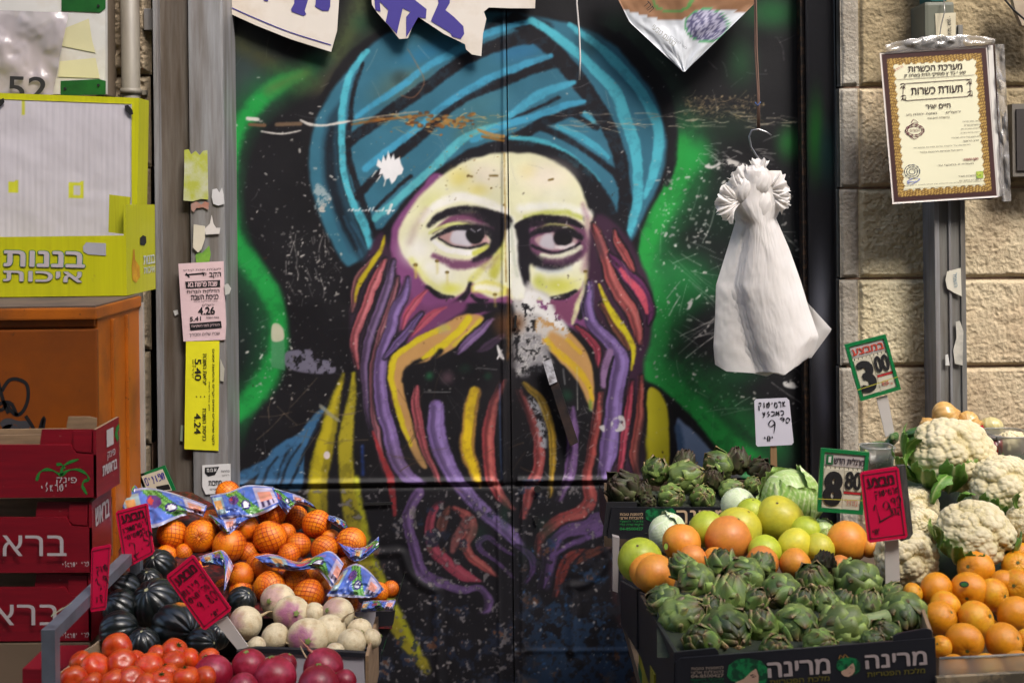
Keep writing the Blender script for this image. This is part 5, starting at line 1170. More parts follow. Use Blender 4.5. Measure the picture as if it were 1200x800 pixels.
def taper_tail(l=1.0, r=0.07, m=None, seed=1, z0=-0.95):
    rg = random.Random(seed); n = 9; V = []; F = []; x = y = 0
    for i in range(n):
        t = i / (n - 1); x += rg.uniform(-.05, .07) * l; y += rg.uniform(-.05, .05) * l; rr = r * (1 - t) ** 1.3 + .008
        V += [(x + rr * math.cos(a), y + rr * math.sin(a), z0 - t * l) for a in np.linspace(0, 2 * math.pi, 6, endpoint=False)]
    F = [[i * 6 + k, i * 6 + (k + 1) % 6, (i + 1) * 6 + (k + 1) % 6, (i + 1) * 6 + k] for i in range(n - 1) for k in range(6)]
    return data_from(V, F, m, name='root')
m_rad = rand_tint(mat('radish_skin', (138, 16, 40), 0.35, spec=0.45, rgb2=(178, 56, 84), scale2=1.4, thr=.6, var=0.12, bump=0.12, bscale=14, speck=((190, 140, 130), 10, .66, .5)), .8, 1.15)
D_rad = orb(lambda th, ph: (lambda r: (lambda x, y, z: (x, y, z * .98))(*sph(th, ph, r)))(wob(th, ph, 21, .03) * (1 + 0.10 * np.exp(-((math.pi - th) / 0.25) ** 2))), m_rad, name='radish')
D_rtail = taper_tail(1.1, .09, mat('radish_root', (196, 130, 110), .7), 3, -1.0)
D_stub = disc_star(5, 0.2, 0.95, mat('leaf_stub', (126, 140, 70), .7), .55, 0.10)
m_turn = rand_tint(mat('turnip_skin', (214, 196, 160), 0.5, spec=0.35, attr=True, rgb2=(178, 150, 110), scale2=2.2, thr=.62, sharp=.12, var=0.1, vscale=5, bump=0.3, bscale=9, speck=((130, 104, 70), 11, .63, .6)), .9, 1.1)
def c_turn(seed, amt):
    def f(th, ph, V):
        rg = np.random.default_rng(seed); a = rg.uniform(0, 6.28); s = np.clip((0.85 - th + 0.45 * np.cos(ph - a) + .12 * np.sin(ph * 7)) / 0.5, 0, 1)[..., None] * amt
        return np.array((214, 198, 162)) * (1 - s) + np.array((150, 76, 116)) * s
    return f
def f_turn(th, ph):
    r = wob(th, ph, 31, .035) * (1 + 0.16 * np.exp(-((math.pi - th) / 0.32) ** 2) + .05 * np.exp(-(th / .25) ** 2)); x, y, z = sph(th, ph, r); return x, y, z * .9
D_turn = [orb(f_turn, m_turn, 26, 36, c_turn(s, a), 'turnip') for s, a in ((1, .8), (2, .35), (3, .06))]
D_ttail = taper_tail(1.3, .1, mat('turnip_root', (180, 158, 120), .8), 5, -1.0)
m_sq = rand_tint(mat('acorn_squash_skin', (30, 34, 36), 0.3, spec=0.5, attr=True, var=0.15, vscale=2, bump=.1, bscale=6, k=.5, coat=0.15), .8, 1.2)
def f_sq(th, ph):
    rid = np.abs(np.cos(ph * 5)) ; r = wob(th, ph, 41, .03) * (0.94 + 0.065 * rid ** .6 * np.sin(th) ** .7); x, y, z = sph(th, ph, r); return x, y, z * 1.08
def c_sq(patch):
    def f(th, ph, V):
        c = np.zeros(th.shape + (3,)); c[:] = (18, 23, 24); c += np.array((6, 9, 5)) * (np.abs(np.cos(ph * 5)) < .25)[..., None]
        if patch: s = ss((.42 - np.hypot(th - 1.5, (ph - 1.2) * .8)) / .2)[..., None]; c = c * (1 - s) + np.array((214, 120, 30)) * s
        return c
    return f
D_sq = [orb(f_sq, m_sq, 30, 80, c_sq(p), 'squash') for p in (0, 1)]
D_scar = disc_star(7, 0.10, 0.98, mat('stem_scar', (176, 172, 130), .7), .85, .02)
m_on = rand_tint(mat('onion_skin', (216, 176, 110), 0.32, spec=0.5, attr=True, var=0.08, stretch=(6, 6, .8), coat=.2), .9, 1.1)
def f_on(th, ph):
    r = wob(th, ph, 51, .02) * (1 + .02 * np.cos(11 * ph) * np.sin(th)) ; x, y, z = sph(th, ph, r); return x, y, z * .86 + .22 * np.exp(-(th / .22) ** 2) - .06 * np.exp(-((math.pi - th) / .2) ** 2)
def c_on(a, b):
    def f(th, ph, V):
        s = (0.5 + 0.5 * np.sin(ph * 17 + np.sin(th * 3) * 2))[..., None] * .5 + .4 * np.exp(-(th / .5) ** 2)[..., None]; return np.array(a) * (1 - s) + np.array(b) * s
    return f
D_on = [orb(f_on, m_on, 26, 60, c_on(a, b), 'onion') for a, b in (((222, 178, 104), (188, 132, 62)), ((208, 196, 140), (196, 170, 100)))]
D_onroot = disc_star(9, .2, .0, mat('onion_roots', (150, 120, 80), .9), .4, .05)
m_zu = mat('zucchini_skin', (48, 88, 36), .3, spec=.5, rgb2=(84, 124, 60), scale2=3, stretch=(5, 5, .8), coat=.2)
def f_zu(th, ph): x, y, z = sph(th, ph, 1 + .03 * np.cos(8 * ph)); return x * .45 * (1 - .12 * np.cos(th)), y * .45 * (1 - .12 * np.cos(th)), np.sign(z) * np.abs(z) ** .75 * 1.6
D_zu = orb(f_zu, m_zu, 24, 32, name='zucchini'); D_zstem = disc_star(6, .2, 1.58, mat('zucchini_stem', (120, 140, 84), .7), .8, .08)
# pomelos and grapefruit
def peel(name, a, b): return rand_tint(mat(name, a, 0.42, spec=0.45, rgb2=b, scale2=1.3, sharp=.2, var=0.08, bump=0.2, bscale=26, coat=.06, speck=((120, 96, 40), 10, .69, .6)), .84, 1.08)
m_pg, m_py, m_go, m_gr = peel('pomelo_green_peel', (172, 190, 44), (196, 204, 60)), peel('pomelo_yellow_peel', (222, 206, 52), (206, 206, 70)), peel('grapefruit_peel', (238, 164, 52), (230, 136, 46)), peel('pink_grapefruit_peel', (216, 126, 62), (226, 146, 54))
def f_pom(s):
    return lambda th, ph: (lambda r: (lambda x, y, z: (x, y, z * .95 + .04 * np.exp(-(th / .5) ** 2)))(*sph(th, ph, r)))(wob(th, ph, s, .035) * (1 - .05 * np.exp(-(th / .16) ** 2)))
D_pg, D_py, D_go, D_gr = [orb(f_pom(60 + i), m, 26, 40, name='citrus') for i, m in enumerate((m_pg, m_py, m_go, m_gr))]
D_pcal = disc_star(6, .07, .965, mat('brown_button', (92, 74, 40), .8), .8, .02)

# --- artichokes: every bract is a part
m_bract = rand_tint(mat('artichoke_bract', (90, 110, 66), 0.45, spec=0.4, attr=True, var=0.12, vscale=3, bump=0.25, bscale=8, stretch=(3, 1, 3)), .6, 1.25)
m_bract_old = rand_tint(mat('dull_artichoke_bract', (90, 96, 60), 0.55, spec=0.3, attr=True, rgb2=(70, 52, 40), scale2=2, thr=.52, var=0.25, vscale=3, bump=0.25, bscale=8), .6, 1.1)
def bract_data(m, wid, curl, seed, tip=(96, 78, 52), basec=(156, 166, 96), mid=(60, 84, 34)):
    n, k = 7, 5; V = []; C = []
    for i in range(n):
        t = i / (n - 1); w = wid * (0.62 + 0.76 * t - 1.28 * t ** 2.5) if t < 1 else 0.012
        if t > .82 and t < 1: w = wid * 0.36
        for j in range(k):
            s = (j / (k - 1) - .5) * 2
            x = s * w; y = t * 1.0; z = 0.16 * (1 - s * s) * (1 - .5 * t) - .22 * t * t * (1 - curl) + curl * .25 * t ** 3 - .05
            V.append((x, y, z)); q = min(1, max(0, (t - .62) / .38)) ** 1.5; q0 = max(0, 1 - t / .5)
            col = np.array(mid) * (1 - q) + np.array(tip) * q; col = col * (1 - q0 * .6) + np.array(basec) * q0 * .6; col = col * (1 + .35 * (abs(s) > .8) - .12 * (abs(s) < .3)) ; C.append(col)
    F = grid_faces(n, k)[:, ::-1].tolist()
    nv = len(V); V += [(x, y, z - .035) for x, y, z in V]; C += C
    rim = [j for j in range(k)] + [i * k + k - 1 for i in range(1, n)] + [(n - 1) * k + j for j in range(k - 2, -1, -1)] + [i * k for i in range(n - 2, 0, -1)]
    F += [[nv + a for a in f[::-1]] for f in F[:]] ; F += [[a, b_, nv + b_, nv + a] for a, b_ in zip(rim, rim[1:] + rim[:1])]
    return data_from(V, F, m, lin(np.array(C)) * .85, name='bract')
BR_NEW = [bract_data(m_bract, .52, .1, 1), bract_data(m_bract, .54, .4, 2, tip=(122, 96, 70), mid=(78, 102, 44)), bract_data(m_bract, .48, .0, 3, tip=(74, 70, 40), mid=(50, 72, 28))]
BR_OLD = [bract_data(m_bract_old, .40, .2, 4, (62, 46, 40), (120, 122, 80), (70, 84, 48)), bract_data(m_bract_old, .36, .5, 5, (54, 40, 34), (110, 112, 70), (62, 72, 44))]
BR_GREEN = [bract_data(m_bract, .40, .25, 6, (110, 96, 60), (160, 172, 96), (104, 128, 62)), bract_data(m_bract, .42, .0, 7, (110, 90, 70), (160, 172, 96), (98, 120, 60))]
m_core = mat('artichoke_core', (44, 50, 28), .7)
D_core = orb(lambda th, ph: (lambda x, y, z: (x * .66, y * .66, z * .78))(*sph(th, ph)), m_core, 12, 16, name='core')
m_stem = mat('artichoke_stem', (116, 138, 80), .55, stretch=(6, 6, 1), rgb2=(150, 160, 110), scale2=2)
D_stem = data_from([(r * math.cos(a), r * math.sin(a), z) for z, r in ((-1.75, .22), (-1.74, .25), (-1.2, .24), (-.7, .3)) for a in np.linspace(0, 2 * math.pi, 12, endpoint=False)], [[i * 12 + k, i * 12 + (k + 1) % 12, (i + 1) * 12 + (k + 1) % 12, (i + 1) * 12 + k] for i in range(3) for k in range(12)] + [list(range(12))[::-1]], m_stem, name='stem')
def artichoke(px, py, r, d, label, group, tip=(0.2, -0.5, 0.8), style='new', n=38, open_=0.0, stem=False):
    brs = dict(new=BR_NEW, old=BR_OLD, green=BR_GREEN)[style]; rg = random.Random(int(px * 7 + py))
    o = bpy.data.objects.new('artichoke', None); COL.objects.link(o); o.empty_display_size = .03
    o.location = P(px, py, d); s = M(r, d); o.scale = (s, s, s)
    o.rotation_euler = Vector(tip).normalized().to_track_quat('Z', 'Y').to_euler(); props(o, label, 'artichoke', group)
    c = bpy.data.objects.new('core', D_core); COL.objects.link(c); c.parent = o
    if stem: c = bpy.data.objects.new('stem', D_stem); COL.objects.link(c); c.parent = o
    off = rg.uniform(0, 6.28)
    for k in range(n):
        t = (k + .5) / n; th = math.radians(128 - 118 * t ** 0.85) ; ph = off + k * 2.39996
        sz = (0.74 + 0.46 * math.sin(math.pi * min(1, t * 1.15)) - .22 * t) * rg.uniform(.9, 1.1)
        R_ = 0.86 - .10 * t
        nrm = Vector((math.sin(th) * math.cos(ph), math.sin(th) * math.sin(ph), math.cos(th)))
        up = Vector((-math.cos(th) * math.cos(ph), -math.cos(th) * math.sin(ph), math.sin(th)))
        flare = 0.06 + .4 * open_ * (1 - t) + rg.uniform(-.04, .08) + .06 * t
        y = (up * math.cos(flare) + nrm * math.sin(flare)).normalized(); z = (nrm * math.cos(flare) - up * math.sin(flare)).normalized(); x = y.cross(z)
        b_ = bpy.data.objects.new('bract', brs[rg.randrange(len(brs))]); COL.objects.link(b_); b_.parent = o
        pos = Vector((nrm.x * R_ * .82, nrm.y * R_ * .82, nrm.z * R_ * .95)) - up * sz * .42
        mm = Matrix(((x.x, y.x, z.x, pos.x), (x.y, y.y, z.y, pos.y), (x.z, y.z, z.z, pos.z), (0, 0, 0, 1)))
        b_.matrix_local = mm @ Matrix.Diagonal((sz, sz, sz, 1))
    return o

# --- cauliflowers
m_caul = rand_tint(mat('cauliflower_curd', (232, 218, 176), 0.6, spec=0.3, attr=True, var=0.05, vscale=4, bump=0.2, bscale=24, sss=0.0), .92, 1.05)
m_cleaf = mat('cauliflower_leaf', (110, 150, 60), .45, attr=True, var=.12, vscale=5, bump=.3, bscale=9)
def caul_data(seed):
    rg = np.random.default_rng(seed)
    nth, nph = 120, 200
    th, ph = np.meshgrid(np.linspace(0.0, math.pi * .86, nth), np.linspace(0, 2 * math.pi, nph, endpoint=False), indexing='ij')
    D = np.stack(sph(th, ph), -1).reshape(-1, 3)
    def pts(n, j):
        i = np.arange(n) + .5; z = 1 - 2 * i / n; a = i * 2.39996; r = np.sqrt(1 - z * z); q = np.stack([r * np.cos(a), r * np.sin(a), z], -1) + rg.normal(0, j, (n, 3)); return q / np.linalg.norm(q, axis=1, keepdims=True)
    def caps(n, j, h, k):
        q = pts(n, j); rad = k * math.sqrt(4 / n); sc = rg.uniform(.75, 1.15, n); out = np.zeros(len(D))
        for s in range(0, len(D), 4000):
            d2 = 2 - 2 * D[s:s + 4000] @ q.T; out[s:s + 4000] = np.max(np.sqrt(np.clip(1 - d2 / (rad * sc) ** 2, 0, 1)) * sc, 1)
        return out * h
    b1 = caps(34, .10, .17, 1.25); b2 = caps(260, .03, .065, 1.2); b3 = caps(1300, .02, .022, 1.2)
    r = .80 + b1 + b2 + b3
    V = D * r[:, None]; V[:, 2] *= .82
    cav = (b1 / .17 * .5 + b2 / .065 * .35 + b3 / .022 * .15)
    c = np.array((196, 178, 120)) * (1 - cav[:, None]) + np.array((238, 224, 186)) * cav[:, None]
    F = grid_faces(nth, nph, True)[:, ::-1]
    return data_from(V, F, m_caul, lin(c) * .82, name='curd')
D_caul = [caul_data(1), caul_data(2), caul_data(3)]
def leaf_data(m, L_=1.6, w=.5, rib=(190, 200, 140), col=(92, 136, 48), curl=.6, seed=0, rag=.1, cup=.35):
    rg = np.random.default_rng(seed); n, k = 16, 11
    t, s = np.meshgrid(np.linspace(0, 1, n), np.linspace(-1, 1, k), indexing='ij')
    W = w * (0.28 + 1.1 * t - .95 * t ** 3.2) * (1 + rag * (smooth_noise((n, k), 8, seed, 2) - .5) * np.abs(s) * 4)
    x = s * W; z = cup * (s * s) * W * 1.4 + .05 * np.sin(s * 9 + t * 12) * np.abs(s) - .06 * np.exp(-(s / .14) ** 2); y = t * L_
    ang = curl * t * 1.6; y2 = np.where(curl == 0, y, L_ * np.sin(ang) / (curl * 1.6 + 1e-6)); z2 = L_ * (1 - np.cos(ang)) / (curl * 1.6 + 1e-6)
    V = np.stack([x, y2, z + z2], -1)
    vein = np.exp(-(s / (.16 * (1.2 - t))) ** 2) + .4 * (np.abs(np.sin((t * 9 - np.abs(s) * 3.2) * math.pi)) < .16)
    vein = np.clip(vein, 0, 1)[..., None]; c = np.array(col) * (1 - vein) + np.array(rib) * vein
    F = grid_faces(n, k).tolist(); nv = n * k
    V2 = np.concatenate([V.reshape(-1, 3), V.reshape(-1, 3) - np.array([0, 0, .02])]); F2 = F + [[a + nv for a in f[::-1]] for f in F]
    rim = [j for j in range(k)] + [i * k + k - 1 for i in range(1, n)] + [(n - 1) * k + j for j in range(k - 2, -1, -1)] + [i * k for i in range(n - 2, 0, -1)]
    F2 += [[b_, a, nv + a, nv + b_] for a, b_ in zip(rim, rim[1:] + rim[:1])]
    return data_from(V2, F2, m, lin(np.concatenate([c.reshape(-1, 3)] * 2)) * .8, name='leaf')
D_cleaf = [leaf_data(m_cleaf, 1.35, .42, curl=.75, seed=2), leaf_data(m_cleaf, 1.1, .3, (206, 212, 160), (130, 160, 76), .6, 3)]
def cauliflower(px, py, rx, ry, d, label, data=0, leaves=(), tip=(0, -.45, .9), hide=False):
    o = bpy.data.objects.new('cauliflower', D_caul[data]); COL.objects.link(o); o.location = P(px, py, d)
    s = M(rx * 1.06, d); o.scale = (s, s, s * min(1.25, (ry / rx) * 1.15)); o.rotation_euler = Vector(tip).normalized().to_track_quat('Z', 'Y').to_euler()
    props(o, label, 'cauliflower', 'cauliflowers heaped below the conduit'); ORI[o] = o.location.copy()
    for a, el, sc, k in leaves:      # a: direction round the curd (radians), el: how far it rises
        l = bpy.data.objects.new('leaf', D_cleaf[k]); COL.objects.link(l); l.parent = o
        out = Vector((math.cos(a), math.sin(a), 0)); l.location = out * .55 + Vector((0, 0, -.72))
        y = (out * math.cos(el) + Vector((0, 0, 1)) * math.sin(el)).normalized(); x = Vector((-math.sin(a), math.cos(a), 0)); z = x.cross(y)
        if z.dot(out) > 0: x = -x; z = -z
        l.matrix_local = Matrix.Translation(l.location) @ Matrix(((x.x, y.x, z.x), (x.y, y.y, z.y), (x.z, y.z, z.z))).to_4x4() @ Matrix.Diagonal((sc, sc, sc, 1))
    return o
# --- cabbages
m_cab = rand_tint(mat('cabbage_leaf', (190, 210, 140), .38, spec=.45, attr=True, var=.06, vscale=4, bump=.12, bscale=8, sss=.1), .95, 1.05)
def veins(th, ph, a0, n=9):
    """relief of a leaf whose midrib climbs the ball along longitude a0"""
    p = (ph - a0 + math.pi) % (2 * math.pi) - math.pi; t = math.pi - th; x = p * np.sin(th)
    v = np.exp(-(x / (.05 + .05 * np.exp(-t))) ** 2)
    for k in range(n):
        t0 = .35 + k * .27
        for sg in (1, -1): v = v + .8 * np.exp(-((t - t0 - sg * x * .75 - .15 * np.abs(x) ** 2) / .028) ** 2) * (sg * x > 0)
    v = v + .35 * (smooth_noise(th.shape, 22, int(a0 * 10) + 3, 3) > .62)
    return np.clip(v, 0, 1)
def cab_ball(seed, light, dark):
    def f(th, ph):
        v = veins(th, ph, .7); return sph(th, ph, wob(th, ph, seed, .03) * .95 + .02 * v)
    return orb(f, m_cab, 60, 120, lambda th, ph, V: np.array(dark) * (1 - veins(th, ph, .7)[..., None]) + np.array(light) * veins(th, ph, .7)[..., None], 'cabbage')
def cab_leaf(a0, half, thtop, seed, light, dark, lift=.02):
    n, m_ = 50, 60; t, p = np.meshgrid(np.linspace(0, 1, n), np.linspace(-1, 1, m_), indexing='ij')
    nz = smooth_noise((n, m_), 7, seed, 3); th = math.pi - t * (math.pi - thtop) * (1 - .25 * p * p + .12 * (nz - .5)); th = np.clip(th, .02, math.pi); ph = a0 + p * half * (.75 + .3 * np.sin(math.pi * t))
    v = veins(th, ph, a0); e = np.clip(np.maximum(np.abs(p), t) - .8, 0, 1) / .2; r = wob(th, ph, 70, .03) * .97 + lift + .022 * v + e ** 2 * (.10 * nz + .03 + .05 * np.sin(ph * 14 + th * 9))
    V = np.stack(sph(th, ph, r), -1); c = np.array(dark) * (1 - v[..., None]) + np.array(light) * v[..., None]
    c = c * (1 - .0 * e[..., None]); F = grid_faces(n, m_).tolist()
    return data_from(V.reshape(-1, 3), F, m_cab, lin(c) * .8, name='leaf')
LG, DG, WG = (222, 232, 186), (146, 186, 92), (196, 214, 160)
D_cab = cab_ball(71, LG, (176, 204, 122)); D_cableaf = [cab_leaf(.7, 1.5, .5, 1, LG, (168, 198, 108), .02), cab_leaf(2.9, 1.5, .3, 2, LG, DG, .05), cab_leaf(4.9, 1.3, .8, 3, LG, (156, 192, 98), .04)]
D_cabw = cab_ball(72, (232, 236, 214), (206, 220, 176)); D_cabwleaf = [cab_leaf(4.2, 1.4, .4, 5, (236, 240, 220), (204, 220, 170), .03)]
# ------------------------------------------------------------------ cabinet and cartons on the left
orm = mat('orange_enamel', (178, 94, 12), 0.5, rgb2=(120, 66, 24), scale2=7, thr=.60, var=.12, speck=((70, 44, 26), 40, .66, .7), bump=.1, bscale=8, spec=.4)
ordk = mat('orange_door_enamel', (134, 66, 4), 0.5, rgb2=(104, 52, 12), scale2=4, thr=.60, var=.12, speck=((60, 36, 20), 50, .68, .7), spec=.4)
dusty = mat('dusty_top', (104, 84, 68), 0.9, rgb2=(66, 54, 46), scale2=6)
cab = thing('metal_cabinet', 'orange painted metal cabinet with black graffiti on its door', 'cabinet', (-1.2, -0.5, 0))
cx = P(116, 500, 2.85).x; yf, yb = 2.85 - WALL_D, 3.18 - WALL_D; ztop = P(100, 358, 2.85).z
box('body', -2.2, cx - .004, yf + .012, yb, 0.0, ztop - .03, orm, cab); box('top_slab', -2.2, cx + .002, yf - .012, yb + .003, ztop - .03, ztop - .004, orm, cab, b=.004)
box('dust_sheet', -2.2, cx - .004, yf - .006, yb, ztop - .0035, ztop, dusty, cab, b=0)
box('door_panel', -2.2, P(112, 500, 2.83).x, yf - .004, yf + .010, .2, P(100, 386, 2.84).z, ordk, cab, b=.004); box('upper_rail', -2.2, P(110, 500, 2.84).x, yf + .002, yf + .011, P(100, 383, 2.84).z, P(100, 374, 2.84).z, orm, cab, b=.002)
for y0, y1 in ((yf + .10, yf + .118), (yf + .21, yf + .225)): box('side_rib', cx - .004, cx + .004, y0, y1, .05, ztop - .04, orm, cab, b=.002)
box('white_edge', cx - .01, cx + .006, yb, yb + .012, 0, ztop - .02, mat('white_edge', (170, 160, 150), .6), cab, b=.001)
gd = 2.8452
ribbon('graffiti', [[(2, 458), (10, 446), (20, 444), (31, 450), (33, 465), (28, 480), (20, 486), (12, 480), (8, 474), (2, 480), (-6, 478)], [(-4, 440), (4, 470), (10, 484)], [(-8, 476), (6, 471), (14, 474), (20, 487)], [(30, 487), (36, 496), (44, 508), (50, 492), (53, 489)], [(52, 491), (49, 508)]], 4.2, gd, (14, 11, 14), cab, taper=False)
ribbon('graffiti_blot', [[(2, 500), (14, 494), (26, 498), (34, 502)], [(4, 506), (18, 502), (30, 508)]], 12, gd + .0005, (60, 58, 62), cab)
# --- generic open carton of boards
def carton(parent, a, b_, c, e, z0, z1, m_out, m_in, rim=0.006, tops=None, front_cut=None):
    """four standing boards on plan corners a(front left) b(front right) c(back right) e(back left)"""
    q = [Vector((v[0], v[1], 0)) for v in (a, b_, c, e)]
    cen = sum(q, Vector()) / 4
    for i, (u, v, nm) in enumerate(((q[0], q[1], 'front_board'), (q[1], q[2], 'end_board'), (q[2], q[3], 'back_board'), (q[3], q[0], 'end_board'))):
        du = (cen - u); dv = (cen - v); n_ = Vector((-(v - u).y, (v - u).x, 0)).normalized() * rim
        if n_.dot(cen - u) < 0: n_ = -n_
        zt = z1 if tops is None else tops[i]
        V = [(u.x, u.y, z0), (v.x, v.y, z0), (v.x, v.y, zt), (u.x, u.y, zt), (u.x + n_.x, u.y + n_.y, z0), (v.x + n_.x, v.y + n_.y, z0), (v.x + n_.x, v.y + n_.y, zt), (u.x + n_.x, u.y + n_.y, zt)]
        mesh(nm, V, [[0, 1, 2, 3], [5, 4, 7, 6], [3, 2, 6, 7], [1, 0, 4, 5], [0, 3, 7, 4], [2, 1, 5, 6]], [m_out, m_in], parent, fmat=[0, 1, 1, 1, 1, 1])
    mesh('floor_board', [(v.x, v.y, z0 + .01) for v in q] + [(v.x, v.y, z0) for v in q], [[0, 1, 2, 3], [7, 6, 5, 4]], m_in, parent)
def xy(px, py, d): v = P(px, py, d); return (v.x, v.y)
kraft = mat('kraft_board', (158, 128, 96), .85, rgb2=(130, 104, 78), scale2=8, stretch=(1, 1, 8)); kraft_d = mat('kraft_inside', (112, 92, 72), .9)
# --- banana cartons
yel = mat('yellow_print_board', (192, 192, 16), .42, rgb2=(186, 184, 20), scale2=5, speck=((150, 140, 60), 18, .70, .5), var=.06, vscale=3, bump=.12, bscale=5, stretch=(26, 26, 1)); yel_d = mat('yellow_print_shade', (176, 176, 22), .5, stretch=(26, 26, 1), bump=.2, bscale=5)
grayb = mat('grey_white_board', (186, 180, 188), .6, rgb2=(160, 152, 158), scale2=4, var=.05, bump=.35, bscale=4, stretch=(24, 24, .8))
bz = ztop + .002
bc = thing('banana_carton', 'yellow banana carton with grey Hebrew lettering lying on the orange cabinet', 'carton', P(60, 342, 3.1))
FD = 3.12; fx = P(148, 300, FD)
zt = P(148, 276, FD).z; A_ = (P(-60, 300, FD).x, FD - WALL_D); B_ = (fx.x, FD - WALL_D); C_ = (P(182, 300, FD + .235).x, FD + .235 - WALL_D); E_ = (A_[0], C_[1])
zs = P(182, 250, FD + .2).z
carton(bc, A_, B_, C_, E_, bz, zt, yel, yel_d, .006, tops=(zt, zt + .075, zt, zt))
prism('corner_post', [(128, 228), (152.5, 231), (149, 275), (127, 272)], FD + .03, .006, yel_d, bc)
hx = [(97, 289), (101, 284), (124, 285), (124, 299.5), (103, 298), (98, 295)]
prism('hand_hole', hx, FD - .0015, .001, mat('grey_gap', (168, 166, 172), .6), bc)
# lettering on front
TG = (40, 120, 60)
text_px('lettering_edge', heb('בננות'), 52, 303.5, 93, 17.5, FD - .0008, TG, bc, -1, bold=.075); text_px('lettering', heb('בננות'), 52, 303.5, 93, 17.5, FD - .0026, (186, 176, 178), bc, -1, bold=.04)
text_px('lettering_edge', heb('איכות'), 50, 324, 91, 11.5, FD - .0008, TG, bc, -1, bold=.07); text_px('lettering', heb('איכות'), 50, 324, 91, 11.5, FD - .0026, (186, 176, 178), bc, -1, bold=.035)
# end face details
u = (Vector((C_[0], C_[1], 0)) - Vector((B_[0], B_[1], 0))); ul = u.length; u.normalize(); nn = Vector((u.y, -u.x, 0)); zz = Vector((0, 0, 1))
def on_end(t, z, off=.001): return Vector((B_[0], B_[1], 0)) + u * (ul * t) + zz * z + nn * off
H_ = zt + .075 - bz
def end_poly(name, pts, m, off=.001): mesh(name, [tuple(on_end(t, bz + z * H_, off)) for t, z in pts], [list(range(len(pts)))], m, bc)
end_poly('hand_hole', [(.45, .54), (.45, .62), (.55, .65), (.66, .63), (.67, .56), (.6, .53)], hole)
end_poly('banana_print', [(.22, .50), (.26, .5), (.28, .38), (.42, .30), (.44, .18), (.30, .12), (.18, .16), (.16, .3)], mat('banana_yellow', (224, 170, 20), .5, rgb2=(180, 120, 20), scale2=30))
text_on('lettering', heb('בננות'), on_end(.76, bz + .36 * H_, .0012), u, zz, ul * .4, H_ * .10, (206, 210, 206), bc, .02); text_on('lettering', heb('איכות'), on_end(.76, bz + .24 * H_, .0012), u, zz, ul * .38, H_ * .07, (206, 210, 206), bc, .01)
bu = thing('banana_carton', 'upended banana carton showing its dented white base with yellow edges', 'carton', P(80, 190, 3.3))
UD = 3.30
prism('edge_board', [(-60, 107), (163, 115), (160, 280), (-60, 280)], UD, .09, yel, bu)
n, m_ = 90, 110; V_, U_ = np.meshgrid(np.linspace(0, 1, n), np.linspace(0, 1, m_), indexing='ij'); nz = smooth_noise((n, m_), 5, 91, 4); qx = -60 + 214 * U_; 
c = np.zeros(U_.shape + (3,)); c[:] = (192, 186, 192); qy = 114 + 8 * U_ + 166 * V_
for x0, x1, y0, y1 in ((9, 22, 212, 226), (81, 99, 213, 232)): c = np.where(((qx > x0) & (qx < x1) & (qy > y0) & (qy < y1))[..., None], (196, 196, 40), c)
c = np.where(((qx > 86) & (qx < 94) & (qy > 217) & (qy < 228))[..., None], (186, 182, 180), c); c = np.where(((np.abs(qx - 27) < 1.5) & (qy > 115) & (qy < 135))[..., None], (190, 190, 60), c)
X = np.array([[P(qx[i, j], qy[i, j], UD - .002 - .006 * (nz[i, j] - .5) - .0004 * math.sin(qx[i, j] * .9)) for j in range(m_)] for i in range(n)])
gridmesh('base_sheet', X, mat('white_board_print', (190, 186, 190), .6, attr=True, var=.05, bump=.08, bscale=5, stretch=(20, 20, 1)), bu, cols=lin(c) * .82, thick=.003, flip=True)
prism('vent_hole', [(146, 124), (150, 123), (155, 129), (156, 134), (152, 135), (147, 130)], UD - .009, .002, hole, bu); prism('vent_hole', [(-2, 118), (4, 115), (5, 120), (0, 125), (-4, 125)], UD - .009, .002, hole, bu)
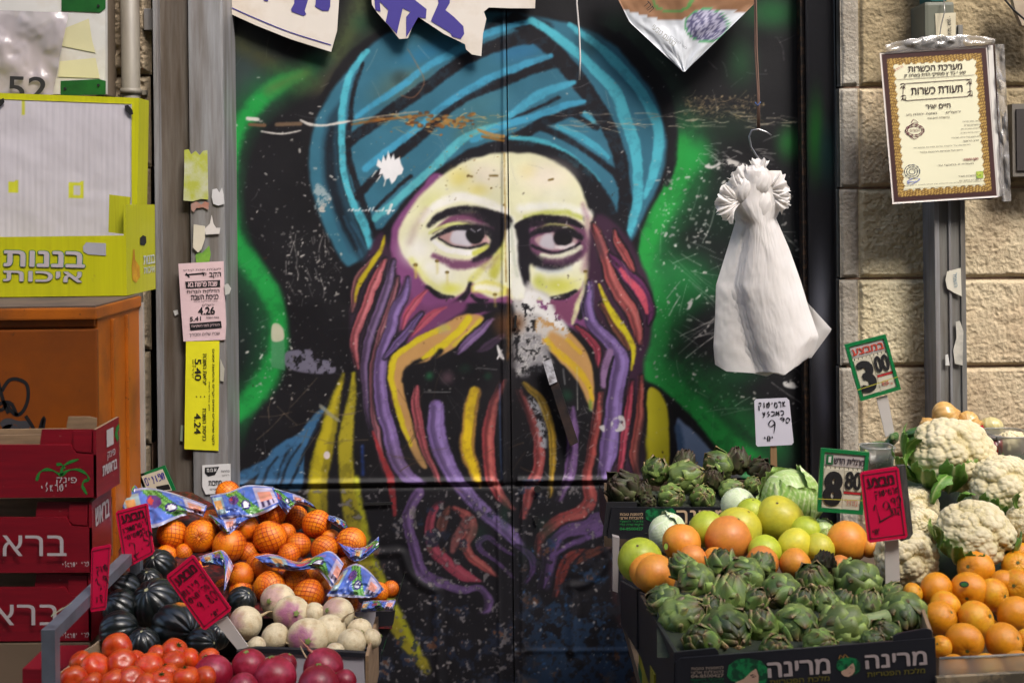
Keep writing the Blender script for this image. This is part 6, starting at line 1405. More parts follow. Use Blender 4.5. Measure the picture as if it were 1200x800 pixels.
# --- red cartons
redm = mat('red_print_board', (136, 12, 30), .42, rgb2=(112, 10, 26), scale2=5, var=.06, speck=((170, 110, 100), 70, .70, .5), bump=.15, bscale=6, stretch=(1, 1, 12)); redi = mat('red_board_edge', (170, 140, 108), .8)
PW = (186, 176, 176)
def red_carton(px_r, py_t, py_b, d, label, top_notch, back, word, px_r2):
    t = thing('red_carton', label, 'carton', P(50, py_b, d)); rx = px_r
    b0, z0, z1 = P(rx, (py_t + py_b) / 2, d), P(rx, py_b, d).z, P(rx, py_t, d).z
    a_ = (P(-70, 500, d).x, d - WALL_D); bb = (b0.x, b0.y); cc = xy(px_r2, (py_t + py_b) / 2, back); ee = (a_[0], back - WALL_D)
    # front board with stepped top
    fz = lambda y: P(50, y, d).z
    step = top_notch
    pts = [(-70, py_b), (rx, py_b - .5), (rx, py_t), (rx - 63, py_t), (rx - 63, py_t + step), (-70, py_t + step)]
    prism('front_board', [(-70, py_b), (rx, py_b - .5), (rx, py_t + step + 12), (rx - 24, py_t + step + 10), (rx - 31, py_t + step), (-70, py_t + step)], d, .006, [redm], t)
    prism('corner_flap', [(rx - 66, py_t + step + 14), (rx - .5, py_t + step + 14), (rx - .5, py_t), (rx - 64, py_t), (rx - 66, py_t + step - 4)], d + .007, .004, redm, t); prism('fold_flap', [(rx - 27, py_t + 2), (rx - 5, py_t + 2), (rx - 6, py_t + 27), (rx - 22, py_t + 26), (rx - 27, py_t + 22)], d + .002, .003, redm, t)
    V = [(bb[0], bb[1], z0), (cc[0], cc[1], z0), (cc[0], cc[1], z1 + .004), (bb[0], bb[1], z1)]; V += [(x - .006, y, z) for x, y, z in V]
    mesh('end_board', V, [[0, 1, 2, 3], [5, 4, 7, 6], [3, 2, 6, 7], [0, 3, 7, 4], [2, 1, 5, 6], [1, 0, 4, 5]], [redm, kraft], t, fmat=[0, 1, 1, 0, 1, 1])
    mesh('back_board', [(a_[0], ee[1], z0), (cc[0], cc[1], z0), (cc[0], cc[1], z1 - .02), (a_[0], ee[1], z1 - .02), (a_[0], ee[1] + .005, z0), (cc[0], cc[1] + .005, z0), (cc[0], cc[1] + .005, z1 - .02), (a_[0], ee[1] + .005, z1 - .02)], [[0, 1, 2, 3], [5, 4, 7, 6], [3, 2, 6, 7]], kraft, t)
    mesh('floor_board', [(a_[0], bb[1] + .008, z0 + .004), (bb[0] - .008, bb[1] + .008, z0 + .004), (cc[0] - .008, cc[1] - .002, z0 + .004), (a_[0], ee[1] - .002, z0 + .004)], [[0, 1, 2, 3]], kraft_d, t)
    # end face frame
    u = Vector((cc[0] - bb[0], cc[1] - bb[1], 0)); ul = u.length; u.normalize(); nn = Vector((u.y, -u.x, 0)); H = z1 - z0
    pt = lambda s, z, off=.001: Vector((bb[0], bb[1], 0)) + u * (ul * s) + Vector((0, 0, z0 + z * H)) + nn * off
    return t, pt, u, ul, H
dr = 2.62
t1, pt, u, ul, H = red_carton(113, 503, 583, dr, 'top red carton printed with a green palm leaf emblem and folded corner', 18, dr + .13, 'x', 140)
GR = (30, 120, 40)
ribbon('palm_emblem', [[(43, 563), (46, 554), (53, 550), (62, 551), (72, 557)], [(72, 557), (73, 548), (80, 542), (92, 538)], [(72, 557), (80, 551), (92, 550), (102, 556), (104, 562)], [(104, 562), (98, 564), (97, 570), (102, 579)], [(66, 544), (72, 544), (76, 549)]], 3.4, dr - .0008, GR, t1)
text_px('lettering', heb('פינק'), 78, 563.5, 24, 9, dr - .0012, PW, t1, 0); hand('lettering', heb('ישראלי'), 46, 568, 80, 566, 9, dr - .0012, PW, t1, 1.2)
text_on('lettering', heb('פינק'), pt(.62, .52), u, zz, ul * .34, H * .13, PW, t1, .01); text_on('lettering', heb('בראשית'), pt(.55, .34), u, zz, ul * .62, H * .14, PW, t1, .04); mesh('tag', [tuple(pt(a, b_, .0015)) for a, b_ in ((.42, .66), (.72, .66), (.72, .92), (.42, .92))], [[0, 1, 2, 3]], mat('white_tag', (190, 184, 180), .6), t1)
mesh('palm_emblem', [tuple(pt(a, b_, .0012)) for a, b_ in ((.85, .9), (.99, .93), (.99, .86), (.9, .8), (.96, .72), (.9, .66), (.78, .78))], [list(range(7))], ink(GR), t1)
prism('inner_flap', [(78, 499), (80, 488), (104, 488), (113, 490), (113, 503), (78, 503)], dr + .06, .004, kraft, t1); prism('inner_flap', [(-60, 511), (48, 509), (48, 522), (-60, 524)], dr + .035, .004, kraft, t1)
t2, pt, u, ul, H = red_carton(108, 588, 671, dr + .01, 'middle red carton printed with large white Hebrew lettering', 18, dr + .14, 'x', 131)
text_px('lettering', heb('בראש'), 24, 639, 108, 24, dr - .001, PW, t2, 0); hand('lettering', heb('פרי ישראלי'), 72, 659, 104, 657, 6, dr - .001, PW, t2, .9); text_on('lettering', heb('בראש'), pt(.5, .75), u, zz, ul * .7, H * .25, PW, t2, .03)
t3, pt, u, ul, H = red_carton(107, 672, 751, dr + .02, 'bottom red carton printed with white Hebrew letters above a brown box', 16, dr + .15, 'x', 128)
text_px('lettering', heb('בראש'), 14, 720, 112, 24, dr + .009, PW, t3, 0); hand('lettering', heb('פרי ישראלי'), 72, 742, 104, 740, 6, dr + .009, PW, t3, .9)
bx = thing('brown_carton', 'plain brown carton under the stack of red cartons', 'carton', P(40, 780, dr)); v = P(106, 766, dr + .02)
box('body', -2.0, v.x, dr + .02 - WALL_D, dr + .3 - WALL_D, .25, P(50, 753, dr + .02).z, kraft_d, bx)
rb = thing('red_carton', 'dark red carton corner at the very bottom behind the metal rail', 'carton', P(40, 800, 2.5)); box('body', P(26, 790, 2.45).x, P(60, 790, 2.45).x + .03, -1.15, -1.02, .3, P(40, 783, 2.45).z, redm, rb)

# ------------------------------------------------------------------ left stall
rail = thing('stall_railing', 'grey welded steel tube frame at the left end of the vegetable stall', 'stall', (-.82, -1.2, 0))
rm_ = mat('grey_painted_tube', (112, 118, 128), .4, rgb2=(84, 84, 90), scale2=7, thr=.6, bump=.1, metal=.2)
v0, v1 = P(59, 728, 2.2), P(140, 656, 2.72); hw = .011
def bar(name, a, b_, hw, m, parent):
    a, b_ = Vector(a), Vector(b_); t = (b_ - a).normalized(); s = t.cross(Vector((0, 0, 1)));
    if s.length < .1: s = Vector((1, 0, 0))
    s.normalize(); w_ = s.cross(t); V = [tuple(p + s * hw * i + w_ * hw * j) for p in (a, b_) for i, j in ((-1, -1), (1, -1), (1, 1), (-1, 1))]
    return mesh(name, V, [[0, 1, 2, 3][::-1], [4, 5, 6, 7], [0, 1, 5, 4], [1, 2, 6, 5], [2, 3, 7, 6], [3, 0, 4, 7]], m, parent)
zr = .965
bar('side_rail', (v0.x, v0.y, zr), (v0.x - .008, v1.y, zr), hw, rm_, rail); bar('post', (v0.x, v0.y, .02), (v0.x, v0.y, zr + .011), hw + .0008, rm_, rail); bar('post', (v0.x - .008, v1.y + .012, .02), (v0.x - .008, v1.y + .012, zr + .05), hw, rm_, rail)
box('table_board', v0.x + .03, -.36, -1.42, -.45, .66, .69, mat('table_board', (90, 76, 62), .8), rail)
ribbon('chalk_mark', [[(60, 722), (66, 714), (62, 720), (74, 711), (68, 716), (84, 706)]], 1.2, lambda x, y: 2.2 + (x - 59) / 81 * .5 - .02, (190, 196, 160), rail)
def dlin(y0, d0, y1, d1): return lambda py: d0 + (py - y0) * (d1 - d0) / (y1 - y0)
# netted oranges
dO = dlin(575, 3.20, 705, 2.78)
rows_o = [('top row by the yellow strip', [(196, 628, 12), (246, 609, 12), (267, 577, 14), (287, 619, 17), (319, 600, 18), (347, 606, 14), (371, 614, 17)]),
 ('upper row behind the first pink sign', [(134, 612, 9), (202, 626, 18), (235, 628, 19), (262, 614, 12)]),
 ('second row of the heap', [(195, 651, 13), (215, 648, 11), (269, 639, 20), (290, 648, 13), (316, 630, 20), (335, 625, 12), (350, 639, 15), (380, 643, 16), (387, 632, 12), (411, 636, 18)]),
 ('third row of the heap', [(282, 675, 16), (310, 665, 17), (339, 650, 14), (362, 668, 14), (406, 662, 11), (300, 660, 12)]),
 ('lowest row above the turnips', [(282, 692, 14), (317, 688, 19), (346, 680, 17), (362, 697, 19), (373, 675, 13), (402, 707, 18), (444, 694, 12), (458, 690, 10)])]
for rn, row in rows_o:
    row = sorted(row); yy0 = 0
    for i, (x, y, r) in enumerate(row):
        rd = dO(y) - (0.02 if r > 15 else -.02)
        put('netted_orange', D_orange[i % 2], x, y, r, rd, '%s netted orange in the %s' % (ordinal(i, len(row)), rn), 'orange', 'oranges in red net bags', kids=(('net', D_net), ('stem_button', D_calyx)))
for x, y, r in ((225, 640, 13), (255, 658, 13), (300, 640, 12), (330, 668, 13), (392, 655, 12), (240, 668, 13), (262, 690, 12), (340, 700, 12), (385, 690, 12), (300, 690, 12), (425, 690, 11), (150, 610, 12), (170, 620, 12)):
    put('netted_orange', D_orange[0], x, y, r, dO(y) + .05, 'netted orange half hidden deep between the other netted oranges', 'orange', 'oranges deep in the net bag heap', kids=(('net', D_net),))
# net bags with printed blue headers
m_lab = mat('printed_bag_film', (80, 110, 200), .16, spec=.6, attr=True, var=.08, vscale=14, bump=.35, bscale=26, coat=.25)
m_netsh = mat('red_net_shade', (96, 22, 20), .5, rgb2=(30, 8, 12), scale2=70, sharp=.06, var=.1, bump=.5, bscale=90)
def lab_print(U, V, seed, kind):
    rg = np.random.default_rng(seed); c = np.zeros(U.shape + (3,)); c[:] = (84, 112, 196)
    nz = smooth_noise(U.shape, 9, seed, 3)
    def rect(u0, u1, v0, v1, col):
        c[((U > u0) & (U < u1) & (V > v0) & (V < v1))] = col
    o = kind
    lf = (np.abs((U - (.52 + o)) - .35 * (V - .5)) < .11) & (V > .04) & (V < .96); c[lf] = (70, 130, 50); c[lf & (np.abs((U - (.52 + o)) - .35 * (V - .5)) % .06 < .02)] = (120, 176, 90)
    c[np.hypot((U - .55 - o) * 2.2, V - .58) < .16] = (52, 40, 110); c[(np.hypot((U - .55 - o) * 2.2, V - .58) < .10) & (nz > .5)] = (220, 220, 230)
    c[np.hypot((U - .38 - o) * 2.0, V - .35) < .17] = (96, 60, 130); c[(np.hypot((U - .38 - o) * 2.0, V - .35) < .13) & (nz > .52)] = (190, 70, 70)
    rect(.72 + o, .95 + o, .1, .85, (190, 180, 206)); rect(.75 + o, .90 + o, .25, .6, (226, 150, 130)); c[((U > .76 + o) & (U < .9 + o) & (V > .62) & (V < .8) & ((U * 90).astype(int) % 2 == 0))] = (60, 40, 80)
    rect(.02 + o, .22 + o, .12, .8, (150, 176, 180)); rect(.05 + o, .17 + o, .25, .6, (206, 150, 90)); c[(V > .93) | (V < .05)] = (170, 170, 196)
    return np.clip(c * (0.8 + .4 * nz[..., None]), 0, 240)
def net_bag(top, bot, label, seed, kind=0.0, dback=0.0, bulge=.03, netpoly=None):
    T_ = spline(top, sub=8); B_ = spline(bot, sub=8); n, m_ = 30, 60
    ti = np.linspace(0, 1, m_); T_ = np.stack([np.interp(ti, np.linspace(0, 1, len(T_)), T_[:, k]) for k in (0, 1)], -1); B_ = np.stack([np.interp(ti, np.linspace(0, 1, len(B_)), B_[:, k]) for k in (0, 1)], -1)
    vv, uu = np.meshgrid(np.linspace(0, 1, n), ti, indexing='ij'); nz = smooth_noise((n, m_), 7, seed, 4, .6); rip = 1 - np.abs(smooth_noise((n, m_), 6, seed + 5, 3) - .5) * 4
    t = thing('net_bag', label, 'net bag', P(np.mean(T_[:, 0]), np.mean(B_[:, 1]), dO(np.mean(B_[:, 1])) - .04), 'net bags of oranges')
    X = np.zeros((n, m_, 3))
    for i in range(n):
        for j in range(m_):
            x = T_[j, 0] * (1 - vv[i, j]) + B_[j, 0] * vv[i, j]; y = T_[j, 1] * (1 - vv[i, j]) + B_[j, 1] * vv[i, j]
            d = dO(y) - .075 + dback - bulge * math.sin(math.pi * vv[i, j]) - .022 * (nz[i, j] - .5) - .012 * max(rip[i, j], 0) + .02 * (abs(uu[i, j] - .5) * 2) ** 3
            X[i, j] = P(x, y, d)
    gridmesh('printed_header', X, m_lab, t, cols=lin(lab_print(uu, vv, seed, kind)) * .82, flip=True)
    return t
bags = [([(246, 580), (268, 576), (290, 568), (320, 570)], [(257, 609), (275, 606), (302, 604), (330, 590)], 'net bag header in front of the white sticker, topmost of the heap', 1, 0, -.02),
 ([(308, 568), (330, 574), (352, 581), (366, 590)], [(336, 603), (341, 596), (350, 590), (372, 597)], 'small folded blue header sloping right along the top of the oranges', 2, -.2, 0),
 ([(138, 578), (170, 571), (205, 578), (243, 592)], [(150, 612), (180, 618), (215, 604), (238, 606)], 'wide glossy blue header below the small green price sign', 3, .02, -.02),
 ([(128, 572), (142, 560), (152, 556), (158, 566)], [(128, 600), (140, 598), (152, 590), (166, 580)], 'purplish crumpled header at the left end of the orange heap', 4, .3, 0),
 ([(244, 602), (262, 606), (285, 602), (306, 600)], [(260, 622), (268, 626), (280, 618), (292, 608)], 'thin pale flap of header film hanging under the topmost header', 5, -.4, 0),
 ([(233, 652), (248, 647), (262, 645), (274, 662)], [(238, 663), (252, 662), (262, 668), (262, 696)], 'blue header curling round beside the tilted pink sign', 6, .1, -.02),
 ([(298, 652), (320, 649), (352, 658), (385, 645), (403, 660)], [(316, 664), (332, 667), (350, 669), (372, 668), (390, 690)], 'long blue header winding across the middle of the orange heap', 7, .15, -.02),
 ([(403, 666), (418, 660), (434, 670), (450, 690)], [(382, 698), (400, 699), (422, 700), (440, 700)], 'large blue header with green leaf print at the right front of the oranges', 8, -.02, -.04),
 ([(426, 704), (440, 703), (452, 703), (464, 702)], [(421, 717), (432, 717), (446, 716), (460, 716)], 'lowest blue header tucked into the corner of the orange carton', 9, 0, -.03),
 ([(392, 628), (412, 640), (428, 640), (444, 628)], [(398, 640), (412, 657), (424, 656), (444, 642)], 'dark blue header tail behind the rightmost upper orange', 10, .4, .05),
 ([(382, 603), (394, 605), (404, 611), (408, 618)], [(386, 612), (394, 616), (400, 620), (405, 622)], 'small pale header corner above the right side of the oranges', 11, .3, .03)]
for i, (tp, bt, lb, sd, kd, db) in enumerate(bags): net_bag(tp, bt, lb, sd, kd, db)
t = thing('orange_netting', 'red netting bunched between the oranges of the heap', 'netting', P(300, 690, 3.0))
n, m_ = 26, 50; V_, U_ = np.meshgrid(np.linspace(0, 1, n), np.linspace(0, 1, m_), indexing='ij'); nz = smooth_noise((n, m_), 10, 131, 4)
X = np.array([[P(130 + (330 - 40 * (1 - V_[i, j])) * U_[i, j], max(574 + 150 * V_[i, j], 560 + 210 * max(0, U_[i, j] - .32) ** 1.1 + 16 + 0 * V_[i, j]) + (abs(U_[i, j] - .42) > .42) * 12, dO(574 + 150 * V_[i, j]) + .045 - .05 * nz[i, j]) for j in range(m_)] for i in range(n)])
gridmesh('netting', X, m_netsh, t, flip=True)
# orange carton corner
blackb = mat('black_print_board', (24, 24, 30), .45, rgb2=(34, 34, 40), scale2=4, var=.1); greenb = mat('green_print_board', (20, 84, 44), .5); whiteb = mat('white_board', (176, 170, 176), .7, var=.06)
oc = thing('orange_carton', 'black and green carton corner holding the netted oranges', 'carton', P(440, 740, 2.85))
prism('end_board', [(419, 716), (463, 715), (461, 730), (447, 760), (442, 800), (419, 800)], 2.74, .006, blackb, oc); prism('green_side', [(461, 716), (466, 702), (452, 752), (446, 770)], 2.745, .2, greenb, oc)
prism('inner_board', [(416, 717), (440, 716), (440, 745), (430, 760), (417, 760)], 2.735, .003, whiteb, oc); prism('back_board', [(130, 700), (440, 716), (440, 820), (130, 820)], 2.86, .006, blackb, oc)
# turnips
tc_ = thing('turnip_carton', 'white carton with black rim holding cream and purple turnips', 'carton', P(350, 770, 2.45))
prism('front_board', [(278, 767), (300, 763), (426, 766), (430, 845), (276, 845)], 2.40, .005, whiteb, tc_); prism('black_rim', [(277, 763), (300, 759), (380, 762), (428, 765), (428, 770), (300, 764.5), (277, 769)], 2.395, .012, blackb, tc_)
a_, b_2 = P(428, 768, 2.40), P(440, 722, 2.70); V = [(a_.x, a_.y, a_.z), (b_2.x, b_2.y, b_2.z), (b_2.x, b_2.y, b_2.z - .12), (a_.x, a_.y, a_.z - .12)]; V += [(x + .006, y, z) for x, y, z in V]
mesh('side_board', V, [[0, 1, 2, 3][::-1], [4, 5, 6, 7], [0, 1, 5, 4], [0, 4, 7, 3]], [kraft], tc_)
dT = dlin(704, 2.70, 760, 2.46)
tl = [('back row', [(326, 704, 21, 1), (368, 719, 14, 2), (396, 719, 20, 1)]), ('middle row', [(342, 719, 22, 0), (288, 729, 20, 1), (386, 740, 21, 2), (421, 738, 15, 2)]), ('front row', [(361, 747, 24, 0), (322, 746, 17, 2), (301, 757, 12, 2), (412, 753, 18, 2), (392, 764, 12, 2), (436, 748, 12, 2)])]
for rn, row in tl:
    row = sorted(row)
    for i, (x, y, r, k) in enumerate(row):
        tip = Vector((random.uniform(-.9, .4), -.75, random.uniform(-.1, .6))) if k < 2 else Vector((random.uniform(-1, 1), random.uniform(-.3, .6), random.uniform(-.6, .9)))
        put('turnip', D_turn[k], x, y, r, dT(y), '%s turnip in the %s of the turnip carton' % (ordinal(i, len(row)), rn), 'turnip', 'turnips in the white carton', rot=tip.to_track_quat('Z', 'Y').to_euler(), kids=(('root', D_ttail), ('leaf_stub', D_stub)))
# squashes
dS = dlin(660, 2.82, 756, 2.46)
sl = [(187, 664, 20, 0, 'dark squash at the top of its heap under the pink sign', (-.2, -.6, .7)), (174, 684, 18, 0, 'dark squash just below the topmost one beside the rail', (0, -.4, .9)), (147, 691, 20, 0, 'dark squash lying nearest the side rail at the back', (-.8, -.2, .5)), (184, 708, 30, 0, 'largest dark squash with a pale stem scar in the middle of its heap', (-.25, -.6, .78)), (142, 713, 22, 0, 'dark squash wedged between the rail and the largest squash', (-.6, -.3, .6)),
 (139, 738, 22, 0, 'dark squash lowest beside the cardboard edge', (-.9, -.2, -.1)), (207, 736, 30, 1, 'dark squash with an orange patch above the tomatoes', (.7, -.6, .0)), (283, 704, 17, 0, 'dark squash peeping out behind the turnips', (.6, -.4, .7)), (168, 756, 20, 0, 'dark squash deep in shade above the tomatoes', (0, -.3, .9)), (237, 752, 18, 1, 'dark squash with a small orange spot beside the sign stake', (.8, -.4, .1)), (254, 745, 16, 0, 'dark squash half behind the white sign stake', (.3, -.2, .9)), (222, 705, 18, 0, 'dark squash hidden behind the tilted pink sign', (.2, -.2, .9)), (250, 722, 18, 0, 'dark squash behind the lower corner of the tilted sign', (.2, -.2, .9))]
for x, y, r, k, lb, tip in sl: put('acorn_squash', D_sq[k], x, y, r, dS(y), lb, 'squash', 'dark squashes on the left stall', rot=Vector(tip).to_track_quat('Z', 'Y').to_euler(), kids=(('stem_scar', D_scar),))
# tomatoes
dM = dlin(757, 2.40, 800, 2.22)
tm = [('back row', [(137, 759, 18), (183, 766, 11), (204, 763, 16), (224, 772, 13), (245, 773, 14)]), ('middle row', [(94, 774, 13), (111, 781, 17), (143, 778, 18), (174, 781, 17), (203, 776, 15), (196, 788, 13), (160, 772, 11)]), ('front row', [(86, 796, 16), (132, 798, 16), (153, 797, 17), (107, 800, 14), (188, 799, 16), (218, 795, 17), (170, 802, 14), (240, 794, 14)])]
for rn, row in tm:
    row = sorted(row)
    for i, (x, y, r) in enumerate(row):
        put('tomato', D_tom, x, y, r, dM(y), '%s tomato in the %s of the tomato carton' % (ordinal(i, len(row)), rn), 'tomato', 'tomatoes in the wooden carton', rot=Vector((random.uniform(-.7, .7), random.uniform(-.9, .2), random.uniform(.1, .9))).to_track_quat('Z', 'Y').to_euler(), kids=(('calyx', D_tcal),) if (int(x) * 7 + int(y)) % 5 < 2 else ())
kc = thing('tomato_carton', 'kraft cardboard carton side curling up around the tomatoes', 'carton', P(90, 770, 2.4))
n = 14; V = []
for i in range(n):
    t = i / (n - 1); p = P(66 + 54 * t, 788 - 44 * t ** 1.1 + 2 * math.sin(t * 9), 2.24 + .3 * t); V += [tuple(p), (p.x - .004, p.y, p.z - .16)]
V2 = [(x + .004, y, z) for x, y, z in V]; F = [[2 * i, 2 * i + 2, 2 * i + 3, 2 * i + 1] for i in range(n - 1)]; F += [[a + 2 * n for a in f[::-1]] for f in F[:]] + [[2 * i, 2 * i + 2 * n, 2 * i + 2 + 2 * n, 2 * i + 2] for i in range(n - 1)]
mesh('side_board', V + V2, F, mat('pale_kraft', (196, 168, 134), .85, rgb2=(170, 142, 110), scale2=10), kc); box('floor_board', P(70, 800, 2.3).x, P(262, 800, 2.3).x, -1.42, -1.0, .76, .77, kraft_d, kc)
# radishes
rl = [(250, 790, 23, 'red radish lying nearest the tomatoes'), (292, 781, 21, 'red radish with a small root tip, second from the tomatoes'), (323, 794, 25, 'large red radish in the middle of its row'), (334, 779, 14, 'small red radish tucked behind the large middle one'), (379, 783, 24, 'large red radish whose pale root stands up against the turnips'), (373, 803, 24, 'red radish at the bottom edge below the rooted one'), (404, 798, 14, 'small red radish at the right end of its row'), (285, 806, 18, 'red radish cut off by the bottom edge between two larger ones')]
for x, y, r, lb in rl:
    tip = Vector((.5, .2, -.8)) if x == 379 else Vector((random.uniform(-.5, .5), random.uniform(-.4, .5), random.uniform(.3, .9)))
    put('radish', D_rad, x, y, r, 2.28 - (y - 790) * .004, lb, 'radish', 'red radishes along the front of the stall', rot=tip.to_track_quat('Z', 'Y').to_euler(), kids=(('root', D_rtail), ('leaf_stub', D_stub)))
tube('straw', [P(352, 757, 2.36), P(356, 765, 2.33), P(362, 775, 2.30), P(366, 785, 2.27)], .0014, mat('dry_root', (190, 160, 120), .8)); props(bpy.data.objects['straw'], 'loose dry root fibre lying across the turnip carton rim', 'root')

# ------------------------------------------------------------------ price signs
class Quad:
    def __init__(s, TL, TR, BR, BL, d): s.c = [np.array(x, float) for x in (TL, TR, BR, BL)]; s.d = d; s.rot = math.degrees(math.atan2(-(TR[1] - TL[1]), TR[0] - TL[0])); s.w = math.hypot(TR[0] - TL[0], TR[1] - TL[1]); s.h = math.hypot(BL[0] - TL[0], BL[1] - TL[1])
    def q(s, u, v): a = s.c[0] * (1 - u) + s.c[1] * u; b_ = s.c[3] * (1 - u) + s.c[2] * u; return tuple(a * (1 - v) + b_ * v)
    def rect(s, name, u0, v0, u1, v1, off, m, parent, th=.0008): return prism(name, [s.q(u0, v1), s.q(u1, v1), s.q(u1, v0), s.q(u0, v0)], s.d - off, th, m, parent)
    def text(s, name, t, u, v, w, h, off, rgb, parent, bold=.0): x, y = s.q(u, v); return text_px(name, t, x, y, w * s.w, h * s.h, s.d - off, rgb, parent, s.rot, bold)
    def hand(s, name, t, u0, v0, u1, v1, h, off, rgb, parent, w=1.3): a, b_ = s.q(u0, v0), s.q(u1, v1); return hand(name, t, a[0], a[1], b_[0], b_[1], h * s.h, s.d - off, rgb, parent, w)
m_pink = mat('fluorescent_pink_card', (222, 22, 74), .25, spec=.5, var=.04, bump=.06, bscale=12); m_stick = mat('white_plastic_stake', (206, 198, 192), .45, var=.06)
def pink_sign(c, d, label, lines, back=None, stake=None, head=True):
    q = Quad(*c, d); t = thing('price_sign', label, 'price sign', P(*q.q(.5, 1), d)); 
    def rc(e): return [q.q(e, 1), q.q(1 - e, 1), q.q(1, 1 - e * .6), q.q(1, e * .6), q.q(1 - e, 0), q.q(e, 0), q.q(0, e * .6), q.q(0, 1 - e * .6)]
    prism('card', rc(.06), d, .003, m_pink, t)
    if back: prism('card_behind', back, d + .006, .012, mat('grey_card_edges', (90, 88, 84), .6, rgb2=(40, 40, 40), scale2=30, stretch=(8, 1, 1)), t)
    b0, b1 = .06, .94
    for (u0, v0, u1, v1) in ((b0, .045, b1, .06), (b0, .94, b1, .955), (b0, .045, b0 + .035, .955), (b1 - .035, .045, b1, .955)): q.rect('border', u0, v0, u1, v1, .0006, ink((110, 10, 40)), t, .0004)
    if head: q.text('lettering', heb('מבצע'), .5, .17, .68, .13, .0012, (60, 8, 24), t, .03)
    for ln in lines: q.hand('handwriting', *ln, .0014, (50, 8, 24), t)
    if stake: prism('stake', stake, d + .02 if back else d + .008, .003, m_stick, t)
    return t
pink_sign([(135, 599), (173, 589), (181, 648), (146, 667)], 2.66, 'pink price sign reading 2.39 standing upright beside the red cartons', [(heb('ליטרשמפו'), .1, .31, .92, .3, .1), (heb('בפשטיחי'), .12, .45, .8, .44, .09), ('2.39', .2, .62, .95, .5, .22), (heb('נק'), .15, .86, .4, .82, .1)])
pink_sign([(107, 642), (130, 637), (124, 714), (106, 717)], 2.38, 'narrow pink price sign turned sideways on the steel rail', [(heb('שוק'), .2, .3, .8, .28, .12), ('3.9', .2, .5, .8, .45, .18), (heb('קג'), .2, .78, .7, .74, .1)], head=False)
pink_sign([(194, 675), (226, 649), (272, 714), (239, 739)], 2.44, 'tilted pink price sign reading 9.80 in front of the dark squashes', [(heb('3 פירות'), .08, .32, .9, .3, .12), (heb('טריחדש'), .12, .46, .85, .44, .11), ('9.80', .25, .6, .88, .58, .16), (heb('יחי'), .4, .84, .7, .84, .1)], stake=[(252, 729), (266, 722), (291, 757), (280, 763)])
ps = pink_sign([(1007.5, 553), (1053, 546), (1064, 630), (1017, 636)], 2.40, 'pink price sign reading 19.90 in front of the cauliflowers', [(heb('ארטישוק'), .3, .29, .92, .27, .1), ('19', .15, .5, .68, .44, .24), ('90', .68, .42, .95, .40, .13), (heb('קח'), .66, .56, .94, .54, .1), (heb('יחי'), .12, .82, .34, .8, .1)], back=[(1052, 546), (1061, 545), (1070, 625), (1066, 631), (1056, 634)], stake=[(1037, 634), (1053, 632), (1055, 690), (1038, 692)])
ribbon('underline', [[(1030, 612), (1044, 604), (1053, 601)]], 1.6, 2.3985, (50, 8, 24), ps)
m_green = mat('green_plastic_frame', (16, 120, 64), .35, spec=.5, var=.05); m_card = mat('cream_card', (214, 206, 184), .6, var=.05)
def flip_sign(c, d, label, big, small, top, topcol, stake=None, num1=None, bot=None):
    q = Quad(*c, d); t = thing('price_sign', label, 'price sign', P(*q.q(.5, 1), d))
    for (u0, v0, u1, v1) in ((0, 0, 1, .055), (0, .945, 1, 1), (0, .0551, .075, .9449), (.925, .0551, 1, .9449)): q.rect('frame', u0, v0, u1, v1, .004, m_green, t, .008)
    q.rect('back_plate', .07, .05, .93, .95, .0, m_card, t, .003); q.rect('title_card', .09, .07, .91, .26, .001, mat('grey_card', (190, 180, 176), .5), t)
    q.rect('flip_card', .09, .31, .50, .93, .0016, m_card, t, .0015); q.rect('flip_card', .53, .31, .92, .64, .0016, m_card, t, .0015); q.rect('flip_card', .53, .70, .92, .93, .0012, m_card, t, .001)
    q.rect('red_line', .54, .655, .92, .685, .002, ink((190, 30, 40)), t, .0004)
    q.text('title', top, .5 if not num1 else .6, .165, .62 if num1 else .76, .11, .0022, topcol, t, .02)
    if num1: q.rect('number_box', .12, .09, .26, .24, .0024, ink((20, 110, 60)), t, .0004); q.text('number', num1, .19, .165, .05, .09, .003, (220, 220, 210), t, .02)
    q.text('digit', big, .30, .62, .30, .50, .0034, BLK, t, .055); q.text('digits', small, .725, .47, .32, .27, .0034, BLK, t, .03)
    for u in np.linspace(.12, .88, 9): x, y = q.q(u, .29); ribbon('ring', [[(x, y - 1.2), (x + .3, y + 1.2)]], 1.0, d - .004, BLK, t, taper=False)
    a, b_ = q.q(-.01, .80), q.q(1.01, .77); ribbon('rubber_band', [[a, b_]], .9, d - .009, (190, 180, 60), t, taper=False)
    if bot: q.text('print', bot, .72, .82, .26, .10, .003, (200, 120, 100), t, 0)
    if stake: prism('stake', stake, d + .004, .003, m_stick, t)
    return t
flip_sign([(990, 404), (1038, 392), (1056, 456), (1009, 470)], 2.95, 'green framed flip price sign reading 3.00 against the stone wall', '3', '00', heb('במבצע'), (206, 70, 50), stake=[(1027, 466), (1040, 463), (1048, 506), (1038, 512)], bot='8,')
flip_sign([(962.5, 525), (1019, 530), (1011, 603), (958, 599)], 2.70, 'green framed flip price sign reading 8.80 beside the cabbage', '8', '80', heb('מרגלית-חדש'), (60, 50, 60), num1='1', bot=heb('מחיר'))
q = Quad((163.6, 557), (192, 547), (204, 574), (172, 578), 3.18); t = thing('price_sign', 'small green edged sign handwritten in blue tucked behind the net bags', 'price sign', P(184, 575, 3.18))
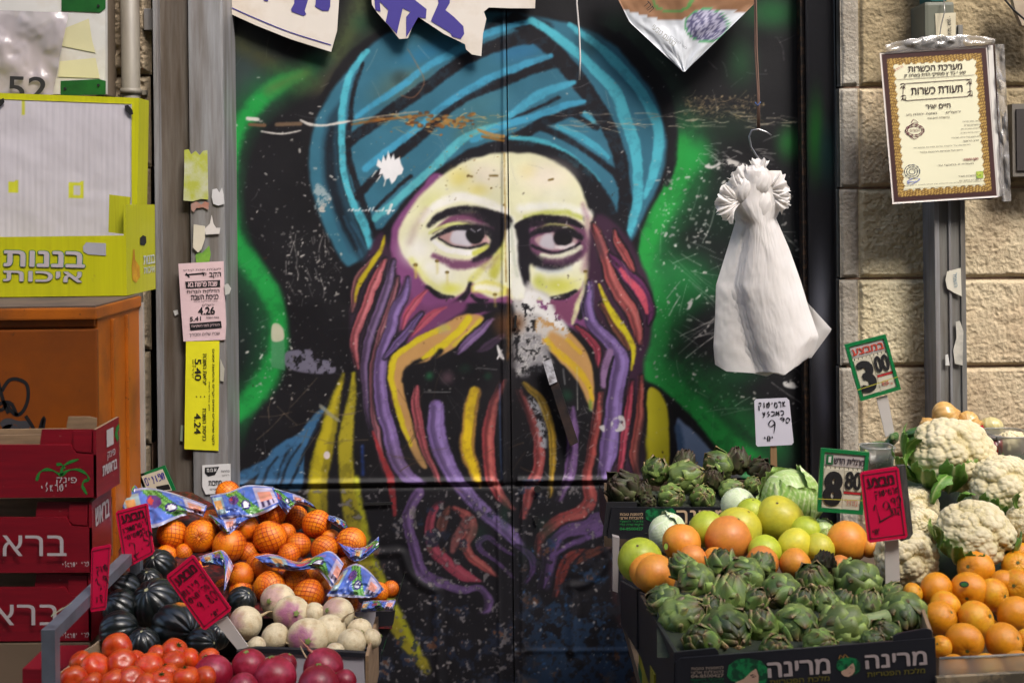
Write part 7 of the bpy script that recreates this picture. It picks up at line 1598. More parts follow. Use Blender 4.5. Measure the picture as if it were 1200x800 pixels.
q.rect('frame', -.05, -.06, 1.06, 1.0, 0, m_green, t, .004); q.rect('card', .05, .06, .92, 1.0, .001, m_card, t); q.hand('handwriting', heb('תפוזים'), .1, .2, .9, .16, .42, .0016, (60, 50, 150), t, 1.5); q.rect('black_band', .42, .72, .9, .95, .0014, ink(BLK), t)
q = Quad((883, 468), (924, 467), (930, 520), (886, 522), 3.28); t = thing('price_sign', 'white handwritten price card reading 9.90 on a wooden stake', 'price sign', P(906, 540, 3.28))
prism('card', [(884, 470), (886, 467.5), (922, 466), (925, 469), (930, 518), (928, 521), (888, 523), (886, 521)], 3.28, .002, mat('crumpled_white_card', (206, 202, 214), .6, bump=.3, bscale=8, var=.06), t)
for a in ((heb('ארטישוק'), .12, .06, .92, .04, .14), (heb('במבצע'), .2, .27, .85, .24, .12), ('9', .32, .46, .62, .46, .28), ('90', .7, .40, 1.0, .42, .11), (heb('יחי'), .2, .80, .5, .79, .13)): q.hand('handwriting', *a, .0014, (30, 26, 36), t, 1.5)
prism('stake', [(903, 520), (910, 520), (911, 552), (903, 552)], 3.284, .006, mat('wood_stake', (150, 116, 76), .8, stretch=(6, 6, 1), rgb2=(110, 80, 50), scale2=6), t)
# ------------------------------------------------------------------ right stall
rt = thing('stall_table', 'stepped wooden market table under the produce on the right', 'table', (.9, -.9, 0)); wood = mat('table_wood', (96, 78, 60), .8, stretch=(1, 8, 8))
box('front_board', .25, 1.9, -1.45, -1.0, .70, .73, wood, rt); box('middle_board', .25, 1.9, -1.0, -.62, .70, .73, wood, rt); box('rear_board', .35, 1.9, -.62, -.12, .78, .81, wood, rt)
for x, y, z in ((.3, -1.4, .7), (1.85, -1.4, .7), (.3, -.7, .7), (1.85, -.7, .7), (.4, -.2, .78), (1.85, -.2, .78)): box('leg', x - .02, x + .02, y - .02, y + .02, 0, z - .001, wood, rt)
PTN = (206, 176, 140)
# back artichoke carton
ac = thing('artichoke_carton', 'black printed carton of dull artichokes against the painted door', 'carton', P(790, 620, 3.05)); ad = 3.04
prism('front_board', [(712, 626), (717, 594), (846, 594), (850, 640), (712, 630)], ad, .005, blackb, ac); prism('corner_flap', [(706, 627), (711, 588), (746, 588), (748, 606), (712, 628)], ad + .006, .004, mat('dark_board_face', (34, 34, 38), .5), ac)
a_, b_2 = P(711, 600, ad + .006), P(704, 575, ad + .2); V = [(a_.x, a_.y, P(711, 628, ad).z), (a_.x, a_.y, P(711, 588, ad).z), (b_2.x - .004, b_2.y, P(711, 588, ad).z), (b_2.x - .004, b_2.y, P(711, 628, ad).z)]
mesh('end_board', V, [[0, 1, 2, 3]], blackb, ac); prism('back_board', [(708, 566), (900, 562), (900, 640), (708, 640)], ad + .26, .005, kraft_d, ac)
for i, (s, col) in enumerate(((heb('להזמנות טובות'), PTN), (heb('להובלות ארצי'), PTN), (heb('מיכל השף 1'), (40, 140, 70)), (heb('ירקות שדה טרי'), (40, 140, 70)), ('04-8500427', (40, 140, 70)))): text_px('lettering', s, 740, 602 + i * 4.3, 27, 3.4, ad - .001, col, ac, 0, .01)
text_px('lettering', heb('מרינה'), 822, 605, 58, 15, ad - .001, PTN, ac, 0, .015)
emg = mat('emerald_print', (16, 120, 66), .5, rgb2=(8, 60, 36), scale2=60, sharp=.05)
prism('bush_emblem', [(756, 603), (757, 598), (764, 595), (775, 596), (788, 595), (792, 600), (790, 608), (780, 606), (774, 612), (764, 611), (757, 608)], ad - .001, .0005, emg, ac)
dA = dlin(545, 3.26, 600, 3.10)
for x, y, r, tip, st, lb in ((731, 573, 25, (-.5, -.5, .5), 'old', 'dark broad artichoke at the left end of the rear carton'), (769, 552, 19, (.3, -.5, .9), 'new', 'upright green artichoke second along the rear carton'), (803, 560, 25, (.9, -.4, .4), 'green', 'light green artichoke lying on its side mid rear carton'), (802, 542, 16, (.2, 0, .9), 'old', 'artichoke tip showing behind the light green one'), (841, 545, 21, (-.6, -.4, .6), 'new', 'artichoke with layered tips beside the brown one'), (864, 541, 18, (.1, -.1, 1), 'old', 'brown spiky artichoke standing under the white card'),
        (890, 551, 17, (.3, -.6, .5), 'old', 'shrivelled dark brown artichoke beside the wooden stake'), (787, 583, 19, (.4, -.8, .3), 'green', 'small yellowish artichoke in front of the rear carton'), (824, 583, 17, (0, -.9, .5), 'green', 'curling green artichoke front of the rear carton'), (857, 575, 17, (.8, -.5, .4), 'green', 'pale streaked artichoke front right of the rear carton'), (835, 562, 15, (0, -.5, .8), 'old', 'brownish artichoke between the pale and layered ones'), (760, 588, 11, (0, -.9, .3), 'old', 'tiny brown artichoke at the carton rim'), (882, 568, 12, (.4, -.6, .6), 'green', 'small artichoke beside the cabbage leaf'), (752, 576, 14, (0, -.4, .9), 'old', 'dark artichoke shaded behind the carton flap')):
    artichoke(x, y, r * 1.03, dA(y), lb, 'artichokes in the rear carton', tip, st, n=24, open_=.12)
# cabbages
def cabbage(px, py, r, d, label, white=False, tip=(0, -.5, .85), spin=0.0):
    kids = [('leaf', x) for x in (D_cabwleaf if white else D_cableaf)]
    e = (Vector(tip).to_track_quat('Z', 'Y') @ Euler((0, 0, spin)).to_quaternion()).to_euler()
    return put('cabbage', D_cabw if white else D_cab, px, py, r, d, label, 'cabbage', 'cabbages behind the citrus', rot=e, kids=kids)
cabbage(926, 583, 35, 2.86, 'largest pale green cabbage beside the 8.80 price sign', tip=(-.5, -.3, .8), spin=2.4); cabbage(866, 593, 22, 2.92, 'whitish cabbage between the artichokes and the largest cabbage', True, spin=1); cabbage(782, 624, 23, 2.88, 'pale cabbage in front of the rear carton', True, (-.3, -.6, .7), 3); cabbage(964, 622, 14, 2.72, 'small green cabbage under the 8.80 price sign', tip=(0, -.3, .9))
# citrus
dC = dlin(600, 2.80, 690, 2.52)
for x, y, r, D_, lb, ct in ((750, 656, 26, D_pg, 'green pomelo at the left end beside the door', 'pomelo'), (759, 668, 22, D_go, 'orange grapefruit half behind the lowest left one', 'grapefruit'), (768, 673, 25, D_go, 'orange and yellow grapefruit lowest at the left corner', 'grapefruit'), (799, 636, 23.5, D_go, 'bright orange grapefruit with a round sticker', 'grapefruit'), (853, 631, 28, D_gr, 'reddish grapefruit in the middle with a glossy top', 'grapefruit'),
        (829, 620, 22, D_pg, 'green pomelo between the sticker grapefruit and the yellow pomelo', 'pomelo'), (866, 621, 27, D_py, 'yellow pomelo behind the reddish grapefruit', 'pomelo'), (913, 609, 28, D_py, 'largest yellow pomelo in front of the cabbage', 'pomelo'), (881, 601, 18, D_pg, 'green pomelo peeping out behind two yellow pomelos', 'pomelo'), (812, 654, 16, D_gr, 'small pink grapefruit behind the front artichokes', 'grapefruit'),
        (896, 646, 20, D_pg, 'shaded pomelo beneath the largest yellow pomelo', 'pomelo'), (932, 640, 21, D_py, 'yellow pomelo just right below the largest one', 'pomelo'), (960, 643, 18, D_py, 'yellow pomelo touching the orange grapefruit', 'pomelo'), (945, 624, 20, D_pg, 'yellow green pomelo right of the largest pomelo', 'pomelo'), (932, 660, 19, D_go, 'peach coloured grapefruit behind the front artichokes', 'grapefruit'), (894, 658, 19, D_gr, 'pinkish grapefruit left of the peach coloured one', 'grapefruit'),
        (993, 634, 25, D_go, 'deep orange grapefruit below the 8.80 price sign', 'grapefruit'), (985, 664, 14, D_gr, 'small orange grapefruit just below the deep orange one', 'grapefruit'), (1019, 641, 12, D_go, 'sliver of an orange grapefruit behind the pink sign', 'grapefruit'), (838, 654, 14, D_go, 'orange grapefruit glimpsed under the reddish one', 'grapefruit')):
    o = put(ct, D_, x, y, r, dC(y), lb, ct, 'citrus heaped behind the front artichokes', rot=(random.uniform(-1.2, .2), random.uniform(-.7, .7), random.uniform(0, 6)), kids=(('stem_button', D_pcal),))
    if 'sticker' in lb and x == 799:
        p = P(780.5, 640, dC(y) - M(r, 2.6) * .66); t = thing('fruit_sticker', 'oval green and red sticker stuck on the bright orange grapefruit', 'sticker', p)
        for nm, s, col, off in (('rim', 1.0, (120, 40, 40), 0), ('face', .72, (150, 190, 80), .0008)): prism(nm, [(780.5 + 3.2 * s * math.cos(a), 640 + 5.2 * s * math.sin(a)) for a in np.linspace(0, 6.28, 14)[:-1]], dC(y) - M(r, 2.6) * .67 - off, .0006, ink(col), t)
cc_ = thing('citrus_carton', 'dark carton side under the pomelos beside the blue door paint', 'carton', P(740, 720, 2.55))
def side_board(name, p0, d0, p1, d1, h0, h1, m, parent, thick=.006):
    a, b_ = P(*p0, d0), P(*p1, d1); V = [(a.x, a.y, a.z), (b_.x, b_.y, b_.z), (b_.x, b_.y, b_.z - h1), (a.x, a.y, a.z - h0)]; V += [(x + thick, y, z) for x, y, z in V]
    return mesh(name, V, [[0, 1, 2, 3], [7, 6, 5, 4], [1, 0, 4, 5], [3, 0, 4, 7][::-1]], m, parent)
side_board('side_board', (752, 695), 2.50, (727, 680), 2.9, .13, .10, blackb, cc_); prism('upright', [(718, 628), (726, 630), (724, 694), (718, 692)], 2.98, .02, mat('grey_upright', (150, 142, 140), .6), cc_)
prism('front_board', [(746, 690), (780, 700), (1060, 660), (1060, 720), (746, 760)], 2.56, .005, blackb, cc_)
yb = thing('yellow_crate', 'yellow and green crate side below the dark citrus carton', 'crate', P(755, 780, 2.45)); side_board('yellow_side', (766, 790), 2.28, (748, 742), 2.62, .2, .06, mat('yellow_crate', (170, 160, 20), .5, rgb2=(130, 120, 20), scale2=6), yb); side_board('green_side', (768, 835), 2.28, (748, 776), 2.62, .2, .2, mat('green_crate', (18, 96, 40), .5), yb)
# front artichoke carton
fc = thing('artichoke_carton', 'front black artichoke carton printed with green haired faces and large lettering', 'carton', P(930, 780, 2.1)); F0, F1 = 2.06, 2.06
dF = lambda x, y: F0 + (x - 790) / 300 * (F1 - F0)
prism('front_board', [(792, 845), (792, 776), (798, 771), (1096, 747), (1099, 845)], dF, .005, blackb, fc); prism('corner_flap', [(790, 845), (790, 764), (838, 759), (842, 763), (843, 790), (840, 845)], lambda x, y: F0 + .006 + (x - 790) / 300 * (F1 - F0), .004, blackb, fc); prism('corner_flap', [(1046, 760), (1047, 745), (1052, 742), (1086, 736), (1092, 738), (1094, 760)], lambda x, y: F1 + .002, .004, blackb, fc)
side_board('side_board', (790.5, 764), F0 + .008, (750, 697), 2.48, .2, .12, blackb, fc); side_board('end_board', (1093, 740), F1 + .006, (1075, 690), 2.44, .2, .12, kraft, fc, -.006)
ft = lambda s, cx, cy, w, h, col, b_=0.0, rot=4.2: text_px('lettering', s, cx, cy, w, h, dF(cx, cy) - .0012, col, fc, rot, b_)
for cx, cy, w, h in ((936, 782, 72, 17), (1050, 772.5, 71, 15.5)): ft(heb('מרינה'), cx, cy, w, h, (176, 160, 156), .03)
for cx, cy, w in ((937, 796, 70), (1050, 787, 68)): ft(heb('מלכת הפטריות'), cx, cy, w, 6.5, (110, 100, 30), .008)
for i, (s, col) in enumerate(((heb('להזמנות טובות'), (150, 134, 120)), (heb('להובלות ארצי'), (150, 134, 120)), ('04-8500427', (150, 134, 120)), (heb('מיכל השף 1'), (20, 100, 60)), (heb('ירקות שדה טרי'), (20, 100, 60)))): ft(s, 829, 782 + i * 4.6, 38, 3.6, col, .01, 2)
skin = (186, 150, 128)
def face(cx, cy, s):
    dd = dF(cx, cy)
    prism('green_hair', [(cx + s * a, cy + s * b_) for a, b_ in ((-22, 4), (-20, -8), (-10, -15), (4, -16), (18, -13), (26, -4), (26, 8), (20, 16), (12, 20), (0, 16), (-8, 12), (-18, 10))], dd - .001, .0004, emg, fc)
    prism('pale_face', [(cx + s * a, cy + s * b_) for a, b_ in ((-12, 12), (-2, 8), (6, 0), (12, -4), (15, 4), (15, 12), (10, 19), (2, 23), (-6, 22), (-12, 17))], dd - .0016, .0004, ink(skin), fc)
    ribbon('features', [[(cx + s * 5, cy + s * 4), (cx + s * 9, cy + s * 3), (cx + s * 12, cy + s * 5)], [(cx + s * 7, cy + s * 6), (cx + s * 10, cy + s * 5.5)], [(cx + s * 3, cy + s * 16), (cx + s * 7, cy + s * 15)]], 1.1 * max(s, .6), dd - .0022, (40, 30, 30), fc)
face(874, 787, 1.0); face(993, 779, .58); ribbon('crown_emblem', [[(983, 772), (985, 767), (988, 770), (990, 766), (993, 769), (995, 770)]], 1.2, dF(990, 768) - .002, (150, 110, 50), fc)
dB = dlin(655, 2.52, 750, 2.17)
FA_ = [(815, 682, 24, (-.7, -.55, -.1), 'new', 'artichoke pointing left at the back left of the front carton', 0, 0), (872, 676, 25, (-.75, -.5, .2), 'new', 'artichoke with a small dark tip behind the tall leafy one', 0, 0), (846, 664, 20, (.1, .2, .95), 'new', 'upright dark leafy artichoke at the very back', .35, 0), (800, 665, 17, (-.6, .2, .6), 'new', 'small artichoke fanning out at the back left', .3, 0), (779, 705, 22, (-.9, -.1, .2), 'new', 'artichoke spilling over the left side of the front carton', .2, 0),
 (801, 724, 30, (.6, -.4, .5), 'green', 'large smooth artichoke at the front left', 0, 0), (852, 740, 31, (.25, -.95, .1), 'new', 'round artichoke facing out at the front beside the corner flap', .1, 0), (857, 700, 27, (.0, .1, 1), 'green', 'tall light green artichoke standing upright in the middle left', .3, 0), (893, 734, 22, (-.1, -.1, .95), 'new', 'plain artichoke between two facing ones', 0, 0), (915, 695, 25, (-.5, -.7, .0), 'new', 'artichoke lying with pale bract edges in the centre', .1, 0),
 (893, 664, 17, (.3, .2, .9), 'new', 'small artichoke behind the centre one', .25, 0), (954, 684, 25, (-.2, -.5, .7), 'new', 'artichoke at the back centre right', .15, 0), (966, 660, 15, (.2, -.3, .9), 'old', 'small dark artichoke topmost of the front carton', .1, 0), (1004, 683, 31, (-.5, -.3, -.75), 'new', 'largest artichoke lying head down near the pink sign stake', .05, 0), (934, 734, 27, (0, -.85, -.45), 'new', 'drooping artichoke facing out front centre', .15, 0),
 (987, 736, 32, (-.9, -.3, -.1), 'green', 'broad artichoke lying sideways with a cut stem to its right', 0, 1), (967, 707, 18, (-.1, .1, 1), 'green', 'upright single leafed artichoke in the middle', .2, 0), (1019, 712, 20, (.1, -.1, .95), 'green', 'spiky open artichoke behind the broad one', .4, 0), (1060, 722, 29, (-.1, -.9, -.3), 'new', 'rightmost front artichoke facing out above the corner flap', .1, 0), (1047, 696, 15, (.4, -.3, .7), 'green', 'small pale artichoke beside the sign stake', .1, 0), (910, 762, 21, (0, -.6, .6), 'new', 'artichoke sunk low behind the front board', 0, 0), (1022, 752, 15, (.6, -.4, .4), 'new', 'artichoke low between the broad one and the rightmost one', .2, 0), (833, 715, 18, (.2, -.3, .9), 'new', 'artichoke wedged behind the round facing one', .2, 0), (985, 704, 15, (.5, -.2, .8), 'new', 'artichoke tip under the largest one', .1, 0), (884, 706, 18, (.4, -.4, .8), 'new', 'artichoke between the tall light green one and the centre one', .2, 0), (822, 752, 23, (-.3, -.6, .6), 'new', 'low artichoke just behind the left corner flap', .2, 0), (962, 757, 22, (.3, -.7, .5), 'green', 'low artichoke behind the printed board between the two emblems', .2, 0), (1038, 744, 20, (-.4, -.5, .7), 'new', 'low artichoke just left of the right corner flap', .2, 0), (940, 706, 17, (.2, -.2, .9), 'new', 'spiky artichoke just above the drooping one', .3, 0)]
for x, y, r, tip, st, lb, op, stm in FA_: artichoke(x, y, r * 1.12, dB(y), lb, 'artichokes in the front carton', tip, st, n=32, open_=op, stem=bool(stm))
# dark bed of loose leaves under the artichokes
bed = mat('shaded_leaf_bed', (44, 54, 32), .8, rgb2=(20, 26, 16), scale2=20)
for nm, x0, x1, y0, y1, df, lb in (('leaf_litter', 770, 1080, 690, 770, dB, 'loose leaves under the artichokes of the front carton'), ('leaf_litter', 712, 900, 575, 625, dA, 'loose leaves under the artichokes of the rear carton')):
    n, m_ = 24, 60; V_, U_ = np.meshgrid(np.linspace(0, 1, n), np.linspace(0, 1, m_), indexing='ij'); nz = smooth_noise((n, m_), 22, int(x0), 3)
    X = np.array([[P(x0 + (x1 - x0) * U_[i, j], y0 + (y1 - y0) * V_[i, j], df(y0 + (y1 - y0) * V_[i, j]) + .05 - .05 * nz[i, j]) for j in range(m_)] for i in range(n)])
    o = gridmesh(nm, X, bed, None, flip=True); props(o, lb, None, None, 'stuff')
# cauliflowers
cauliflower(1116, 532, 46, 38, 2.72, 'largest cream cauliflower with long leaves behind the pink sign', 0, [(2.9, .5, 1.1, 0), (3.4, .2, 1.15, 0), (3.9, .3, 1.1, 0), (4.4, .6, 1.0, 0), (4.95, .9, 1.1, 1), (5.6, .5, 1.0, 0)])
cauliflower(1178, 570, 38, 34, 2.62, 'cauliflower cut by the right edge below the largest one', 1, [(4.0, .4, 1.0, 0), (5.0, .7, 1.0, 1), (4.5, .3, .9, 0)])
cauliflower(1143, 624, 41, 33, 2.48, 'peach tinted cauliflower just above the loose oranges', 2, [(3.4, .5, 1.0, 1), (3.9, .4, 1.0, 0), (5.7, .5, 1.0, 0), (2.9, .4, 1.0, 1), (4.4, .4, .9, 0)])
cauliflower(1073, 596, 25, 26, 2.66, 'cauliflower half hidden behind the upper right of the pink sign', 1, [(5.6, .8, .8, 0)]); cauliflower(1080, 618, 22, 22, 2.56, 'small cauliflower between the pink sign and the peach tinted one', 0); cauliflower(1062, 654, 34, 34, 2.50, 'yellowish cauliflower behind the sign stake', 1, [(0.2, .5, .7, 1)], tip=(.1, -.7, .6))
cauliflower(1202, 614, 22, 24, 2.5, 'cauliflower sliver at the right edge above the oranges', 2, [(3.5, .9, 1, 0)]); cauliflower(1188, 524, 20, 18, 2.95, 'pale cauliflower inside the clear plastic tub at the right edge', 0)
D_sprig = leaf_data(m_cleaf, 1.3, .36, (176, 196, 120), (96, 142, 48), .9, 8, .25)
for x, y, r, d, e, lb in ((1060, 545, 30, 2.70, (1.2, .3, .5), 'crinkled pale green leaf left of the largest cauliflower'), (1092, 590, 34, 2.62, (1.5, -.2, 2.2), 'broad green leaf curling under the largest cauliflower'), (1124, 588, 26, 2.6, (1.9, .1, .1), 'upright cut leaf stalk between two cauliflowers'), (1100, 642, 26, 2.44, (1.2, .2, -1.0), 'pale leaf stub beside the peach tinted cauliflower'), (1192, 596, 22, 2.5, (1.3, -.4, .4), 'small yellow green leaf at the right edge')):
    o = bpy.data.objects.new('cauliflower_leaf', D_sprig); COL.objects.link(o); o.location = P(x, y, d); o.scale = (M(r, d),) * 3; o.rotation_euler = e; props(o, lb, 'leaf', 'loose cauliflower leaves')
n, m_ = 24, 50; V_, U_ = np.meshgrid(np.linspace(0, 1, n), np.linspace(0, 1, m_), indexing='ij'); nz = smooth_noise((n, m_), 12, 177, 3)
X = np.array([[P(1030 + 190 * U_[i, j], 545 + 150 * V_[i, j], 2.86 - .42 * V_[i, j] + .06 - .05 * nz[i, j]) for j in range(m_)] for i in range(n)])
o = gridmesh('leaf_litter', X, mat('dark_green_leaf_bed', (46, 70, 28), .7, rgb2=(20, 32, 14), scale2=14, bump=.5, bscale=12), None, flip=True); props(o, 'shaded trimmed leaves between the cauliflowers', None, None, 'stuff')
# onions, zucchini, tub
for x, y, r, k, tip, lb in ((1108, 487, 17, 0, (.9, -.2, .3), 'largest golden onion in front of the conduit'), (1134, 494, 12.5, 0, (-.3, -.9, .1), 'golden onion right of the largest one'), (1161, 501, 14, 1, (0, -.5, -.8), 'pale greenish onion beside the tub'), (1087, 498, 10, 0, (-.5, .2, .8), 'small brownish onion left of the largest one'), (1146, 500, 9, 0, (.3, -.6, .5), 'flaky onion squeezed between two others')):
    put('onion', D_on[k], x, y, r, 3.02, lb, 'onion', 'onions at the back by the stone wall', rot=Vector(tip).to_track_quat('Z', 'Y').to_euler(), kids=(('roots', D_onroot),))
for x, y, r, tip, lb in ((1047, 513, 13, (-.3, -.9, .2), 'zucchini end pointing at the viewer beside the tub'), (1041, 521, 12, (-.6, -.3, -.6), 'zucchini slanting down toward the clear tub'), (1031, 521, 9, (-.9, -.3, .1), 'darkest zucchini tip at the left'), (1080, 505, 13, (.8, -.5, .3), 'zucchini lying under the small brownish onion'), (1072, 516, 10, (.3, -.8, .3), 'zucchini end just above the crinkled leaf')):
    put('zucchini', D_zu, x, y, r, 2.95, lb, 'zucchini', 'zucchini behind the cauliflowers', rot=Vector(tip).to_track_quat('Z', 'Y').to_euler(), kids=(('stem', D_zstem),))
clear = mat('clear_tub_plastic', (224, 226, 220), .28, spec=.5, var=0, trans=.8, bump=.15, bscale=14)
def tub(name, x0, x1, y0, y1, d, dep, label, cat='tub', m=None):
    t = thing(name, label, cat, P((x0 + x1) / 2, y1, d)); a, b_ = P(x0, y0, d), P(x1, y1, d); m = m or clear
    hull = [(a.x, a.y), (b_.x, a.y), (b_.x, a.y + dep), (a.x, a.y + dep)]; cx_, cy_ = (a.x + b_.x) / 2, a.y + dep / 2
    V = []; 
    for z, s in ((a.z, 1.0), (b_.z, .86)):
        for k in range(20):
            t_ = 2 * math.pi * k / 20; ux, uy = math.cos(t_), math.sin(t_); e = 1 / max(abs(ux), abs(uy)) ** .7; V.append((cx_ + ux * e * (b_.x - a.x) / 2 * s * .86, cy_ + uy * e * dep / 2 * s * .86, z))
    mesh('wall', V, [[k, (k + 1) % 20, 20 + (k + 1) % 20, 20 + k] for k in range(20)] + [[20 + k for k in range(20)]], m, t, smooth=True)
    R = [(x * 1.0, y, z) for x, y, z in V[:20]]; tube('rim', [Vector(p) for p in R + R[:1]], .0022, clear, t, seg=6); return t
tub('plastic_tub', 1012, 1056, 527, 556, 2.82, .08, 'small clear plastic tub in front of the zucchini'); tub('plastic_tub', 1166, 1225, 514, 560, 2.86, .14, 'clear plastic tub around the pale cauliflower at the right edge')
jr_ = thing('jar', 'small jar of dark red preserve beside the clear tub', 'jar', P(1166, 540, 2.9)); c0 = P(1166, 526, 2.9); tube('glass', [(c0.x, c0.y, P(1166, 545, 2.9).z), (c0.x, c0.y, P(1166, 515, 2.9).z)], .014, mat('red_preserve', (140, 30, 16), .15, coat=.6), jr_, seg=18); tube('lid', [(c0.x, c0.y, P(1166, 515, 2.9).z + .0005), (c0.x, c0.y, P(1166, 510, 2.9).z)], .015, mat('jar_lid', (150, 140, 130), .3), jr_, seg=18)
sp = thing('price_sign', 'back of a small pink sign leaning on the largest cauliflower', 'price sign', P(1158, 520, 2.8)); prism('card', [(1140, 503), (1152, 498), (1163, 533), (1161, 535), (1150, 506)], 2.80, .003, m_pink, sp)
# loose oranges and plastic crate
dN = dlin(650, 2.46, 790, 2.10)
ro = [('back row', [(1143, 667, 22, 1), (1176, 683, 16, 0), (1193, 664, 19, 1), (1198, 650, 15, 0)]), ('second row', [(1070, 694, 12, 0), (1097, 690, 20, 0), (1136, 692, 22.5, 0), (1164, 696, 19, 0), (1194, 687, 21, 1)]), ('third row', [(1108, 710, 18, 1), (1102, 724, 20, 0), (1144, 725, 22, 1), (1190, 720, 22, 0)]), ('fourth row', [(1103, 757, 13, 0), (1130, 753, 22.5, 1), (1176, 752, 22.5, 0), (1203, 750, 14, 0)]), ('bottom row behind the clear crate wall', [(1118, 786, 19, 1), (1158, 786, 21, 1), (1195, 782, 20, 0)])]
for rn, row in ro:
    row = sorted(row)
    for i, (x, y, r, k) in enumerate(row):
        tip = Vector((random.uniform(-.8, .8), -.7, random.uniform(-.2, .9)))
        put('orange', D_navel[2 if (int(x) + int(y)) % 3 == 0 else k], x, y, r, dN(y), '%s loose bright orange in the %s' % (ordinal(i, len(row)), rn), 'orange', 'loose oranges in the clear crate', rot=tip.to_track_quat('Z', 'Y').to_euler(), kids=(('stem_button', D_calyx),))
for x, y, r in ((1125, 738, 15), (1160, 740, 16), (1120, 700, 14), (1150, 708, 15), (1188, 738, 15), (1176, 710, 14)): put('orange', D_navel[0], x, y, r, dN(y) + .07, 'bright orange mostly hidden beneath the other loose oranges', 'orange', 'loose oranges buried in the clear crate')
t = thing('fruit_sticker', 'oval dark green sticker on the foremost upper loose orange', 'sticker', P(1130, 685, 2.3)); prism('face', [(1130 + 5.6 * math.cos(a), 684.5 + 3.6 * math.sin(a)) for a in np.linspace(0, 6.28, 14)[:-1]], dN(692) - M(22, 2.35) * .93, .002, ink((40, 60, 70)), t); prism('print', [(1130 + 4 * math.cos(a), 684.5 + 2.2 * math.sin(a)) for a in np.linspace(0, 6.28, 12)[:-1]], dN(692) - M(22, 2.35) * .93 - .001, .001, ink((50, 130, 70)), t)
cr = thing('clear_crate', 'clear plastic crate holding the loose oranges', 'crate', P(1150, 790, 2.06)); prism('front_wall', [(1100, 845), (1101, 771), (1104, 770), (1240, 764), (1240, 845)], 2.06, .002, clear, cr)
tube('rim', [P(1101, 771, 2.06), P(1150, 769, 2.06), P(1240, 764, 2.06)], .0022, clear, cr, seg=6)
lb_ = thing('produce_ledge', 'worn pale ledge strip under the clear crate of oranges', 'ledge', P(1150, 800, 2.05)); prism('strip', [(1098, 794), (1240, 786), (1240, 850), (1098, 850)], 2.045, .01, mat('worn_label_strip', (150, 130, 100), .6, rgb2=(90, 80, 64), scale2=30, sharp=.05), lb_)
prism('inner_wall', [(1060, 690), (1240, 660), (1240, 845), (1060, 845)], 2.55, .01, kraft_d, cr)

# ------------------------------------------------------------------ hanging plastic bags
m_bag = mat('white_carrier_film', (236, 232, 230), .24, spec=.55, k=.92, var=.03, bump=.55, bscale=9, detail=8, sss=.0)
bs_ = m_bag.node_tree.nodes['Principled BSDF']; nt_ = m_bag.node_tree
tl_ = nt_.nodes.new('ShaderNodeBsdfTranslucent'); tl_.inputs[0].default_value = (.9, .86, .8, 1); ms = nt_.nodes.new('ShaderNodeMixShader'); ms.inputs[0].default_value = .42
out = [n for n in nt_.nodes if n.type == 'OUTPUT_MATERIAL'][0]; nt_.links.new(bs_.outputs[0], ms.inputs[1]); nt_.links.new(tl_.outputs[0], ms.inputs[2]); nt_.links.new(ms.outputs[0], out.inputs[0])
bb = thing('carrier_bags', 'bunch of thin white plastic carrier bags hanging from a wire hook', 'plastic bags', P(890, 300, 3.40))
YS = np.array([196, 216, 240, 262, 300, 340, 380, 415, 437])
LF = np.array([866, 852, 850, 862, 851, 839, 838, 836, 838]); RT = np.array([914, 920, 918, 908, 922, 934, 944, 954, 948])
def bag_layer(k, l_off, r_off, ydip, d0, seed, split=None):
    n, m_ = 70, 90; V_, U_ = np.meshgrid(np.linspace(0, 1, n), np.linspace(0, 1, m_), indexing='ij'); nz = smooth_noise((n * 3, m_), 10, seed, 4, .55)[::3]; cz = smooth_noise((n * 3, m_), 26, seed + 9, 3)[::3]
    yb = np.interp(U_, [0, .12, .4, .55, .8, 1], [427, 435, 437, 438 + ydip, 428, 414]) ; y = 200 + (yb - 200) * V_
    yl = 200 + 237 * V_; lx = np.interp(yl, YS, LF) + l_off * V_ ** .8 + (5 * np.sin(V_ * 6 + .8) * (l_off > 5)) * V_; rx = np.interp(yl, YS, RT) + r_off * V_
    x = lx + (rx - lx) * U_
    xx_ = (x - 838) / 100; pl = np.sin(xx_ * 16 + 2.5 * np.sin(V_ * 3)) * (1 - V_) ** 2 * .008 + np.sin(xx_ * 5 + V_ * 2) * .006
    Z = d0 - .05 * np.sin(math.pi * np.clip(U_, 0, 1)) ** .8 * (.3 + .7 * V_) - pl - .008 * (nz - .5) - .003 * np.abs(cz - .5)
    X = np.array([[P(x[i, j], y[i, j], Z[i, j]) for j in range(m_)] for i in range(n)])
    return gridmesh('bag', X, m_bag, bb, flip=True)
for k, (lo, ro_, yd, d0) in enumerate(((0, 0, 3, 3.446), (20, 6, -1, 3.436), (31, 4, 1, 3.427), (38, 2, 2, 3.418), (44, 0, -2, 3.410), (49, -3, 1, 3.402))): bag_layer(k, lo, ro_, yd, d0, 307)
n, m_ = 40, 24; V_, U_ = np.meshgrid(np.linspace(0, 1, n), np.linspace(0, 1, m_), indexing='ij')   # corner that sticks out on the right
inn = np.array([(900, 300), (925, 340), (938, 380), (946, 420)], float); outr = np.array([(922, 296), (944, 352), (975, 386), (951, 419)], float); tt = [0, .4, .75, 1]
ix_, iy_ = [np.interp(V_, tt, inn[:, k]) for k in (0, 1)]; ox_, oy_ = [np.interp(V_, tt, outr[:, k]) for k in (0, 1)]
X = np.array([[P(ix_[i, j] * (1 - U_[i, j]) + ox_[i, j] * U_[i, j], iy_[i, j] * (1 - U_[i, j]) + oy_[i, j] * U_[i, j], 3.455 - .006 * math.sin(U_[i, j] * 5 + V_[i, j] * 6)) for j in range(m_)] for i in range(n)])
gridmesh('bag', X, m_bag, bb, flip=True)
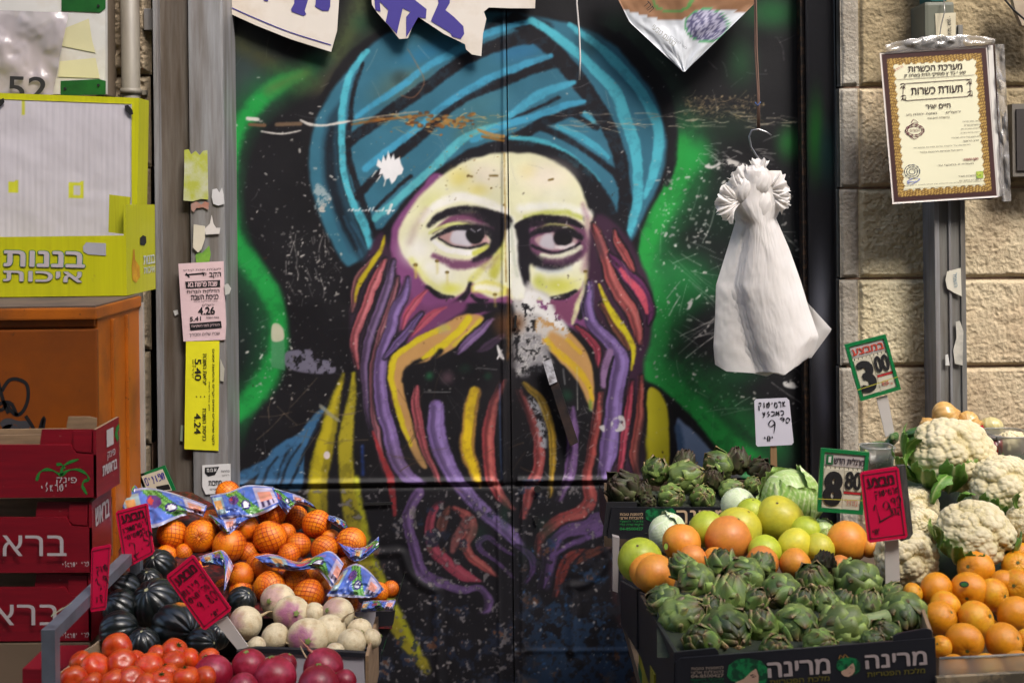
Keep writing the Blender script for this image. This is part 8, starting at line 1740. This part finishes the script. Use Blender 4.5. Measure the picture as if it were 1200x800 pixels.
# bunched handles at the top: ruffled lobes
def ruffle(cx, cy, rx, ry, d, seed, a=.18):
    th, ph = np.meshgrid(np.linspace(0, math.pi, 40), np.linspace(0, 2 * math.pi, 70, endpoint=False), indexing='ij'); nz = smooth_noise(th.shape, 9, seed, 4, .6); rf = 1 - np.abs(smooth_noise(th.shape, 12, seed + 3, 3) - .5) * 3
    r = 1 + a * (nz - .5) + a * .9 * (np.abs(np.sin(ph * 6 + seed + 1.5 * np.sin(th * 3 + seed))) - .5) * np.sin(th) + a * .3 * rf * np.sin(ph * 3 + th * 2 + seed); x, y, z = sph(th, ph, r)
    c = P(cx, cy, d); s = M(1, d); V = np.stack([c.x + x * rx * s, c.y + y * min(rx, ry) * s * .8, c.z + z * ry * s], -1)
    return gridmesh('gathered_handles', V, m_bag, bb, wrap=True, flip=True)
def frill(cx, cy, a0, a1, r0, r1, waves, amp, d, seed):
    """gathered loop of film: a fan of thin sheet whose free edge waves back and forth"""
    n, m_ = 16, 110; V_, U_ = np.meshgrid(np.linspace(0, 1, n), np.linspace(0, 1, m_), indexing='ij'); nz = smooth_noise((n, m_), 16, seed, 4)
    an = np.radians(a0 + (a1 - a0) * U_ + 9 * V_ * np.sin(U_ * waves * 3.1 + seed)); r = r0 + (r1 - r0) * V_ * (.78 + .5 * nz)
    X = np.zeros((n, m_, 3))
    for i in range(n):
        for j in range(m_):
            X[i, j] = P(cx + r[i, j] * math.cos(an[i, j]), cy - r[i, j] * math.sin(an[i, j]), d - M(amp, d) * V_[i, j] * math.sin(U_[i, j] * waves * 6.28 + seed) - M(4, d) * math.sin(math.pi * V_[i, j]))
    return gridmesh('gathered_handles', X, m_bag, bb, flip=True)
ruffle(886, 212, 17, 20, 3.405, 1, .10); ruffle(870, 222, 14, 17, 3.40, 2, .12); ruffle(888, 240, 19, 24, 3.415, 8, .08)
for q in ((872, 232, 95, 235, 5, 28, 5, 6, 3.392, 1), (866, 236, 120, 250, 4, 24, 5, 5, 3.385, 2), (862, 240, 140, 260, 3, 22, 4, 5, 3.38, 3), (880, 222, 60, 160, 6, 28, 4, 5, 3.398, 4), (900, 224, -40, 70, 4, 25, 4, 5, 3.40, 5), (906, 232, -60, 40, 3, 20, 3, 4, 3.395, 6), (890, 206, 50, 130, 3, 20, 3, 4, 3.405, 7)): frill(*q)
